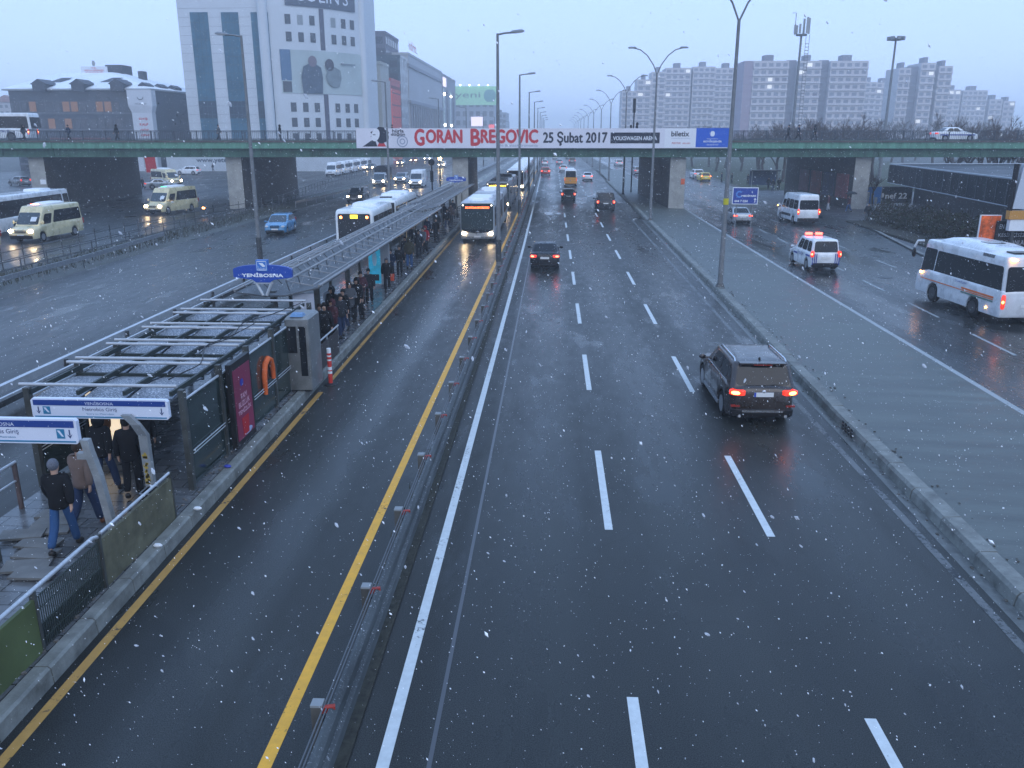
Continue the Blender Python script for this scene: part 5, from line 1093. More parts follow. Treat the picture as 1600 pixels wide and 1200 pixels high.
C = dict(black=CL('black', (.006, .006, .008)), navy=CL('navy', (.012, .022, .05)), jeans=CL('jeans', (.025, .07, .17)), djeans=CL('dark_jeans', (.02, .035, .08)), red=CL('red', (.36, .02, .03)), olive=CL('olive', (.055, .05, .03)), brown=CL('brown', (.10, .065, .055)), plum=CL('plum', (.07, .022, .028)),
         grey=CL('grey', (.09, .095, .105)), dgrey=CL('dark_grey', (.02, .021, .025)), tan=CL('tan', (.17, .12, .10)), hgrey=mat('grey_hair', (.13, .14, .17), .8, 0, .5, 60, bump=.8, bscale=120), hblack=mat('black_hair', (.012, .01, .009), .6), hbrown=mat('brown_hair', (.05, .03, .02), .6), white=CL('pale', (.4, .42, .45)), shoe=mat('dark_leather', (.02, .018, .017), .5), bshoe=mat('brown_leather', (.13, .05, .025), .5))
def person(label, x, y, rz, pose='stand', top='black', low='dgrey', kind='jacket', head=('hair', 'hblack'), z=.25, s=1.0, group=None, shoe='shoe'):
    def ob(nm, me, m, par):
        o = link(nm, me, par); o.material_slots[0].link = 'OBJECT'; o.material_slots[0].material = m; return o
    p = ob('person', PM[(pose, 'body')], SKIN, None); p.location = (x, y, z); p.rotation_euler = (0, 0, rz); p.scale = (s, s, s); tag(p, label, 'person', group)
    ob('coat' if kind == 'coat' else 'jacket', PM[(pose, kind)], C[top], p); ob('trousers', PM[(pose, 'trousers')], C[low], p)
    for n in 'lr': ob('shoe', PM[(pose, 'shoe' + n)], C[shoe], p)
    ob({'hair': 'hair', 'long_hair': 'hair', 'hood': 'hood'}[head[0]], PM[head[0]], C[head[1]], p); ob('eyes', PM['eyes'], BLACK, p)
    return p
AW, TO = 0, R(180)
x, y = at(100, 862, .27); person('person with grey hair, black jacket and bright blue jeans walking up the entrance ramp', x, y + .1, R(8), 'stride', 'black', 'jeans', head=('hair', 'hgrey'), s=1.03)
x, y = at(140, 822, .27); person('person in a brown coat and dark jeans reaching forward behind the grey sign post', x, y, R(-12), 'walk', 'tan', 'djeans', head=('hair', 'hbrown'), s=1.02, shoe='bshoe')
x, y = at(170, 770, .25); person('person in black jacket and dark jeans directly under the entrance sign', x, y, R(-10), 'walk', 'black', 'djeans', head=('hood', 'black'), s=1.02)
x, y = at(212, 778, .25); person('person dressed all in black inside the shelter entrance beside the bent post', x, y, R(15), 'stand', 'black', 'black', head=('hair', 'hblack'), s=1.04)
x, y = at(232, 745, .25); person('person in dark grey coat inside the shelter behind the bent post', x, y, R(30), 'stand', 'dgrey', 'black', kind='coat', head=('hair', 'hblack'), s=.98)
GP_ = 'people waiting on the platform'
spec = [ # px, py of the feet, facing deg, pose, top, low, kind, head, label
 (503, 546, 200, 'fold', 'navy', 'black', 'jacket', ('hair', 'hbrown'), 'person in a navy jacket with folded arms looking at the camera beside the pale board'),
 (531, 552, 190, 'stand', 'black', 'black', 'coat', ('long_hair', 'hblack'), 'person with long dark hair and black coat at the platform edge, nearest the low barrier'),
 (545, 540, 150, 'fold', 'plum', 'dgrey', 'jacket', ('hood', 'plum'), 'person in a dark plum hooded jacket behind the long haired person'),
 (556, 528, 230, 'stand', 'dgrey', 'djeans', 'jacket', ('hair', 'hblack'), 'person in dark grey with jeans, third along the platform edge'),
 (573, 502, 170, 'walk', 'black', 'black', 'coat', ('hood', 'black'), 'person in a long black hooded coat near the steel column'),
 (560, 500, 190, 'stand', 'brown', 'dgrey', 'jacket', ('hair', 'hbrown'), 'person in a brown jacket left of the black hooded coat'),
 (549, 505, 200, 'fold', 'grey', 'black', 'coat', ('long_hair', 'hbrown'), 'person in a grey coat holding something pale in the crowd by the column'),
 (539, 518, 170, 'stand', 'black', 'djeans', 'jacket', ('hair', 'hblack'), 'person in black almost hidden behind the first column'),
 (522, 520, 160, 'stand', 'black', 'black', 'coat', ('hood', 'black'), 'person in black hood standing left of the first column'),
 (566, 487, 210, 'fold', 'plum', 'black', 'jacket', ('hair', 'hblack'), 'person with a reddish scarf in front of the turquoise poster stand'),
 (578, 478, 190, 'stand', 'dgrey', 'black', 'jacket', ('hair', 'hblack'), 'person in dark grey just left of the turquoise poster stand'),
 (619, 456, 195, 'stand', 'black', 'black', 'coat', ('long_hair', 'hgrey'), 'person in a long black coat standing alone with a pale headscarf and an orange bag'),
 (643, 421, 5, 'stand', 'olive', 'jeans', 'jacket', ('hood', 'olive'), 'person in an olive hooded jacket and blue jeans seen from behind'),
 (634, 414, 180, 'stand', 'black', 'dgrey', 'jacket', ('hair', 'hblack'), 'person in black left of the olive jacket'),
 (655, 404, 190, 'stand', 'dgrey', 'black', 'coat', ('hair', 'hblack'), 'person in a dark coat between the olive jacket and the red jacket'),
 (662, 399, 150, 'walk', 'grey', 'black', 'jacket', ('hair', 'hbrown'), 'person in a grey jacket just left of the red jacket'),
 (676, 396, 180, 'walk', 'red', 'black', 'jacket', ('hood', 'red'), 'person in a bright red hooded jacket walking on the platform'),
 (691, 379, 175, 'stand', 'black', 'black', 'coat', ('hair', 'hblack'), 'person in black standing right of the red jacket near the silver bus'),
 (625, 433, 200, 'stand', 'black', 'black', 'jacket', ('hair', 'hblack'), 'person in black beside the platform column under the lattice roof'),
 (612, 440, 170, 'fold', 'navy', 'black', 'jacket', ('hair', 'hblack'), 'person in navy behind the pale headscarf'),
 (603, 432, 190, 'stand', 'plum', 'black', 'coat', ('hair', 'hbrown'), 'person in a plum coat right behind the turquoise poster stand'),
 (646, 392, 180, 'stand', 'black', 'black', 'jacket', ('hair', 'hblack'), 'person in black deep under the roof behind the red jacket'),
 (668, 378, 190, 'stand', 'navy', 'black', 'jacket', ('hair', 'hbrown'), 'person in navy farther along the platform behind the red jacket'),
 (684, 366, 180, 'stand', 'dgrey', 'black', 'coat', ('hair', 'hblack'), 'person in a dark grey coat left of the silver bus front'),
 (699, 360, 170, 'walk', 'black', 'djeans', 'jacket', ('hair', 'hblack'), 'person in black and jeans walking next to the silver bus'),
 (705, 352, 190, 'stand', 'brown', 'black', 'jacket', ('hair', 'hblack'), 'person in brown at the far end of the crowd beside the bus'),
 (694, 350, 175, 'stand', 'black', 'black', 'coat', ('hood', 'black'), 'person in a black hood at the far end of the crowd'),
 (708, 343, 185, 'stand', 'dgrey', 'black', 'jacket', ('hair', 'hblack'), 'farthest person on the platform, in dark grey'),
]
for px, py, fa, pose, top, low, kd, hd_, lb in spec:
    x, y = at(px, py, .25); x = min(x, px_plat(y) - .75); person(lb, x, y, R(fa), pose, top, low, kd, hd_, group=GP_, s=random.uniform(.95, 1.05))
x, y = at(611, 450, .25); t = thing('shopping_bag', 'small orange shopping bag held beside the long black coat', 'bag', (x + .04, y, .62)); MB().loft([rrect(.13, -.06, .06, .02, 0, 3), rrect(.15, -.07, .07, .02, .34, 3)]).build('pouch', mat('orange_bag', (.55, .08, .04), .5), t); MB().path([(-.09, 0, .34), (-.05, 0, .5), (.05, 0, .5), (.09, 0, .34)], .01, 5).build('handle', BLACK, t)
GB = 'people walking over the bridge'
for px, fa, pose, top, s_, lb in [(66, -95, 'stride', 'black', 1.0, 'person in black striding over the bridge behind the white coach'), (132, 90, 'walk', 'navy', 1, 'person in navy on the bridge left of the banner column building'), (203, 90, 'walk', 'black', 1, 'person in black on the bridge in front of the white building banner'),
                              (355, -90, 'walk', 'grey', 1, 'person in grey on the bridge in front of the tall office tower'), (447, 90, 'stand', 'black', 1, 'person in a black hood on the bridge below the large wall poster'), (617, 90, 'walk', 'dgrey', 1, 'person behind the left end of the banner'),
                              (985, -90, 'walk', 'black', .98, 'person in black above the banner near the hazy apartment blocks'), (994, 90, 'walk', 'black', 1.12, 'tall person in black above the banner beside the thin pole'), (1233, 90, 'walk', 'dgrey', 1, 'person on the bridge left of the mobile mast'),
                              (1249, -90, 'stride', 'navy', 1, 'person in navy on the bridge just right of the mobile mast'), (1275, -90, 'stride', 'black', 1, 'rightmost person on the bridge, in black')]:
    x, z = atY(px, 215, 93); Y = 92.3 + x * math.sin(BR); person(lb, x, Y, R(fa), pose, top, 'black', head=('hood', top) if top in ('black',) else ('hair', 'hblack'), z=7.0, group=GB, s=s_)
GQ = 'people on the square at the right'
for i, (px, py, fa, pose, top, low, lb) in enumerate([(1354, 348, 180, 'walk', 'black', 'grey', 'person in black walking alone beside the hedge'), (1293, 330, 90, 'stand', 'plum', 'white', 'person in pale trousers beside the pier posters'), (1325, 332, 100, 'walk', 'plum', 'jeans', 'person walking under a dark umbrella'),
    (1168, 289, 120, 'stand', 'black', 'black', 'leftmost person waiting at the stop beyond the bridge'), (1174, 288, 90, 'stand', 'dgrey', 'black', 'second person waiting at the stop'), (1180, 290, 60, 'stand', 'black', 'grey', 'person with grey trousers waiting at the stop'), (1186, 287, 200, 'stand', 'navy', 'black', 'person in navy waiting at the stop'), (1191, 290, 150, 'stand', 'white', 'black', 'person in a pale jacket waiting at the stop'),
    (1200, 296, 180, 'walk', 'black', 'black', 'person walking away from the stop crowd'), (1207, 299, 170, 'walk', 'dgrey', 'djeans', 'person in jeans right of the stop crowd'), (1216, 297, 160, 'walk', 'black', 'black', 'rightmost person of the stop crowd'), (1143, 287, 90, 'stand', 'black', 'black', 'person at the roadside right of the taxi'), (1127, 286, 90, 'stand', 'navy', 'black', 'person in navy nearest the taxi')]):
    x, y = at(px, py); person(lb, x, y, R(fa), pose, top, low, z=.0, group=GQ)
x, y = at(1325, 332); t = thing('umbrella', 'dark grey open umbrella over the person beside the pier posters', 'umbrella', (x + .15, y, 1.15)); MB().loft([[(r_ * math.cos(R(a)), r_ * math.sin(R(a)), z) for a in range(0, 360, 45)] for r_, z in ((.62, .72), (.5, .86), (.28, .96), (.02, 1.02))], 0, True).build('canopy', C['dgrey'], t, smooth=20); MB().tube((0, 0, -.1), (0, 0, 1.0), .012).build('shaft', BLACK, t)
for px, py, lb in ((333, 268, 'person crossing the wet forecourt beyond the bridge'), (212, 290, 'person in red beside the silver car under the flag'), (224, 296, 'person in black at the forecourt edge under the flag')):
    x, y = at(px, py); person(lb, x, y, R(90), 'walk', 'red' if 'red' in lb else 'black', 'black', z=0, group='people on the forecourt')

# ---------------------------------------------------------------- buildings
def wins(t, rects, m, nm='window', cap=100):
    """rects: list of (corner a, corner b, corner c, corner d) in local coordinates; first ones are parts, the rest one part"""
    for r_ in rects[:cap]:
        MB().poly(r_).build(nm, m if not isinstance(m, list) else random.choice(m), t, fix=False)
    if len(rects) > cap:
        b = MB()
        for r_ in rects[cap:]: b.poly(r_)
        tag(b.build(nm, m if not isinstance(m, list) else m[0], t, fix=False), kind='stuff')
def wr(x0, x1, z0, z1, y): return [(x0, y, z0), (x1, y, z0), (x1, y, z1), (x0, y, z1)]
WD = mat('window_dark', (.03, .035, .045), .15, spec=.6); WLIT = mat('window_lit_pale', (.8, .78, .72), .4, emit=.55); WW = mat('window_warm_lit', (.26, .12, .06), .4, emit=.12)
CLAD = mat('pale_cladding', (.50, .54, .58), .6, 0, .06, .15); CLADG = mat('cladding_joint', (.24, .26, .3), .6)
BGLS = mat('teal_curtain_glass', (.018, .10, .16), .3, 0, .25, .2, spec=.2)
# office tower
Xa = atY(296, 200, 195)[0]; Xb = atY(431, 200, 195)[0]
t = thing('office_tower', 'tall pale office tower with three teal glass strips, a curved bay and a wall poster', 'office tower', (0, 0, 0)); TWR = t
b = MB()
arc = [(Xb, 195.0)]; cxA, cyA = Xb - .2, 195.0
N_ = 12; P0, P1 = Vector((Xb + .6, 195.2)), Vector((-45.6, 211)); nrm_ = Vector((.58, -.81))
for i in range(N_ + 1):
    u = i / N_; q = P0.lerp(P1, u) + nrm_ * (4 * u * (1 - u) * 2.2); arc.append((q.x, q.y))
foot = [(Xa, 195.0)] + arc + [(-45.6, 226), (Xa, 226)]
b.prism(foot, 0, 43.0); b.build('wall', CLAD, t)
b = MB(); b.prism([(Xa + 1, 194.2), (Xb - 14, 194.2), (Xb - 14, 194.9), (Xa + 1, 194.9)], 41.5, 44); b.build('parapet', CLAD, t)
for a, c in ((313, 341), (360, 387), (405, 432)):
    x0_ = atY(a, 185, 194.9)[0]; x1_ = atY(c - 1, 185, 194.9)[0]; z1_ = atY(a, 19, 194.9)[1]
    MB().box(x0_, x1_, 194.86, 194.95, 2, z1_).build('glass_strip', BGLS, t)
    MB().box(x0_ - .02, x1_ + .02, 194.83, 194.858, atY(a, 185, 195)[1] , atY(a, 158, 195)[1]).build('dark_glass', mat('dark_teal_glass', (.012, .03, .055), .4, spec=.2), t)
    b = MB(); z = 3.5
    while z < z1_: b.box(x0_, x1_, 194.80, 194.829, z, z + .08); z += 1.75
    for k in range(1, 4): b.box(x0_ + (x1_ - x0_) * k / 4 - .03, x0_ + (x1_ - x0_) * k / 4 + .03, 194.78, 194.799, 2, z1_)
    b.build('mullions', mat('mullion_teal', (.03, .07, .09), .4), t)
b = MB(); z = 3.0
while z < 43: b.box(Xa + .1, Xb - .1, 194.97, 194.998, z, z + .05); z += 1.85
b.build('cladding_joints', CLADG, t)
b = MB(); b.loft([[(Xb - .9 + 1.1 * math.cos(R(a)), 194.4 + 1.1 * math.sin(R(a)), z) for a in range(0, 360, 30)] for z in (0, 43.4)]); b.build('corner_column', CLAD, t, smooth=50)
b = MB(); b.loft([[(-45.9 + 1.0 * math.cos(R(a)), 211 + 1.0 * math.sin(R(a)), z) for a in range(0, 360, 30)] for z in (0, 43.4)]); b.build('corner_column', CLAD, t, smooth=50)
def arcp(u, off=.08):
    q = P0.lerp(P1, u) + nrm_ * (4 * u * (1 - u) * 2.2); d = (P1 - P0) + nrm_ * (4 * (1 - 2 * u) * 2.2); d.normalize(); n2 = Vector((d.y, -d.x)); q = q + n2 * off; return (q.x, q.y)
def arcquad(u0, u1, z0, z1, m, nm, off=.08, seg=1):
    b = MB()
    for k in range(seg):
        a, c = u0 + (u1 - u0) * k / seg, u0 + (u1 - u0) * (k + 1) / seg; b.quad((*arcp(a, off), z0), (*arcp(c, off), z0), (*arcp(c, off), z1), (*arcp(a, off), z1))
    return b.build(nm, m, t, fix=False)
for z in (6.2, 9.6, 12.9, 27.8, 31.4):
    for u in (.13, .25, .37, .60, .72, .83): arcquad(u, u + .055, z, z + 2.0, mat('window_blind', (.22, .25, .27), .5) if (z, u) in ((31.4, .25), (31.4, .60)) else WD, 'window')
for z0_, z1_ in ((0, 16.8), (26.3, 35.0)): arcquad(.475, .525, z0_, z1_, mat('stair_glass', (.05, .05, .08), .2), 'stair_strip', .07)
arcquad(.14, .90, 35.2, 40.2, mat('sign_slate', (.045, .06, .09), .4), 'sign_panel', .25, 10)
for k, chh in enumerate('COLIN\'S'): pass
# lettering bent round the bay, one letter block at a time
vs, fs, ar = TM["COLIN'S"]; b = MB(); hh = 2.9; LU = (arcp(.86, 0)[0] - arcp(.18, 0)[0])
b.add([(*arcp(.52 + .29 * (x_ / (ar / 2)), .32), 37.7 + y_ * hh) for x_, y_ in vs], fs); b.build('lettering', mat('tower_letters', (.6, .64, .7), .4), t, fix=False)
arcquad(.06, .95, 16.9, 26.1, mat('wall_poster', (.36, .43, .44), .6, 0, .12, .15), 'wall_poster', .12, 12); arcquad(.06, .16, 19.6, 26.1, mat('poster_blue', (.07, .14, .24), .5), 'poster_band', .16, 2); arcquad(.07, .155, 17.1, 19.4, WD, 'window', .17)
def pfig(nm, u0, zc, pts, m): 
    b = MB(); b.poly([(*arcp(u0 + dx, .45), zc + dz) for dx, dz in pts]); b.build(nm, m, t, fix=False)
DEN = mat('denim_print', (.06, .085, .12), .6, 0, .3, .9); DEN2 = mat('pale_denim_print', (.16, .20, .22), .6, 0, .2, .5); FACE = mat('print_face', (.16, .13, .16), .6)
pfig('printed_figure', .36, 16.95, [(-.10, 0), (.10, 0), (.11, 3.5), (.095, 5.6), (.04, 6.3), (-.03, 6.3), (-.085, 5.7), (-.11, 3.5)], DEN); pfig('printed_face', .37, 23.2, [(.045 * math.cos(R(a)), 1.2 * math.sin(R(a)) + .6) for a in range(0, 360, 30)], FACE)
pfig('printed_figure', .58, 18.2, [(-.05, 1.0), (.0, .2), (.07, .4), (.10, 2.2), (.09, 4.0), (.03, 4.6), (-.04, 4.4), (-.08, 2.5)], DEN2); pfig('printed_face', .55, 22.9, [(.05 * math.cos(R(a)), 1.35 * math.sin(R(a)) + .3) for a in range(0, 360, 30)], mat('print_hair', (.05, .05, .07), .6))
pfig('printed_words', .77, 23.4, [(-.09, 0), (.09, 0), (.09, .35), (-.09, .35)], DEN2)
# office block with snowy hipped roof
Yb = 190; X0 = atY(22, 200, Yb)[0]; X1 = atY(242, 200, Yb)[0]
t = thing('clinic_building', 'low dark glazed building with a snow covered hipped roof and dormers', 'building', (0, 0, 0))
SL = mat('dark_slate_facade', (.028, .038, .055), .35, 0, .3, .4); SNOW = mat('snow_on_roof', (.70, .74, .78), .7, 0, .08, .3); DG = mat('dormer_dark', (.05, .055, .07), .6); FCG = mat('facade_glass_dark', (.02, .03, .045), .12, spec=.6)
X2, Y2 = atY(292, 200, 206)[0], 206
MB().prism([(X0, Yb), (X1, Yb), (X2, Y2), (X2, 225), (X0, 225)], 0, 17.3).build('wall', SL, t)
e = .9; ev = [(X0 - e, Yb - e, 17.6), (X1 + e * .6, Yb - e, 17.6), (X2 + e, Y2, 17.6), (X2 + e, 226, 17.6), (X0 - e, 226, 17.6)]
rx0, rx1 = atY(108, 118, 205)[0], atY(182, 118, 205)[0]; rd = [(rx0, 203, 21.9), (rx1, 203, 21.9), (rx1 + 1, 207, 21.9), (rx1, 212, 21.9), (rx0, 212, 21.9)]
b = MB(); b.loft([ev, rd]); b.build('roof', SNOW, t); b = MB(); b.loft([[(x_, y_, 17.25) for x_, y_, _ in ev], ev], 0, True); b.build('eave', mat('eave_pale', (.3, .32, .35), .6), t)
for px in (59, 120, 181):
    x_ = atY(px, 130, 188.4)[0]; f = MB(); f.loft([[(x_ - 1.4, y_, 17.0), (x_ + 1.4, y_, 17.0), (x_ + 1.4, y_, 18.4), (x_ + 1.9, y_, 18.5), (x_, y_, 19.6), (x_ - 1.9, y_, 18.5), (x_ - 1.4, y_, 18.4)] for y_ in (188.4, 193.5)]); f.build('dormer', DG, t)
for px, Y_ in ((227, 192.5), (250, 198.5), (271, 204)):
    x_ = atY(px, 130, Y_)[0]; f = MB(); f.loft([[(x_ - .8, y_, 16.9), (x_ + .8, y_, 16.9), (x_ + 1.0, y_, 18.4), (x_, y_, 19.0), (x_ - 1.0, y_, 18.4)] for y_ in (Y_ - 1.6, Y_ + 2)]); f.build('dormer', DG, t)
for px, w_ in ((93, 1.7), (173, 1.7)):
    x_ = atY(px, 124, 195.5)[0]; MB().add([(x_ - 1.9, 194.2, 19.25), (x_ + .9, 194.2, 19.25), (x_ + 2.2, 197.2, 20.35), (x_ - .4, 197.2, 20.35)], [(0, 1, 2, 3)]).build('roof_window', DG, t, fix=False)
random.seed(21); nw = 13
for zf in (2.2, 5.9, 9.6, 13.2):
    BOX('spandrel', X0 - .05, X1, Yb - .12, Yb - .02, zf - .95, zf - .55, mat('grey_spandrel', (.10, .11, .13), .5), t)
    for k in range(nw):
        a = X0 + .5 + (X1 - X0 - 7.5) * k / nw; MB().poly(wr(a, a + (X1 - X0 - 7.5) / nw - .35, zf - .4, zf + 1.7, Yb - .06)).build('window', WW if (zf, k) in ((13.2, 2), (13.2, 6), (13.2, 7), (13.2, 10), (9.6, 4), (9.6, 6), (13.2, 11)) else FCG, t, fix=False)
MB().box(X0 + 8, X0 + 22, Yb - .25, Yb - .14, .5, 7.2).build('red_shopfront', mat('dull_red_shopfront', (.22, .05, .05), .5), t)
# white banner column at the corner
b = MB(); xl, xr_ = atY(201, 150, 189.3)[0], atY(239, 150, 189.3)[0]; xl2, xr2 = atY(207, 170, 189.3)[0], atY(238, 170, 189.3)[0]
b.loft([[(xl2, 188.8, 0), (xr2, 188.8, 0), (xr2, 190.6, 0), (xl2, 190.6, 0)], [(xl2, 188.8, 12.5), (xr2, 188.8, 12.5), (xr2, 190.6, 12.5), (xl2, 190.6, 12.5)], [(xl, 188.5, 14), (xr_, 188.5, 14), (xr_, 190.6, 14), (xl, 190.6, 14)], [(xl, 188.5, 17.2), (xr_, 188.5, 17.2), (xr_, 190.6, 17.2), (xl, 190.6, 17.2)]]); b.build('banner_column', mat('white_fabric', (.5, .53, .58), .6), t)
xm = (xl2 + xr2) / 2 + .2
for k, s_ in enumerate(('DIŞ', 'KALP', 'GÖZ', 'ÇENE', 'POLİKLİNİK')): text(s_, (xm, 188.76, 11.2 - 1.15 * k), .5, 0, mat('dull_red_ink', (.5, .08, .1), .5), t, width=1.9 if k != 4 else 2.8, bold=.03)
b = MB()
for k in range(10):
    a0, a1 = R(-170 + k * 16), R(-170 + (k + 1) * 16); q = lambda a, r_: (xm + r_ * math.cos(a), 188.42, 15.9 + r_ * math.sin(a)); b.quad(q(a0, .75), q(a0, .6), q(a1, .6), q(a1, .75))
b.build('crescent_emblem', DEN, t); text('POLİKLİNİK', (xm, 188.44, 14.4), .35, 0, DEN, t, width=2.6)
# roof sign, plant room
xs0, xs1 = atY(127, 110, 203)[0], atY(168, 110, 203)[0]; zt_ = atY(127, 104, 203)[1]; zb_ = atY(127, 115, 203)[1]
t2 = thing('roof_sign', 'white roof sign with three lines of red letters on the snowy roof', 'sign', (0, 0, 0)); BOX('panel', xs0, xs1, 202.9, 203.1, zb_, zt_, mat('sign_panel_white', (.6, .63, .68), .5), t2)
for k, (s_, w_) in enumerate((('T.C.', 1.2), ('SOSYAL GÜVENLİK', 4.6), ('BÖLGE MÜDÜRLÜĞÜ', 4.2))): text(s_, ((xs0 + xs1) / 2, 202.88, zt_ - .35 - .45 * k), .32, 0, mat('dull_red_ink', (.5, .08, .1), .5), t2, width=w_, bold=.02)
for x_ in (xs0 + .3, xs1 - .3): BOX('leg', x_ - .1, x_ + .1, 203.1, 203.3, 21.5, zt_, STEELD, t2)
MB().ball(((xs0 + xs1) / 2, 203, zt_ + .7), (.4, .1, .7)).build('emblem', STEEL, t2)
BOX('plant_room', rx1 - 2.5, rx1 + 1.5, 205, 210, 21.2, 23.7, DG, t)
BOX('chimney', atY(216, 120, 205)[0], atY(224, 120, 205)[0], 205, 207, 18, 22.3, DG, t)
# generic box buildings of the street at the left, east faces along X=-45
def block(name, label, x0, x1, y0, y1, h, m, floors, cols, wm=WD, cap=60, side=None, ww=.6, wh_=.55, z0=1.2, group=None, roof=None, cat='building', lit=.0, ridge=None):
    t = thing(name, label, cat, ((x0 + x1) / 2, (y0 + y1) / 2, 0), 0, group); hx, hy = (x1 - x0) / 2, (y1 - y0) / 2
    BOX('wall', -hx, hx, -hy, hy, 0, h, m, t); rects = []
    fh = (h - z0) / floors
    if cols:
        cw_ = 2 * hx / cols
        for f in range(floors):
            for c in range(cols): rects.append(wr(-hx + cw_ * (c + .5 - ww / 2), -hx + cw_ * (c + .5 + ww / 2), z0 + fh * f + fh * .22, z0 + fh * f + fh * (.22 + wh_), -hy - .05))
    if side:
        s, sc_n = side; cw_ = 2 * hy / sc_n
        for f in range(floors):
            for c in range(sc_n):
                y_ = -hy + cw_ * (c + .5); rects.append([(s * (hx + .05), y_ - cw_ * ww / 2, z0 + fh * (f + .22)), (s * (hx + .05), y_ + cw_ * ww / 2, z0 + fh * (f + .22)), (s * (hx + .05), y_ + cw_ * ww / 2, z0 + fh * (f + .22 + wh_)), (s * (hx + .05), y_ - cw_ * ww / 2, z0 + fh * (f + .22 + wh_))])
    rects.sort(key=lambda r_: -r_[0][2]); wins(t, rects, [wm] * int(20 * (1 - lit)) + [WLIT] * int(20 * lit) if lit else wm, cap=cap)
    BOX('parapet', -hx - .15, hx + .15, -hy - .15, hy + .15, h, h + .7, roof or m, t)
    BOX('roof_box', -hx * .4, hx * .3, -hy * .3, hy * .4, h + .7, h + 3, DG, t)
    return t
random.seed(31)
PG = mat('pale_grey_render', (.38, .40, .43), .7, 0, .1, .1); MGY = mat('mid_grey_render', (.24, .26, .30), .7, 0, .1, .1); CRM = mat('cream_render', (.34, .35, .33), .7, 0, .1, .1); DGY = mat('dark_grey_render', (.075, .08, .10), .6, 0, .15, .1)
t = block('shop_building', 'pale building with fluted columns right of the office tower', -62, -45.2, 228.5, 240, 25.5, CRM, 1, 0, WD)
b = MB()
for k in range(7): b.box(8.4, 8.75, -5.2 + k * 1.7, -4.6 + k * 1.7, 0, 22)
for k in range(8): b.box(-8 + k * 2.1, -7.4 + k * 2.1, -6.1, -5.76, 0, 22)
b.build('fluting', PG, t)
t = block('dark_office', 'tall dark brown grey office block rising behind the fluted building', -68, -50, 262, 284, 36.5, mat('brown_grey_cladding', (.10, .10, .13), .6), 10, 5, WD, cap=50, side=(1, 6))
MB().loft([[(-5, -9, 37.2), (3, -9, 37.2), (3, 2, 37.2), (-5, 2, 37.2)], [(-5, -9, 39.5), (3, -9, 39.5), (3, 2, 39.5), (-5, 2, 39.5)], [(-3, -8, 41), (0, -8, 41), (0, 1, 41), (-3, 1, 41)]]).build('glass_roof_house', mat('pale_roof_glass', (.25, .36, .36), .3), t)
t = block('red_lit_building', 'building front bathed in red light', -60, -45, 241, 256, 22.2, mat('red_lit_cladding', (.4, .07, .07), .5, 0, .2, .3), 6, 0, WD)
b = MB(); b.box(7.55, 7.62, -7.2, 7.2, 1.5, 20.2); _o = b.build('red_glow_front', mat('red_lit_panel', (.62, .10, .09), .5, 0, .3, .4), t); _o.data.materials[0].node_tree.nodes['Principled BSDF'].inputs['Emission Color'].default_value = (.8, .13, .12, 1); _o.data.materials[0].node_tree.nodes['Principled BSDF'].inputs['Emission Strength'].default_value = .55  # red light on this front is put into its colour and glow
b = MB()
for k in range(9): b.box(7.64, 7.8, -7.0 + k * 1.6, -6.8 + k * 1.6, 1.5, 21)
for k in range(6): b.box(7.64, 7.75, -7.2, 7.2, 3 + k * 3.2, 3.25 + k * 3.2)
b.build('facade_grid', DGY, t)
t = block('glass_office', 'narrow dark glass office between the red front and the large mall', -60, -45, 257, 270, 29.5, mat('blue_grey_glass', (.05, .075, .09), .2, 0, .2, .3), 8, 4, WD, side=(1, 5))
t = block('shopping_mall', 'large white shopping mall with a red roof sign and tall columns', -75, -45, 272, 352, 31.5, PG, 3, 0, WD)
b = MB()
for k in range(16): b.box(15.02, 15.5, -39 + k * 5, -37.6 + k * 5, 0, 17)
b.build('columns', MGY, t); BOX('glass_wall', 15.03, 15.1, -39, 39, 1, 17.2, mat('mall_glass', (.045, .06, .075), .2), t); BOX('cornice', -15.5, 15.6, -40.6, 40.4, 17.3, 18.3, MGY, t); BOX('top_band', -15.5, 15.4, -40.4, 40.2, 28, 29, MGY, t)
BOX('lit_entrance', -12, -2, -40.15, -40.05, 9, 16, mat('mall_dark_front', (.06, .05, .07), .4), t); BOX('lit_window', 5, 9, -40.3, -40.2, 11, 15, WLIT, t); BOX('lit_screen', 1, 3.5, -40.3, -40.2, 10, 15, mat('red_screen', (1, .1, .08), .4, emit=.8), t)
for s_, z_ in (('KIRALIK', 33.3),): text('indirim', (15.2, -32, 34.5), 2.6, R(90), mat('dull_red_sign', (.5, .06, .06), .4), t, width=14, bold=.12)
t = block('glass_tower_shops', 'pale glass building with bright lamp strips beyond the mall', -70, -45, 354, 400, 31, MGY, 6, 0, WD)
for k, c_ in enumerate((WLIT, WD, WLIT, WD)): BOX('lit_strip', 12.5, 12.6, -22 + k * 11, -17 + k * 11, 2, 26, mat('pale_green_glass', (.30, .38, .34), .3, 0, .2, .5) if c_ is WLIT else DGY, t)
for y_, z_ in ((-19, 24), (-19, 12), (3, 24), (3, 12)): MB().ball((12.9, y_, z_), (.3, .7, .6)).build('floodlight', mat('floodlight', (1, .97, .9), .3, emit=14), t)
BOX('lit_sign', 12.5, 12.7, -22, -12, 27, 30.5, mat('white_lit_sign', (.9, .75, .85), .4, emit=1.0), t)
t = block('billboard_building', 'distant grey building carrying a glowing green billboard', -76, -40, 590, 640, 31, MGY, 5, 8, WD, cap=40)
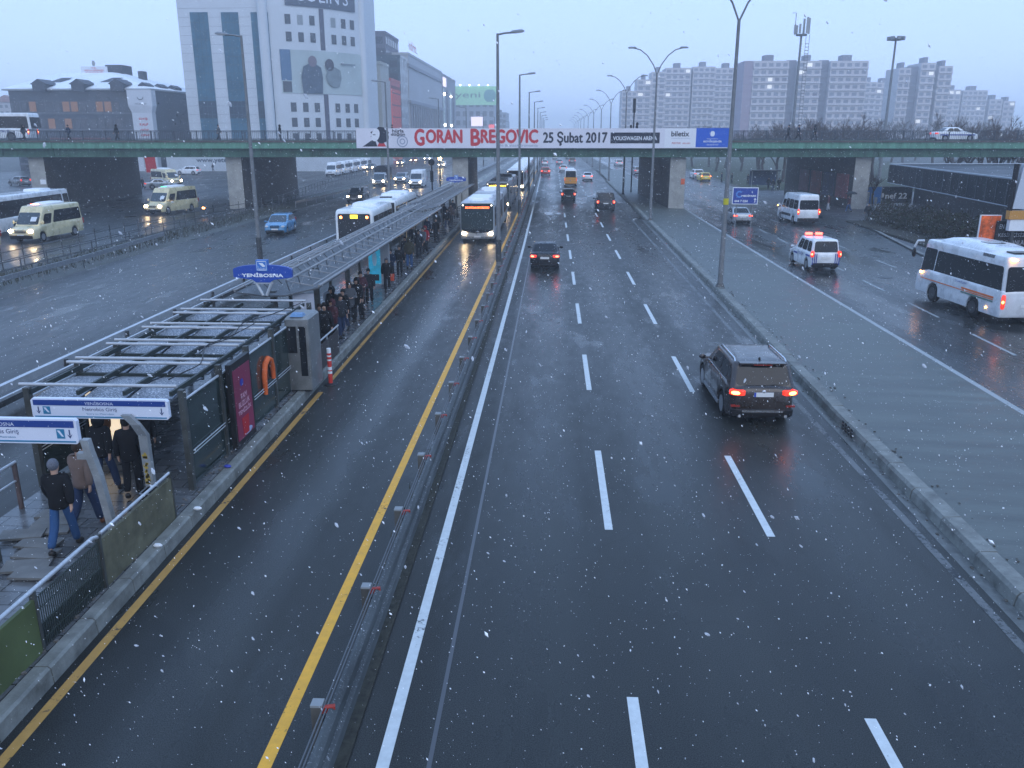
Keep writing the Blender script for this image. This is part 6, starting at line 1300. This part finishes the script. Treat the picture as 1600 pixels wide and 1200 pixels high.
BOX('billboard', -12, 21, -26.5, -26, 27.5, 39.5, mat('green_billboard', (.22, .48, .27), .4, emit=.28), t); text('yeni', (0, -26.6, 33.5), 4.6, 0, mat('billboard_ink', (.03, .12, .10), .5), t, width=17); MB().ball((15, -26.6, 33.5), (4.2, .1, 4.4)).build('billboard_disc', mat('billboard_disc', (.05, .25, .2), .4), t, smooth=40)
for k in range(6): MB().ball((-11 + 6.2 * k, -27.3, 40.2), (.5, .5, .4)).build('billboard_lamp', mat('billboard_lamp', (.7, 1, .7), .3, emit=14), t)
BOX('lit_sign', 2, 10, -25.4, -25.1, 14, 20, mat('white_lit_sign', (.9, .75, .85), .4, emit=1.0), t); BOX('red_sign', 14, 18, -25.4, -25.1, 9, 15, mat('red_screen', (1, .1, .08), .4, emit=.8), t)
block('distant_building', 'faint grey building right of the green billboard', -50, -36, 660, 700, 24, MGY, 6, 5, WD, cap=20)
block('distant_building', 'faint grey building left of the green billboard', -92, -72, 560, 600, 38, MGY, 7, 5, WD, cap=20)
# houses on the slope at far left
random.seed(13); RT = mat('red_tiles_hazy', (.22, .09, .08), .7); HW = mat('house_wall', (.32, .3, .3), .7)
HX = [(-236, 395, 17, 14), (-214, 402, 20, 12), (-190, 398, 21, 13), (-172, 410, 22, 12), (-150, 405, 20.5, 12), (-136, 420, 22, 13), (-122, 400, 19.5, 10), (-108, 408, 20, 11), (-260, 410, 23, 14)]
nm_ = ['leftmost', 'second from the left', 'third from the left', 'fourth from the left', 'fifth from the left', 'sixth from the left', 'seventh from the left', 'beside the office tower', 'at the left photo edge']
for k, (x_, y_, h_, w_) in enumerate(HX):
    t = thing('hillside_house', 'hazy house with a red tiled roof on the far slope, ' + nm_[k], 'house', (x_, y_, 0), 0, 'hazy houses on the far left slope'); hw_ = w_ / 2
    BOX('wall', -hw_, hw_, -5, 5, 0, h_, HW, t); MB().loft([[(-hw_ - .6, y2, h_), (hw_ + .6, y2, h_), (0, y2, h_ + 3.2)] for y2 in (-5.6, 5.6)]).build('roof', RT, t)
    wins(t, [wr(-hw_ + 1 + i * 2.6, -hw_ + 2.4 + i * 2.6, h_ - 2.6 - 3 * j, h_ - 1.2 - 3 * j, -5.05) for i in range(int(w_ / 2.6)) for j in range(2)], WD); BOX('chimney', hw_ * .4, hw_ * .4 + .8, -1, 0, h_ + 1, h_ + 4, RT, t)
sheet('far_slope', [(-700, 380), (-80, 380), (-80, 600), (-700, 600)], 12, mat('slope', (.08, .08, .07), .8))
# forecourt things at left beyond the bridge
t = thing('hoarding', 'white hoarding with blue letters beyond the bridge', 'hoarding', (-73, 190, 0)); BOX('panel', -14, 24, 0, .3, 0, 5.4, mat('hoarding_white', (.45, .5, .55), .5, 0, .1, .3), t); text('www.yeter.com', (-1.6, -.02, 2.2), 1.05, 0, DEN, t, width=11, bold=.05)
for k in range(9): BOX('post', -13.8 + 4.6 * k, -13.6 + 4.6 * k, .3, .5, 0, 5.4, STEELD, t)
x, y = at(252, 283); t = thing('flag', 'tall red vertical flag in front of the cream minibus beyond the bridge', 'flag', (x, y - 3, 0)); MB().loft([[(-1.0, 0, 1.6), (.9, .1, 1.5), (.9, .15, 1.5), (-1.0, .05, 1.6)], [(-1.1, .1, 3.4), (.8, -.05, 3.3), (.8, .0, 3.3), (-1.1, .15, 3.4)], [(-1.2, 0, 5.4), (.7, .05, 5.2), (.7, .1, 5.2), (-1.2, .05, 5.4)]]).build('cloth', mat('red_flag', (.42, .015, .02), .7), t); MB().tube((-1.1, 0, 0), (-1.2, 0, 5.6), .05).build('pole', STEEL, t)
t = block('brick_house', 'reddish brick building under the bridge left of the parked vans', -56, -47.5, 215, 228, 10, mat('hazy_brick', (.2, .085, .07), .7, 0, .2, .5), 3, 5, WD, cap=15)

# ---------------------------------------------------------------- apartment blocks at the right
APC = [mat('apartment_wall', (.48, .45, .46), .7, 0, .07, .05), mat('apartment_wall_mauve', (.28, .22, .27), .7, 0, .05, .05), mat('apartment_recess', (.16, .16, .20), .7)]
AWD = mat('hazy_window', (.17, .18, .22), .3, spec=.4)
def apartment(label, segs, Y, group='hazy apartment towers'):
    """segs: list of (px0, px1, top py, kind)"""
    xs_ = [atY(s_[0], 200, Y)[0] for s_ in segs]; xe_ = [atY(s_[1], 200, Y)[0] for s_ in segs]
    t = thing('apartment_block', label, 'apartment block', (xs_[0], Y, 0), 0, group); rects = []; bal = MB()
    for (p0, p1, py, kd), a, c in zip(segs, xs_, xe_):
        h = atY((p0 + p1) / 2, py, Y)[1]; dy = {0: 0, 1: .4, 2: 3.0}[kd]; a -= xs_[0]; c -= xs_[0]
        BOX('wing', a, c, dy, 16 + dy, 0, h, APC[kd], t)
        if kd == 0:
            n = max(2, round((c - a) / 3.1)); cw_ = (c - a) / n; nf = int((h - 1) / 2.95)
            for f in range(nf):
                zt2 = h - .9 - f * 2.95
                for k in range(n): rects.append((zt2, wr(a + cw_ * (k + .5 - .31), a + cw_ * (k + .5 + .31), zt2 - 1.45, zt2, dy - .06)))
                BOX('balcony', a, c, dy - .55, dy - .07, zt2 - 2.3, zt2 - 1.5, mat('balcony_band', (.5, .47, .49), .7), t)
            BOX('roof_box', a + (c - a) * .35, a + (c - a) * .6, 3, 9, h, h + 2.6, APC[2], t)
        elif kd == 1:
            pass
    rects.sort(key=lambda q: -q[0]); wins(t, [q[1] for q in rects], [AWD] * 17 + [WLIT] + [APC[2]] * 2, cap=90)
    return t
random.seed(41)
apartment('hazy stepped apartment block left of the tall central slab', [(970, 993, 142, 0), (993, 1015, 124, 0), (1015, 1036, 112, 0), (1036, 1075, 106, 0), (1075, 1078, 108, 2), (1078, 1112, 104, 0), (1112, 1150, 106, 0)], 470)
apartment('wide apartment slab with dark recesses behind the mobile mast', [(1156, 1170, 95, 1), (1170, 1224, 95, 0), (1224, 1238, 93, 2), (1238, 1274, 95, 0), (1274, 1288, 93, 2), (1288, 1346, 95, 0)], 385)
apartment('low hazy apartment block between the slab and the twin towers', [(1344, 1362, 128, 0), (1362, 1390, 129, 0)], 500)
apartment('tall apartment tower right of the floodlight mast', [(1394, 1412, 106, 0), (1412, 1427, 103, 2), (1427, 1449, 98, 0), (1449, 1455, 100, 2), (1455, 1476, 103, 0)], 410)
apartment('very faint apartment block right of the tall tower', [(1474, 1494, 140, 0), (1497, 1535, 141, 0), (1540, 1560, 155, 0), (1562, 1580, 158, 0)], 540)
apartment('reddish apartment tower cut off by the right edge of the photo', [(1640, 1700, 112, 0), (1700, 1720, 110, 1)], 300)

# ---------------------------------------------------------------- masts
t = thing('mobile_mast', 'slender mobile phone mast with aerials and a ladder in front of the apartment slab', 'mast', (43.3, 160, 0))
zt = 24.6; MB().path([(0, 0, 0), (0, 0, zt)], [.32, .18], 10).build('pole', LM, t, smooth=40)
b = MB()
for k in range(34): b.tube((.75, -.3, 5 + k * .55), (1.35, -.3, 5 + k * .55), .05, 4)
for x_ in (.75, 1.35): b.tube((x_, -.3, 4), (x_, -.3, zt), .04, 4)
b.build('ladder', LM, t); MB().prism([(1.0 * math.cos(R(a)), 1.0 * math.sin(R(a))) for a in range(0, 360, 45)], zt - .1, zt + .15).build('platform', LM, t)
for a in range(0, 360, 60): MB().box(1.2 * math.cos(R(a)) - .16, 1.2 * math.cos(R(a)) + .16, 1.2 * math.sin(R(a)) - .12, 1.2 * math.sin(R(a)) + .12, zt + .2, zt + (2.8 if a in (0, 60, 300) else 1.7)).build('aerial', STEEL, t)
MB().path([(-1.2, 0, zt), (-1.2, 0, zt + 3.6), (-1.8, 0, zt + 3.6)], .06).build('aerial_arm', LM, t)
t = thing('floodlight_mast', 'tall floodlight mast with a ring of lamps left of the apartment tower', 'mast', (59.7, 160, 0))
MB().path([(0, 0, 0), (0, 0, 24)], [.33, .16], 10).build('pole', LM, t, smooth=40); MB().prism([(.9 * math.cos(R(a)), .9 * math.sin(R(a))) for a in range(0, 360, 45)], 23.7, 24.0).build('ring', LM, t)
for a in range(0, 360, 45): MB().box(-.28, .28, 1.0, 1.5, 23.7, 24.25, 0, Matrix.Rotation(R(a), 4, 'Z')).build('lamp_head', LH, t)
x_, y_ = at(684, 262); t = thing('yellow_vehicle_light', 'dazzling yellow vehicle light on an added short post among the oncoming traffic', 'lamp', (x_ + .6, y_, 0)); MB().tube((0, 0, 0), (0, 0, 1.9), .05).build('post', BLACK, t); MB().ball((0, 0, 2.2), (.42, .2, .42)).build('lamp', mat('dazzling_yellow', (1, .66, .22), .3, emit=80), t, smooth=60)  # a vehicle's strong yellow light, set on an added post
t = thing('thin_pole', 'thin signal pole rising behind the banner next to two pedestrians', 'pole', (atY(999, 200, 110)[0], 118, 0)); MB().tube((0, 0, 0), (0, 0, 11.3), .09).build('shaft', BLACK, t); MB().tube((0, 0, 10.6), (0, 0, 12.4), .2).build('head', BLACK, t)

# ---------------------------------------------------------------- bare trees and bushes
BARK = mat('dark_wet_bark', (.05, .04, .035), .8, 0, .3, 2); TWIG = mat('brown_twigs', (.085, .06, .05), .85)
def tree_mesh(seed, h, spread, dens):
    random.seed(seed); tr = MB(); cr = MB()
    def branch(p, d, L_, r, lv, par):
        q = p + d * L_; b = tr if lv < 2 else cr
        mid = p + d * L_ * .5 + Vector((random.gauss(0, .05), random.gauss(0, .05), 0)) * L_
        b.path([p, mid, q], [r, r * .8, r * .6], 5 if lv < 2 else 3, caps=False)
        if lv >= 4: return
        n = [4, 4, dens, dens][lv]
        for i in range(n):
            u = random.uniform(.35, 1); s = p.lerp(q, u); a = random.uniform(0, 6.28); tl = random.uniform(.35, .9) * spread
            nd = (d + Vector((math.cos(a), math.sin(a), random.uniform(-.1, .5))) * tl).normalized(); branch(s, nd, L_ * random.uniform(.5, .72), r * .5, lv + 1, b)
    branch(Vector((0, 0, 0)), Vector((random.gauss(0, .04), random.gauss(0, .04), 1)).normalized(), h * .36, h * .020, 0, None)
    a = tr.build('trunk', BARK, None, fix=False); c = cr.build('crown', TWIG, None, fix=False); ma, mc = a.data, c.data; bpy.data.objects.remove(a); bpy.data.objects.remove(c); return ma, mc
TT = [tree_mesh(101, 14, 1.0, 6), tree_mesh(102, 13, 1.2, 6), tree_mesh(103, 13, .95, 7)]
random.seed(77)
trees = []
for px in range(1190, 1375, 13): trees.append((px + random.uniform(-4, 4), random.choice((150, 158, 168, 175)), random.uniform(1.02, 1.3), 'row behind the bridge railing between the mast and the floodlight mast'))
for px in range(1380, 1600, 20): trees.append((px + random.uniform(-6, 6), random.uniform(210, 300), random.uniform(1.25, 1.5), 'hazy tree line right of the floodlight mast'))
for px in range(1490, 1640, 17): trees.append((px, random.uniform(115, 135), random.uniform(.85, 1.12), 'near group above the police car on the bridge'))
for px in range(1085, 1190, 26): trees.append((px, random.uniform(190, 230), random.uniform(1.0, 1.15), 'group left of the twin armed lamp'))
cnt = {}
for px, Y, s_, lb in trees:
    x_ = atY(px, 200, Y)[0]; cnt[lb] = cnt.get(lb, 0) + 1; k = cnt[lb]
    ordn = (order + ['fourteenth', 'fifteenth', 'sixteenth', 'seventeenth'])[k - 1].replace('nearest', 'first')
    t = thing('bare_tree', '%s leafless tree from the left in the %s' % (ordn, {'row b': 'row behind the railing by the mast', 'hazy ': 'hazy line right of the floodlights', 'near ': 'clump above the police car', 'group': 'group left of the twin lamp'}[lb[:5]]), 'tree', (x_, Y, 0), random.uniform(0, 6.28), 'bare trees at the right'); t.scale = (s_, s_, s_ * 1.05)
    ma, mc = random.choice(TT); link('trunk', ma, t); link('crown', mc, t)
for k, px in enumerate((1118, 1140, 1157, 1185)):
    x_, y_ = at(px, 268); t = thing('park_tree', '%s slim tree trunk on the grass seen under the bridge' % ['first', 'second', 'third', 'fourth'][k], 'tree', (x_, y_, 0), k, 'slim trees seen under the bridge'); ma, mc = TT[k % 3]; link('trunk', ma, t); link('crown', mc, t)
for k, (px, Y) in enumerate(((1352, 96), (1366, 98))):
    x_ = atY(px, 300, Y)[0]; t = thing('bare_sapling', '%s pale sapling behind the blue poster' % ['left', 'right'][k], 'tree', (x_, Y, 0), k); t.scale = (.36, .36, .46); ma, mc = TT[k]; link('trunk', ma, t); link('crown', mc, t)
# hedge with leaves, beside the pavilion
LFM = mat('dark_hedge_leaf', (.028, .034, .014), .7, 0, .5, 3); LF2 = mat('brown_hedge_leaf', (.045, .035, .022), .8, 0, .5, 3)
random.seed(51); hx = [(28.7, 76), (29.0, 73), (29.3, 70), (29.2, 67.2), (28.9, 64.2), (28.6, 61), (28.2, 57.8), (27.8, 54.6), (27.4, 51.4)]
for k, (x_, y_) in enumerate(hx):
    t = thing('hedge_bush', '%s shrub from the far end of the hedge in front of the dark pavilion' % order[k].replace('nearest', 'first'), 'shrub', (x_ + .8, y_, 0), 0, 'hedge shrubs beside the pavilion'); b = MB(); st = MB(); H_ = 2.2 + .03 * k
    for i in range(26):
        a = random.uniform(0, 6.28); q = Vector((random.uniform(-1, 1), random.uniform(-1.5, 1.5), random.uniform(.5, 1.0) * (H_ + .5))); st.path([Vector((q.x * .3, q.y * .4, 0)), q], [.025, .008], 4)
    for i in range(2600):
        x2, y2 = random.gauss(0, .62), random.uniform(-1.8, 1.8); z2 = random.uniform(.05, 1) ** .7 * H_ * (1 - .25 * abs(x2)) * (.8 + .25 * math.sin(y2 * 2.3 + k)); a = random.uniform(0, 6.28); e = random.uniform(-1, 1); s_ = random.uniform(.05, .11)
        u = Vector((math.cos(a), math.sin(a), e * .6)) * s_; v = Vector((-math.sin(a) * .6, math.cos(a) * .6, .8)) * s_; c = Vector((x2, y2, z2)); b.add([c - u, c + v * .6, c + u, c - v * .6], [(0, 1, 2, 3)], 0 if random.random() < .55 else 1)
    b.build('foliage', [LFM, LF2], t, fix=False); st.build('stems', BARK, t)
b = MB(); b.prism([(27.0, 79), (30.8, 79), (30.0, 48), (26.2, 48)], .0, .16); tag(b.build('hedge_bed', mat('hedge_soil', (.03, .028, .02), .8)), kind='structure')

# ---------------------------------------------------------------- pavilion, boards and pylon at the right
t = thing('glass_pavilion', 'dark flat roofed pavilion with a pale roof edge behind the hedge', 'pavilion', (0, 0, 0)); PV = mat('pavilion_dark_glass', (.009, .012, .016), .5, 0, .4, .4, spec=.15)
f = [(34.6, 90.2), (72, 94), (72, 40), (30.2, 46), (30.6, 56)]
MB().prism(f, 3.0, 4.75).build('fascia', PV, t); MB().prism([(36.5, 88), (70, 90), (70, 44), (32.6, 50), (32.8, 58)], .0, 2.99).build('wall', mat('pavilion_wall', (.02, .022, .028), .4), t)
MB().prism([(34.9, 89.9), (71, 93), (71, 41), (30.5, 46.5), (30.9, 56)], 4.76, 4.82).build('roof', mat('dark_roof_felt', (.03, .033, .04), .5, 0, .3, .5), t)
b = MB()
for (a, c) in zip(f, f[1:] + f[:1]): b.tube((*a, 4.84), (*c, 4.84), .06, 5); b.tube((*a, 3.0), (*c, 3.0), .04, 5)
b.build('roof_edge', mat('pale_roof_edge', (.35, .38, .42), .5), t)
for k in range(18):
    u = k / 18; x_, y_ = 34.6 + (30.6 - 34.6) * u - .03, 90.2 + (56 - 90.2) * u; BOX('mullion', x_ - .03, x_ + .0, y_ - .04, y_ + .04, 3.05, 4.7, mat('mullion_dark', (.05, .06, .07), .4), t)
x_, y_ = 33.9, 87; MB().box(-.02, .02, -1.0, 1.0, -.12, .12, 0, Matrix.Translation((34.15, 86, 3.9)) @ Matrix.Rotation(R(-6.7), 4, 'Z')).build('lit_letters', mat('warm_lit_letters', (1, .62, .3), .4, emit=1.6), t)
for k, (px0, px1, py0, py1, Y, lb) in enumerate(((1342, 1375, 292, 318, 98.5, 'blue poster board with pale towers on the pavement'), (1375, 1423, 292, 317, 99.0, 'dark board with white letters right of the blue poster'))):
    x0_, z1_ = atY(px0, py0, Y); x1_, z0_ = atY(px1, py1, Y); t = thing('poster_board', lb, 'poster board', ((x0_ + x1_) / 2, Y, 0)); w_ = (x1_ - x0_) / 2
    BOX('frame', -w_ - .08, w_ + .08, 0, .12, z0_ - .08, z1_ + .08, STEEL, t); BOX('print', -w_, w_, -.02, -.004, z0_, z1_, mat('poster_sky_blue', (.02, .16, .50), .4, 0, .3, .6) if k == 0 else DARK, t)
    for s in (-1, 1): BOX('leg', s * w_ * .8 - .06, s * w_ * .8 + .06, .0, .1, 0, z0_, STEELD, t)
    if k == 0:
        for dx, hh_ in ((-.6, .9), (-.15, 1.3), (.35, 1.1), (.75, .7)): BOX('printed_tower', dx - .16, dx + .16, -.03, -.022, z0_ + .02, z0_ + hh_, mat('poster_tower', (.25, .3, .34), .5), t)
    else: text('nef 22', (.1, -.03, (z0_ + z1_) / 2 - .1), .62, 0, WHITE, t, width=w_ * 1.3, bold=.02); MB().ball((-w_ * .78, -.03, (z0_ + z1_) / 2 - .05), (.16, .01, .28)).build('drop_mark', WHITE, t)
t = thing('barrier_board', 'black and white striped low barrier beside the poster boards', 'barrier', (35.2, 91, 0)); BOX('board', -1.3, 1.3, 0, .06, .15, .75, WHITE, t); b = MB()
for k in range(9): b.add([(-1.25 + k * .27, -.01, .16), (-1.12 + k * .27, -.01, .16), (-.98 + k * .27, -.01, .74), (-1.11 + k * .27, -.01, .74)], [(0, 1, 2, 3)])
b.build('stripes', BLACK, t, fix=False)
for s in (-1, 1): BOX('foot', s * 1.1 - .05, s * 1.1 + .05, -.2, .25, 0, .15, BLACK, t)
x0_, z1_ = atY(1185, 258, 130); x1_, z0_ = atY(1214, 288, 130); t = thing('bus_shelter', 'small dark bus shelter behind the waiting crowd', 'bus shelter', ((x0_ + x1_) / 2, 132, 0)); BOX('roof', -2.2, 2.2, -1, 1, 2.5, 2.65, DARK, t); BOX('back_panel', -2, 2, .8, .9, .4, 2.5, mat('shelter_blue', (.02, .05, .12), .4), t)
for s in (-1, 1): BOX('post', s * 2 - .05, s * 2 + .05, -.8, -.7, 0, 2.5, STEEL, t)
# pylon and advert boards at the right edge
x0_, z1_ = atY(1591, 256, 46); _, zm = atY(1591, 326, 46)
t = thing('sign_pylon', 'tall pale sign board with an orange band cut off by the right photo edge', 'sign', (x0_, 46, 0)); MB().loft([[(a, y_, z) for a, z in ((0.0, zm), (3, zm), (3, z1_), (.25, z1_))] for y_ in (-.15, .15)]).build('panel', mat('pylon_pale', (.45, .5, .56), .4), t)
BOX('frame', -.1, .0, -.18, .18, zm - .1, z1_, BLACK, t); BOX('orange_band', -.1, 3, -.2, .2, zm - .55, zm - .1, mat('pylon_orange', (.5, .25, .06), .5), t); BOX('lower_panel', .0, 3, -.16, .16, zm - 1.15, zm - .56, WHITE, t)
for a in (.2, 2.6): BOX('leg', a, a + .15, -.1, .1, 0, zm - 1.15, STEELD, t)
x0_, z1_ = atY(1534, 337, 46.5); x1_, z0_ = atY(1558, 378, 46.5); t = thing('advert_board', 'bright orange poster on a frame above the midibus roof', 'advert', (x0_, 46.5, 0)); w_ = x1_ - x0_
BOX('frame', -.04, w_ + .04, 0, .1, z0_ - .8, z1_ + .04, WHITE, t); BOX('print', 0, w_, -.02, -.004, z0_ - .75, z1_, mat('orange_poster', (.7, .13, .03), .5, 0, .6, 2.5), t); BOX('leg', .1, .2, 0, .1, 0, z0_ - .8, STEELD, t); BOX('leg', w_ - .2, w_ - .1, 0, .1, 0, z0_ - .8, STEELD, t)
x0_, z1_ = atY(1559, 345, 46.3); x1_ = x0_ + 1.75; t = thing('advert_board', 'black board with chalk white lettering right of the orange poster', 'advert', (x0_, 46.3, 0)); BOX('board', 0, 1.75, 0, .1, z1_ - 1.55, z1_, BLACK, t)
for k, s_ in enumerate(('EN DE 24 SAAT', 'KESİNTİSİZ', '%0 ORANLA')): text(s_, (.85, -.01, z1_ - .3 - .42 * k), .24, 0, mat('chalk_ink', (.4, .42, .46), .6), t, width=1.4)
for a in (.1, 1.55): BOX('leg', a, a + .1, .0, .1, 0, z1_ - 1.55, STEELD, t)

# ---------------------------------------------------------------- falling snow
random.seed(99); b = MB(); n_ = 0
fw = Vector(_F)
while n_ < 100000:
    x_, y_, z_ = random.uniform(-34, 34), random.uniform(1.5, 62), random.uniform(.1, 15)
    if (Vector((x_, y_, z_)) - Vector((0, 0, CH))).length < 3.2: continue
    if -11.3 < x_ < -7.5 and 16.2 < y_ < 87 and z_ < 2.9: continue
    if math.hypot(x_, y_) > 30 and random.random() < .35: continue
    s_ = random.choice((.0025, .003, .0035, .004, .0045, .0065)) * random.uniform(.8, 1.3); e_ = random.uniform(1, 2.4)
    d = Vector((.55 + random.gauss(0, .3), random.gauss(0, .3), -.8)).normalized(); u = d.cross(Vector((0, 1, 0))).normalized() * s_; v = d.cross(u).normalized() * s_; d = d * s_ * e_; c = Vector((x_, y_, z_))
    b.add([c + d, c + u, c + v, c - u, c - v, c - d], [(0, 1, 2), (0, 2, 3), (0, 3, 4), (0, 4, 1), (5, 2, 1), (5, 3, 2), (5, 4, 3), (5, 1, 4)]); n_ += 1
for _ in range(26000):
    c = Vector((random.uniform(-15, 15), random.uniform(2.5, 28), random.uniform(.1, 7.2)))
    if (c - Vector((0, 0, CH))).length < 3 or (-11.6 < c.x < -7.2 and c.z < 2.9): continue
    s_ = random.uniform(.0016, .0034); d = Vector((.55 + random.gauss(0, .4), random.gauss(0, .4), -.8)).normalized(); u = d.cross(Vector((0, 1, 0))).normalized() * s_; v = d.cross(u).normalized() * s_; d = d * s_ * random.uniform(1, 2.2)
    b.add([c + d, c + u, c + v, c - u, c - v, c - d], [(0, 1, 2), (0, 2, 3), (0, 3, 4), (0, 4, 1), (5, 2, 1), (5, 3, 2), (5, 4, 3), (5, 1, 4)])
tag(b.build('falling_snow', mat('snowflake', (.85, .87, .9), .8), None, fix=False), 'light snow flakes falling through the air over the road', 'snow', kind='stuff')

random.seed(123); b = MB()
for k in range(420):
    r_ = random.uniform(3.0, 13); a = random.uniform(-.85, .85); x_, y_, z_ = r_ * math.sin(a), r_ * math.cos(a), CH - r_ * random.uniform(-.15, .95)
    if z_ < .3 or (-11.6 < x_ < -7 and z_ < 3): continue
    s_ = random.uniform(.004, .008); d = Vector((.6 + random.gauss(0, .3), random.gauss(0, .3), -.7)).normalized(); u = d.cross(Vector((0, 1, 0))).normalized(); v = d.cross(u); c = Vector((x_, y_, z_)); rings = []
    for f_, w_ in ((-2, .3), (-1.2, .9), (-.2, 1.1), (.9, .8), (1.9, .3)):
        q = c + d * f_ * s_; rings.append([tuple(q + (u * math.cos(g * 1.0472) + v * math.sin(g * 1.0472)) * s_ * w_ * random.uniform(.6, 1.2)) for g in range(6)])
    b.loft(rings)
tag(b.build('wet_snow_clumps', mat('wet_snow', (.7, .74, .8), .6, alpha=.45), None, fix=False), 'larger wet snow clumps falling close by', 'snow', kind='stuff')

# ---------------------------------------------------------------- haze
m = bpy.data.materials.new('haze_air'); m.use_nodes = True; n = m.node_tree; n.nodes.remove(n.nodes['Principled BSDF'])
pv = n.nodes.new('ShaderNodeVolumePrincipled'); pv.inputs['Color'].default_value = (.93, .96, 1, 1); pv.inputs['Density'].default_value = .0011; pv.inputs['Anisotropy'].default_value = .1
n.links.new(pv.outputs[0], n.nodes['Material Output'].inputs['Volume'])
o = MB().box(-1300, 1300, -50, 2500, -1.02, 56).build('haze', m); tag(o, 'pale blue snowy haze filling the air', 'haze', kind='stuff')
